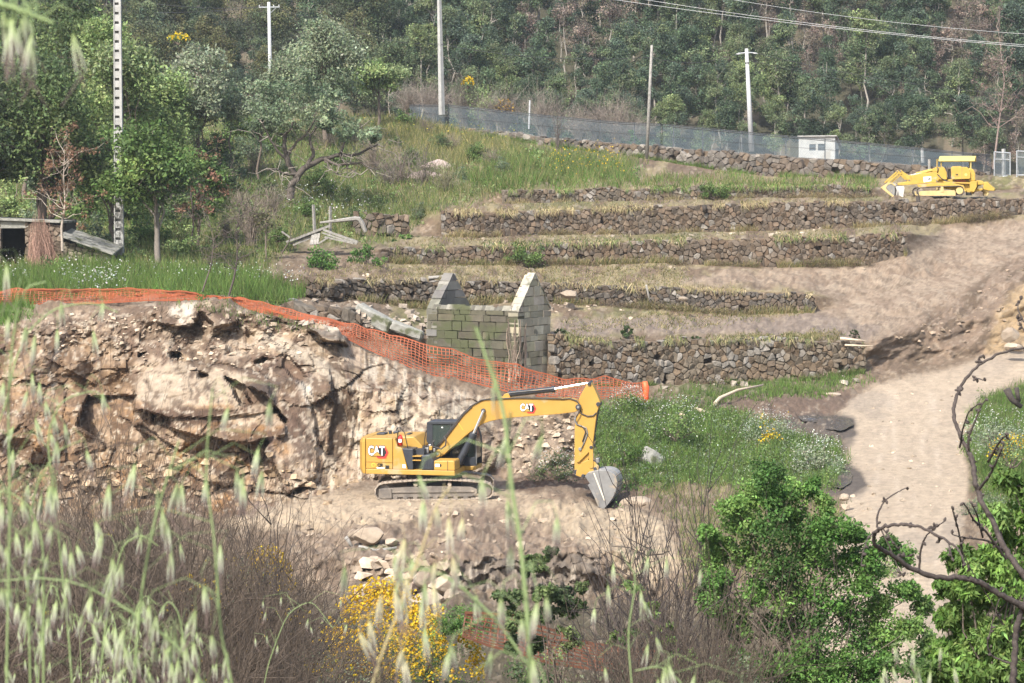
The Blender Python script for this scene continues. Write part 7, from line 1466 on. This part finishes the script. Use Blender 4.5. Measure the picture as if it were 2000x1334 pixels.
for pts, r in (([A3(1180, 468), A3(1180, 400), A3(1200, 350), A3(1230, 310), A3(1290, 270), A3(1350, 243)], .004), ([A3(1415, 712), A3(1420, 610), A3(1435, 550), A3(1455, 510), A3(1500, 470), A3(1555, 432)], .0045), ([A3(1455, 478), A3(1490, 462), A3(1505, 462)], .003), ([A6(1692, 1285), A6(1690, 1200), A6(1720, 1130), A6(1750, 1050), A6(1785, 990)], .005), ([A6(1640, 1260), A6(1660, 1150), A6(1690, 1060), A6(1740, 1020)], .004), ([A6(1800, 1340), A6(1850, 1250), A6(1880, 1205), A6(1915, 1188)], .005), ([A3(1750, 250), A3(1800, 190), A3(1840, 110), A3(1890, 0)], .006),
              ([A3(1880, 590), A3(1800, 540), A3(1730, 530), A3(1640, 520), A3(1598, 502)], .004), ([A3(1660, 690), A3(1650, 560), A3(1620, 430), A3(1597, 348)], .0045), ([A3(1900, 640), A3(1780, 480), A3(1720, 430), A3(1690, 370), A3(1662, 328)], .005), ([A3(1770, 520), A3(1740, 400), A3(1700, 320)], .004), ([A3(1530, 520), A3(1528, 545)], .003), ([A3(1580, 555), A3(1590, 600), A3(1598, 635)], .003), ([A3(1270, 628), A3(1310, 632), A3(1362, 626)], .003), ([A6(1750, 800), A6(1745, 760), A6(1772, 742)], .003), ([A6(1720, 870), A6(1760, 880), A6(1785, 888)], .003),
              ([A6(1640, 950), A6(1632, 920)], .003), ([A3(1880, 1010), A3(1830, 900), A3(1700, 700), A3(1640, 560)], .003), ([A3(1200, 470), A3(1260, 600), A3(1300, 700), A3(1325, 740)], .003), ([A3(1210, 470), A3(1280, 560), A3(1330, 625)], .003), ([A3(1190, 470), A3(1130, 520), A3(1100, 600), A3(1090, 680)], .003),
              ([A3(1940, 1230), A3(1820, 1190), A3(1790, 1120), A3(1830, 980), A3(1880, 800)], .004), ([A3(1950, 1100), A3(1990, 960)], .006), ([A6(2000, 560), A6(1960, 480), A6(1990, 420)], .003), ([A6(2020, 640), A6(1960, 540)], .003)):
    limb('twig', pts, r, r*.45, rng.uniform(-.5, .3), 4)

# ------------------------------------------------------------------ wild oats right in front of the camera
OG = np.array((.34, .44, .15)); OW = np.array((.66, .66, .56)); OP = np.array((.36, .31, .33))
M['oat'] = mat('oat', (.95, .95, .95), (1.05, 1.05, 1.05), .5, 20, 3, vc=True, trans=.35)
def spikelet(nb, p, d, L, w, rng, dry=0):
    """two long glumes, green where they hang and papery below, with awns"""
    d = d/np.linalg.norm(d); u = np.cross(d, (0, 1, 0)); u /= np.linalg.norm(u)+1e-9; v = np.cross(d, u); ph = rng.random()*3
    green = OG*(1-dry)+np.array((.62, .52, .28))*dry
    for s in (-1, 1):
        ax = d+u*.10*s*rng.uniform(.3, 1.2)+v*rng.normal()*.06; K = [0, .12, .35, .6, .85, 1.0]; Rr = np.array([.1, .62, 1, .78, .36, .04])*w; V = []; c = []
        for t, r in zip(K, Rr):
            for k in range(5): a = k*1.2566+ph; V.append(p+ax*L*t+u*(r*math.cos(a)+s*w*.35*math.sin(t*3))+v*r*math.sin(a)*.6); c.append(green*(1-t)**1.2+(OW*(1-t*.55)+OP*t*.55)*(1-(1-t)**1.2))
        q = [(i*5+k, i*5+(k+1) % 5, i*5+5+(k+1) % 5, i*5+5+k) for i in range(5) for k in range(5)]; nb.add(V, q, None, np.array(c)*rng.uniform(.85, 1.15))
    for k in range(2): e = p+d*L*rng.uniform(1.2, 1.7)+u*rng.normal()*L*.25; nb.tube([p+d*L*.5, p+d*L, e], [.0006, .0006, .0003], 3, (.30, .22, .20))
def oat(Y, pts, label, seed, n=22, reach=.09, r=.0012, L=.026, start=.35, group='wild oat stalks', dry=0, down=None, name='oat_stalk'):
    """stem through photo pixels (from its foot up), spikelets hanging on fine pedicels along its upper part"""
    rng = np.random.default_rng(seed); P0 = np.array(at(*pts[0], Y)); foot = np.array((P0[0], P0[1], min(P0[2]-.02, float(bank_z(P0[0], Y))))) if down is None else P0
    K = ([foot] if down is None else [])+[np.array(at(x, y, Y)) for x, y in pts]; K = np.array(K); f = np.linspace(0, len(K)-1, len(K)*7); Q = np.stack([np.interp(f, np.arange(len(K)), K[:, k]) for k in range(3)], -1)
    for _ in range(6): Q[1:-1] = (Q[:-2]+2*Q[1:-1]+Q[2:])/4
    o = empty(name, Vector(Q[0]), label, 'grass stalk', group); sb = NB(); sp = NB(); b = Q[0]; sc_ = (.33, .42, .19) if not dry else (.55, .46, .25)
    sb.tube(Q-b, np.linspace(r, r*.5, len(Q)), 5, sc_); s = np.concatenate([[0], np.cumsum(np.linalg.norm(np.diff(Q, axis=0), axis=1))]); s0 = s[np.searchsorted(f, 1)] if down is None else 0
    for k in range(n):
        t = s0+(s[-1]-s0)*(start+(1-start)*rng.random()); j = min(int(np.searchsorted(s, t)), len(Q)-1); a = Q[j]; e = a+np.array((rng.normal()*reach*.6, rng.normal()*reach*.5, rng.uniform(-.2, .5)*reach)); hang = e+np.array((rng.normal()*.004, 0, -.012))
        sb.tube(np.array([a, (a+e)/2+np.array((0, 0, .25*reach)), e, hang])-b, [r*.26, r*.22, r*.2, r*.2], 4, sc_); spikelet(sp, hang-b, np.array((rng.normal()*.16, rng.normal()*.1, -1)), L*rng.uniform(.75, 1.2), L*.055, rng, dry)
    me = sb.mesh('stem', M['oat'], True); link('stem', me, o); link('sprays', sp.mesh('sprays', M['oat'], True), o); return o
oat(1.75, [(1042, 1400), (1030, 1200), (1016, 1050), (1000, 960), (985, 800), (950, 700), (930, 640)], 'tallest green oat stalk, straight up past the front of the excavator', 401, 16, .05, .0020, start=.25)
oat(2.0, [(1090, 1400), (1010, 1265), (960, 1200), (900, 1145), (850, 1115), (790, 1110), (760, 1140)], 'oat stalk arching left from the foot of the tallest one, with pale spikelets', 402, 14, .05, .0013, start=.6)
oat(1.9, [(700, 1400), (775, 1200), (810, 1110), (835, 1040), (850, 990), (880, 950)], 'dry straw coloured oat stalk in front of the spoil heap', 403, 15, .03, .0012, start=.4, dry=.8)
oat(2.3, [(440, 1420), (360, 1270), (250, 1190), (160, 1140), (80, 1128), (-20, 1136)], 'green oat stalk bent over to the left edge at the bottom left', 404, 40, .05, .0012, start=.3)
oat(2.1, [(255, 1400), (275, 1160), (300, 1020), (340, 890), (350, 860)], 'slanting green oat stalk in front of the dead broom', 405, 16, .06, .0013, start=.35)
oat(2.4, [(85, 1420), (85, 1200), (85, 1060), (60, 990), (20, 960), (-30, 960)], 'oat stalk nodding left beside the left edge', 406, 26, .05, start=.4)
oat(1.6, [(-70, -60), (-40, 0), (20, 12), (70, 32), (105, 45)], 'oat panicle hanging into the top left corner', 407, 13, .03, .002, L=.024, start=.35, down=1)
oat(2.6, [(-40, 900), (10, 800), (30, 700), (60, 640), (110, 600), (180, 590), (230, 610)], 'oat stalk crossing the left end of the orange netting', 408, 14, .05, start=.45)
oat(2.2, [(10, 1400), (20, 1000), (15, 760), (30, 620), (50, 560), (90, 550)], 'upright oat stalk along the left edge reaching the orange netting', 409, 15, .07, start=.35)
oat(2.7, [(150, 1400), (110, 1000), (90, 850), (120, 780), (190, 760), (215, 800)], 'oat stalk nodding over the brown left side of the rock cut', 410, 15, .06, start=.4)
oat(2.4, [(60, 1300), (50, 1050), (70, 950), (110, 880), (160, 860)], 'short oat stalk at the left below the rock cut', 411, 12, .06, start=.35)
oat(2.0, [(470, 1400), (430, 1240), (420, 1060), (400, 920), (415, 760)], 'oat stalk with sparse spikelets before the middle of the rock cut', 412, 12, .05, start=.4)
oat(3.0, [(1240, 1400), (1225, 1240), (1240, 1150), (1240, 1120), (1225, 1100)], 'small oat stalk in front of the dark twig shrubs', 413, 12, .05, start=.5)
oat(3.2, [(1810, 1420), (1790, 1330), (1785, 1280), (1770, 1250), (1740, 1260)], 'small oat stalk below the bare branch at the bottom right', 414, 14, .06, start=.4)
oat(2.6, [(1360, 1400), (1330, 1330), (1290, 1300), (1240, 1310)], 'small bent oat stalk at the bottom edge right of centre', 415, 12, .05, start=.4)
rr = random.Random(33)
for i in range(13):
    px = rr.choice((rr.uniform(-60, 640), rr.uniform(-60, 380), rr.uniform(-60, 250))); Y = rr.uniform(2.8, 6.0); tp = rr.uniform(1110, 1300) if px > 300 else rr.uniform(1010, 1280); lean = rr.uniform(-110, 130)
    oat(Y, [(px, 1440), (px+lean*.15, (1440+tp)/2), (px+lean*.5, tp+25), (px+lean*.9, tp), (px+lean*1.25, tp+rr.uniform(15, 60))], 'green wild oat stalk in the tangle along the bottom left', 430+i, rr.randrange(9, 16), rr.uniform(.05, .08), .0012, L=rr.uniform(.018, .023), start=.4, group='oats along the bottom left')

# ------------------------------------------------------------------ the air of the valley
hm = bpy.data.materials.new('haze'); hm.use_nodes = True; hn = hm.node_tree; hn.nodes.remove(hn.nodes['Principled BSDF']); pv, = lay(hn, 'VolumePrincipled'); pv.inputs['Color'].default_value = (.86, .92, 1, 1); pv.inputs['Density'].default_value = .0002; pv.inputs['Anisotropy'].default_value = .2
hn.links.new(pv.outputs[0], hn.nodes['Material Output'].inputs['Volume'])
zmax = float(TP_[..., 2].max())+30; zmin = float(min(TP_[..., 2].min(), BZ.min()))-1; xm = float(np.abs(TP_[..., 0]).max())+20
BMh = BM(); BMh.prism([(-xm, zmin), (xm, zmin), (xm, zmax), (-xm, zmax)], -40, float(TP_[..., 1].max())+30); ho = BMh.build('haze', hm); tagg(ho, 'thin pale haze filling the valley', kind='stuff')
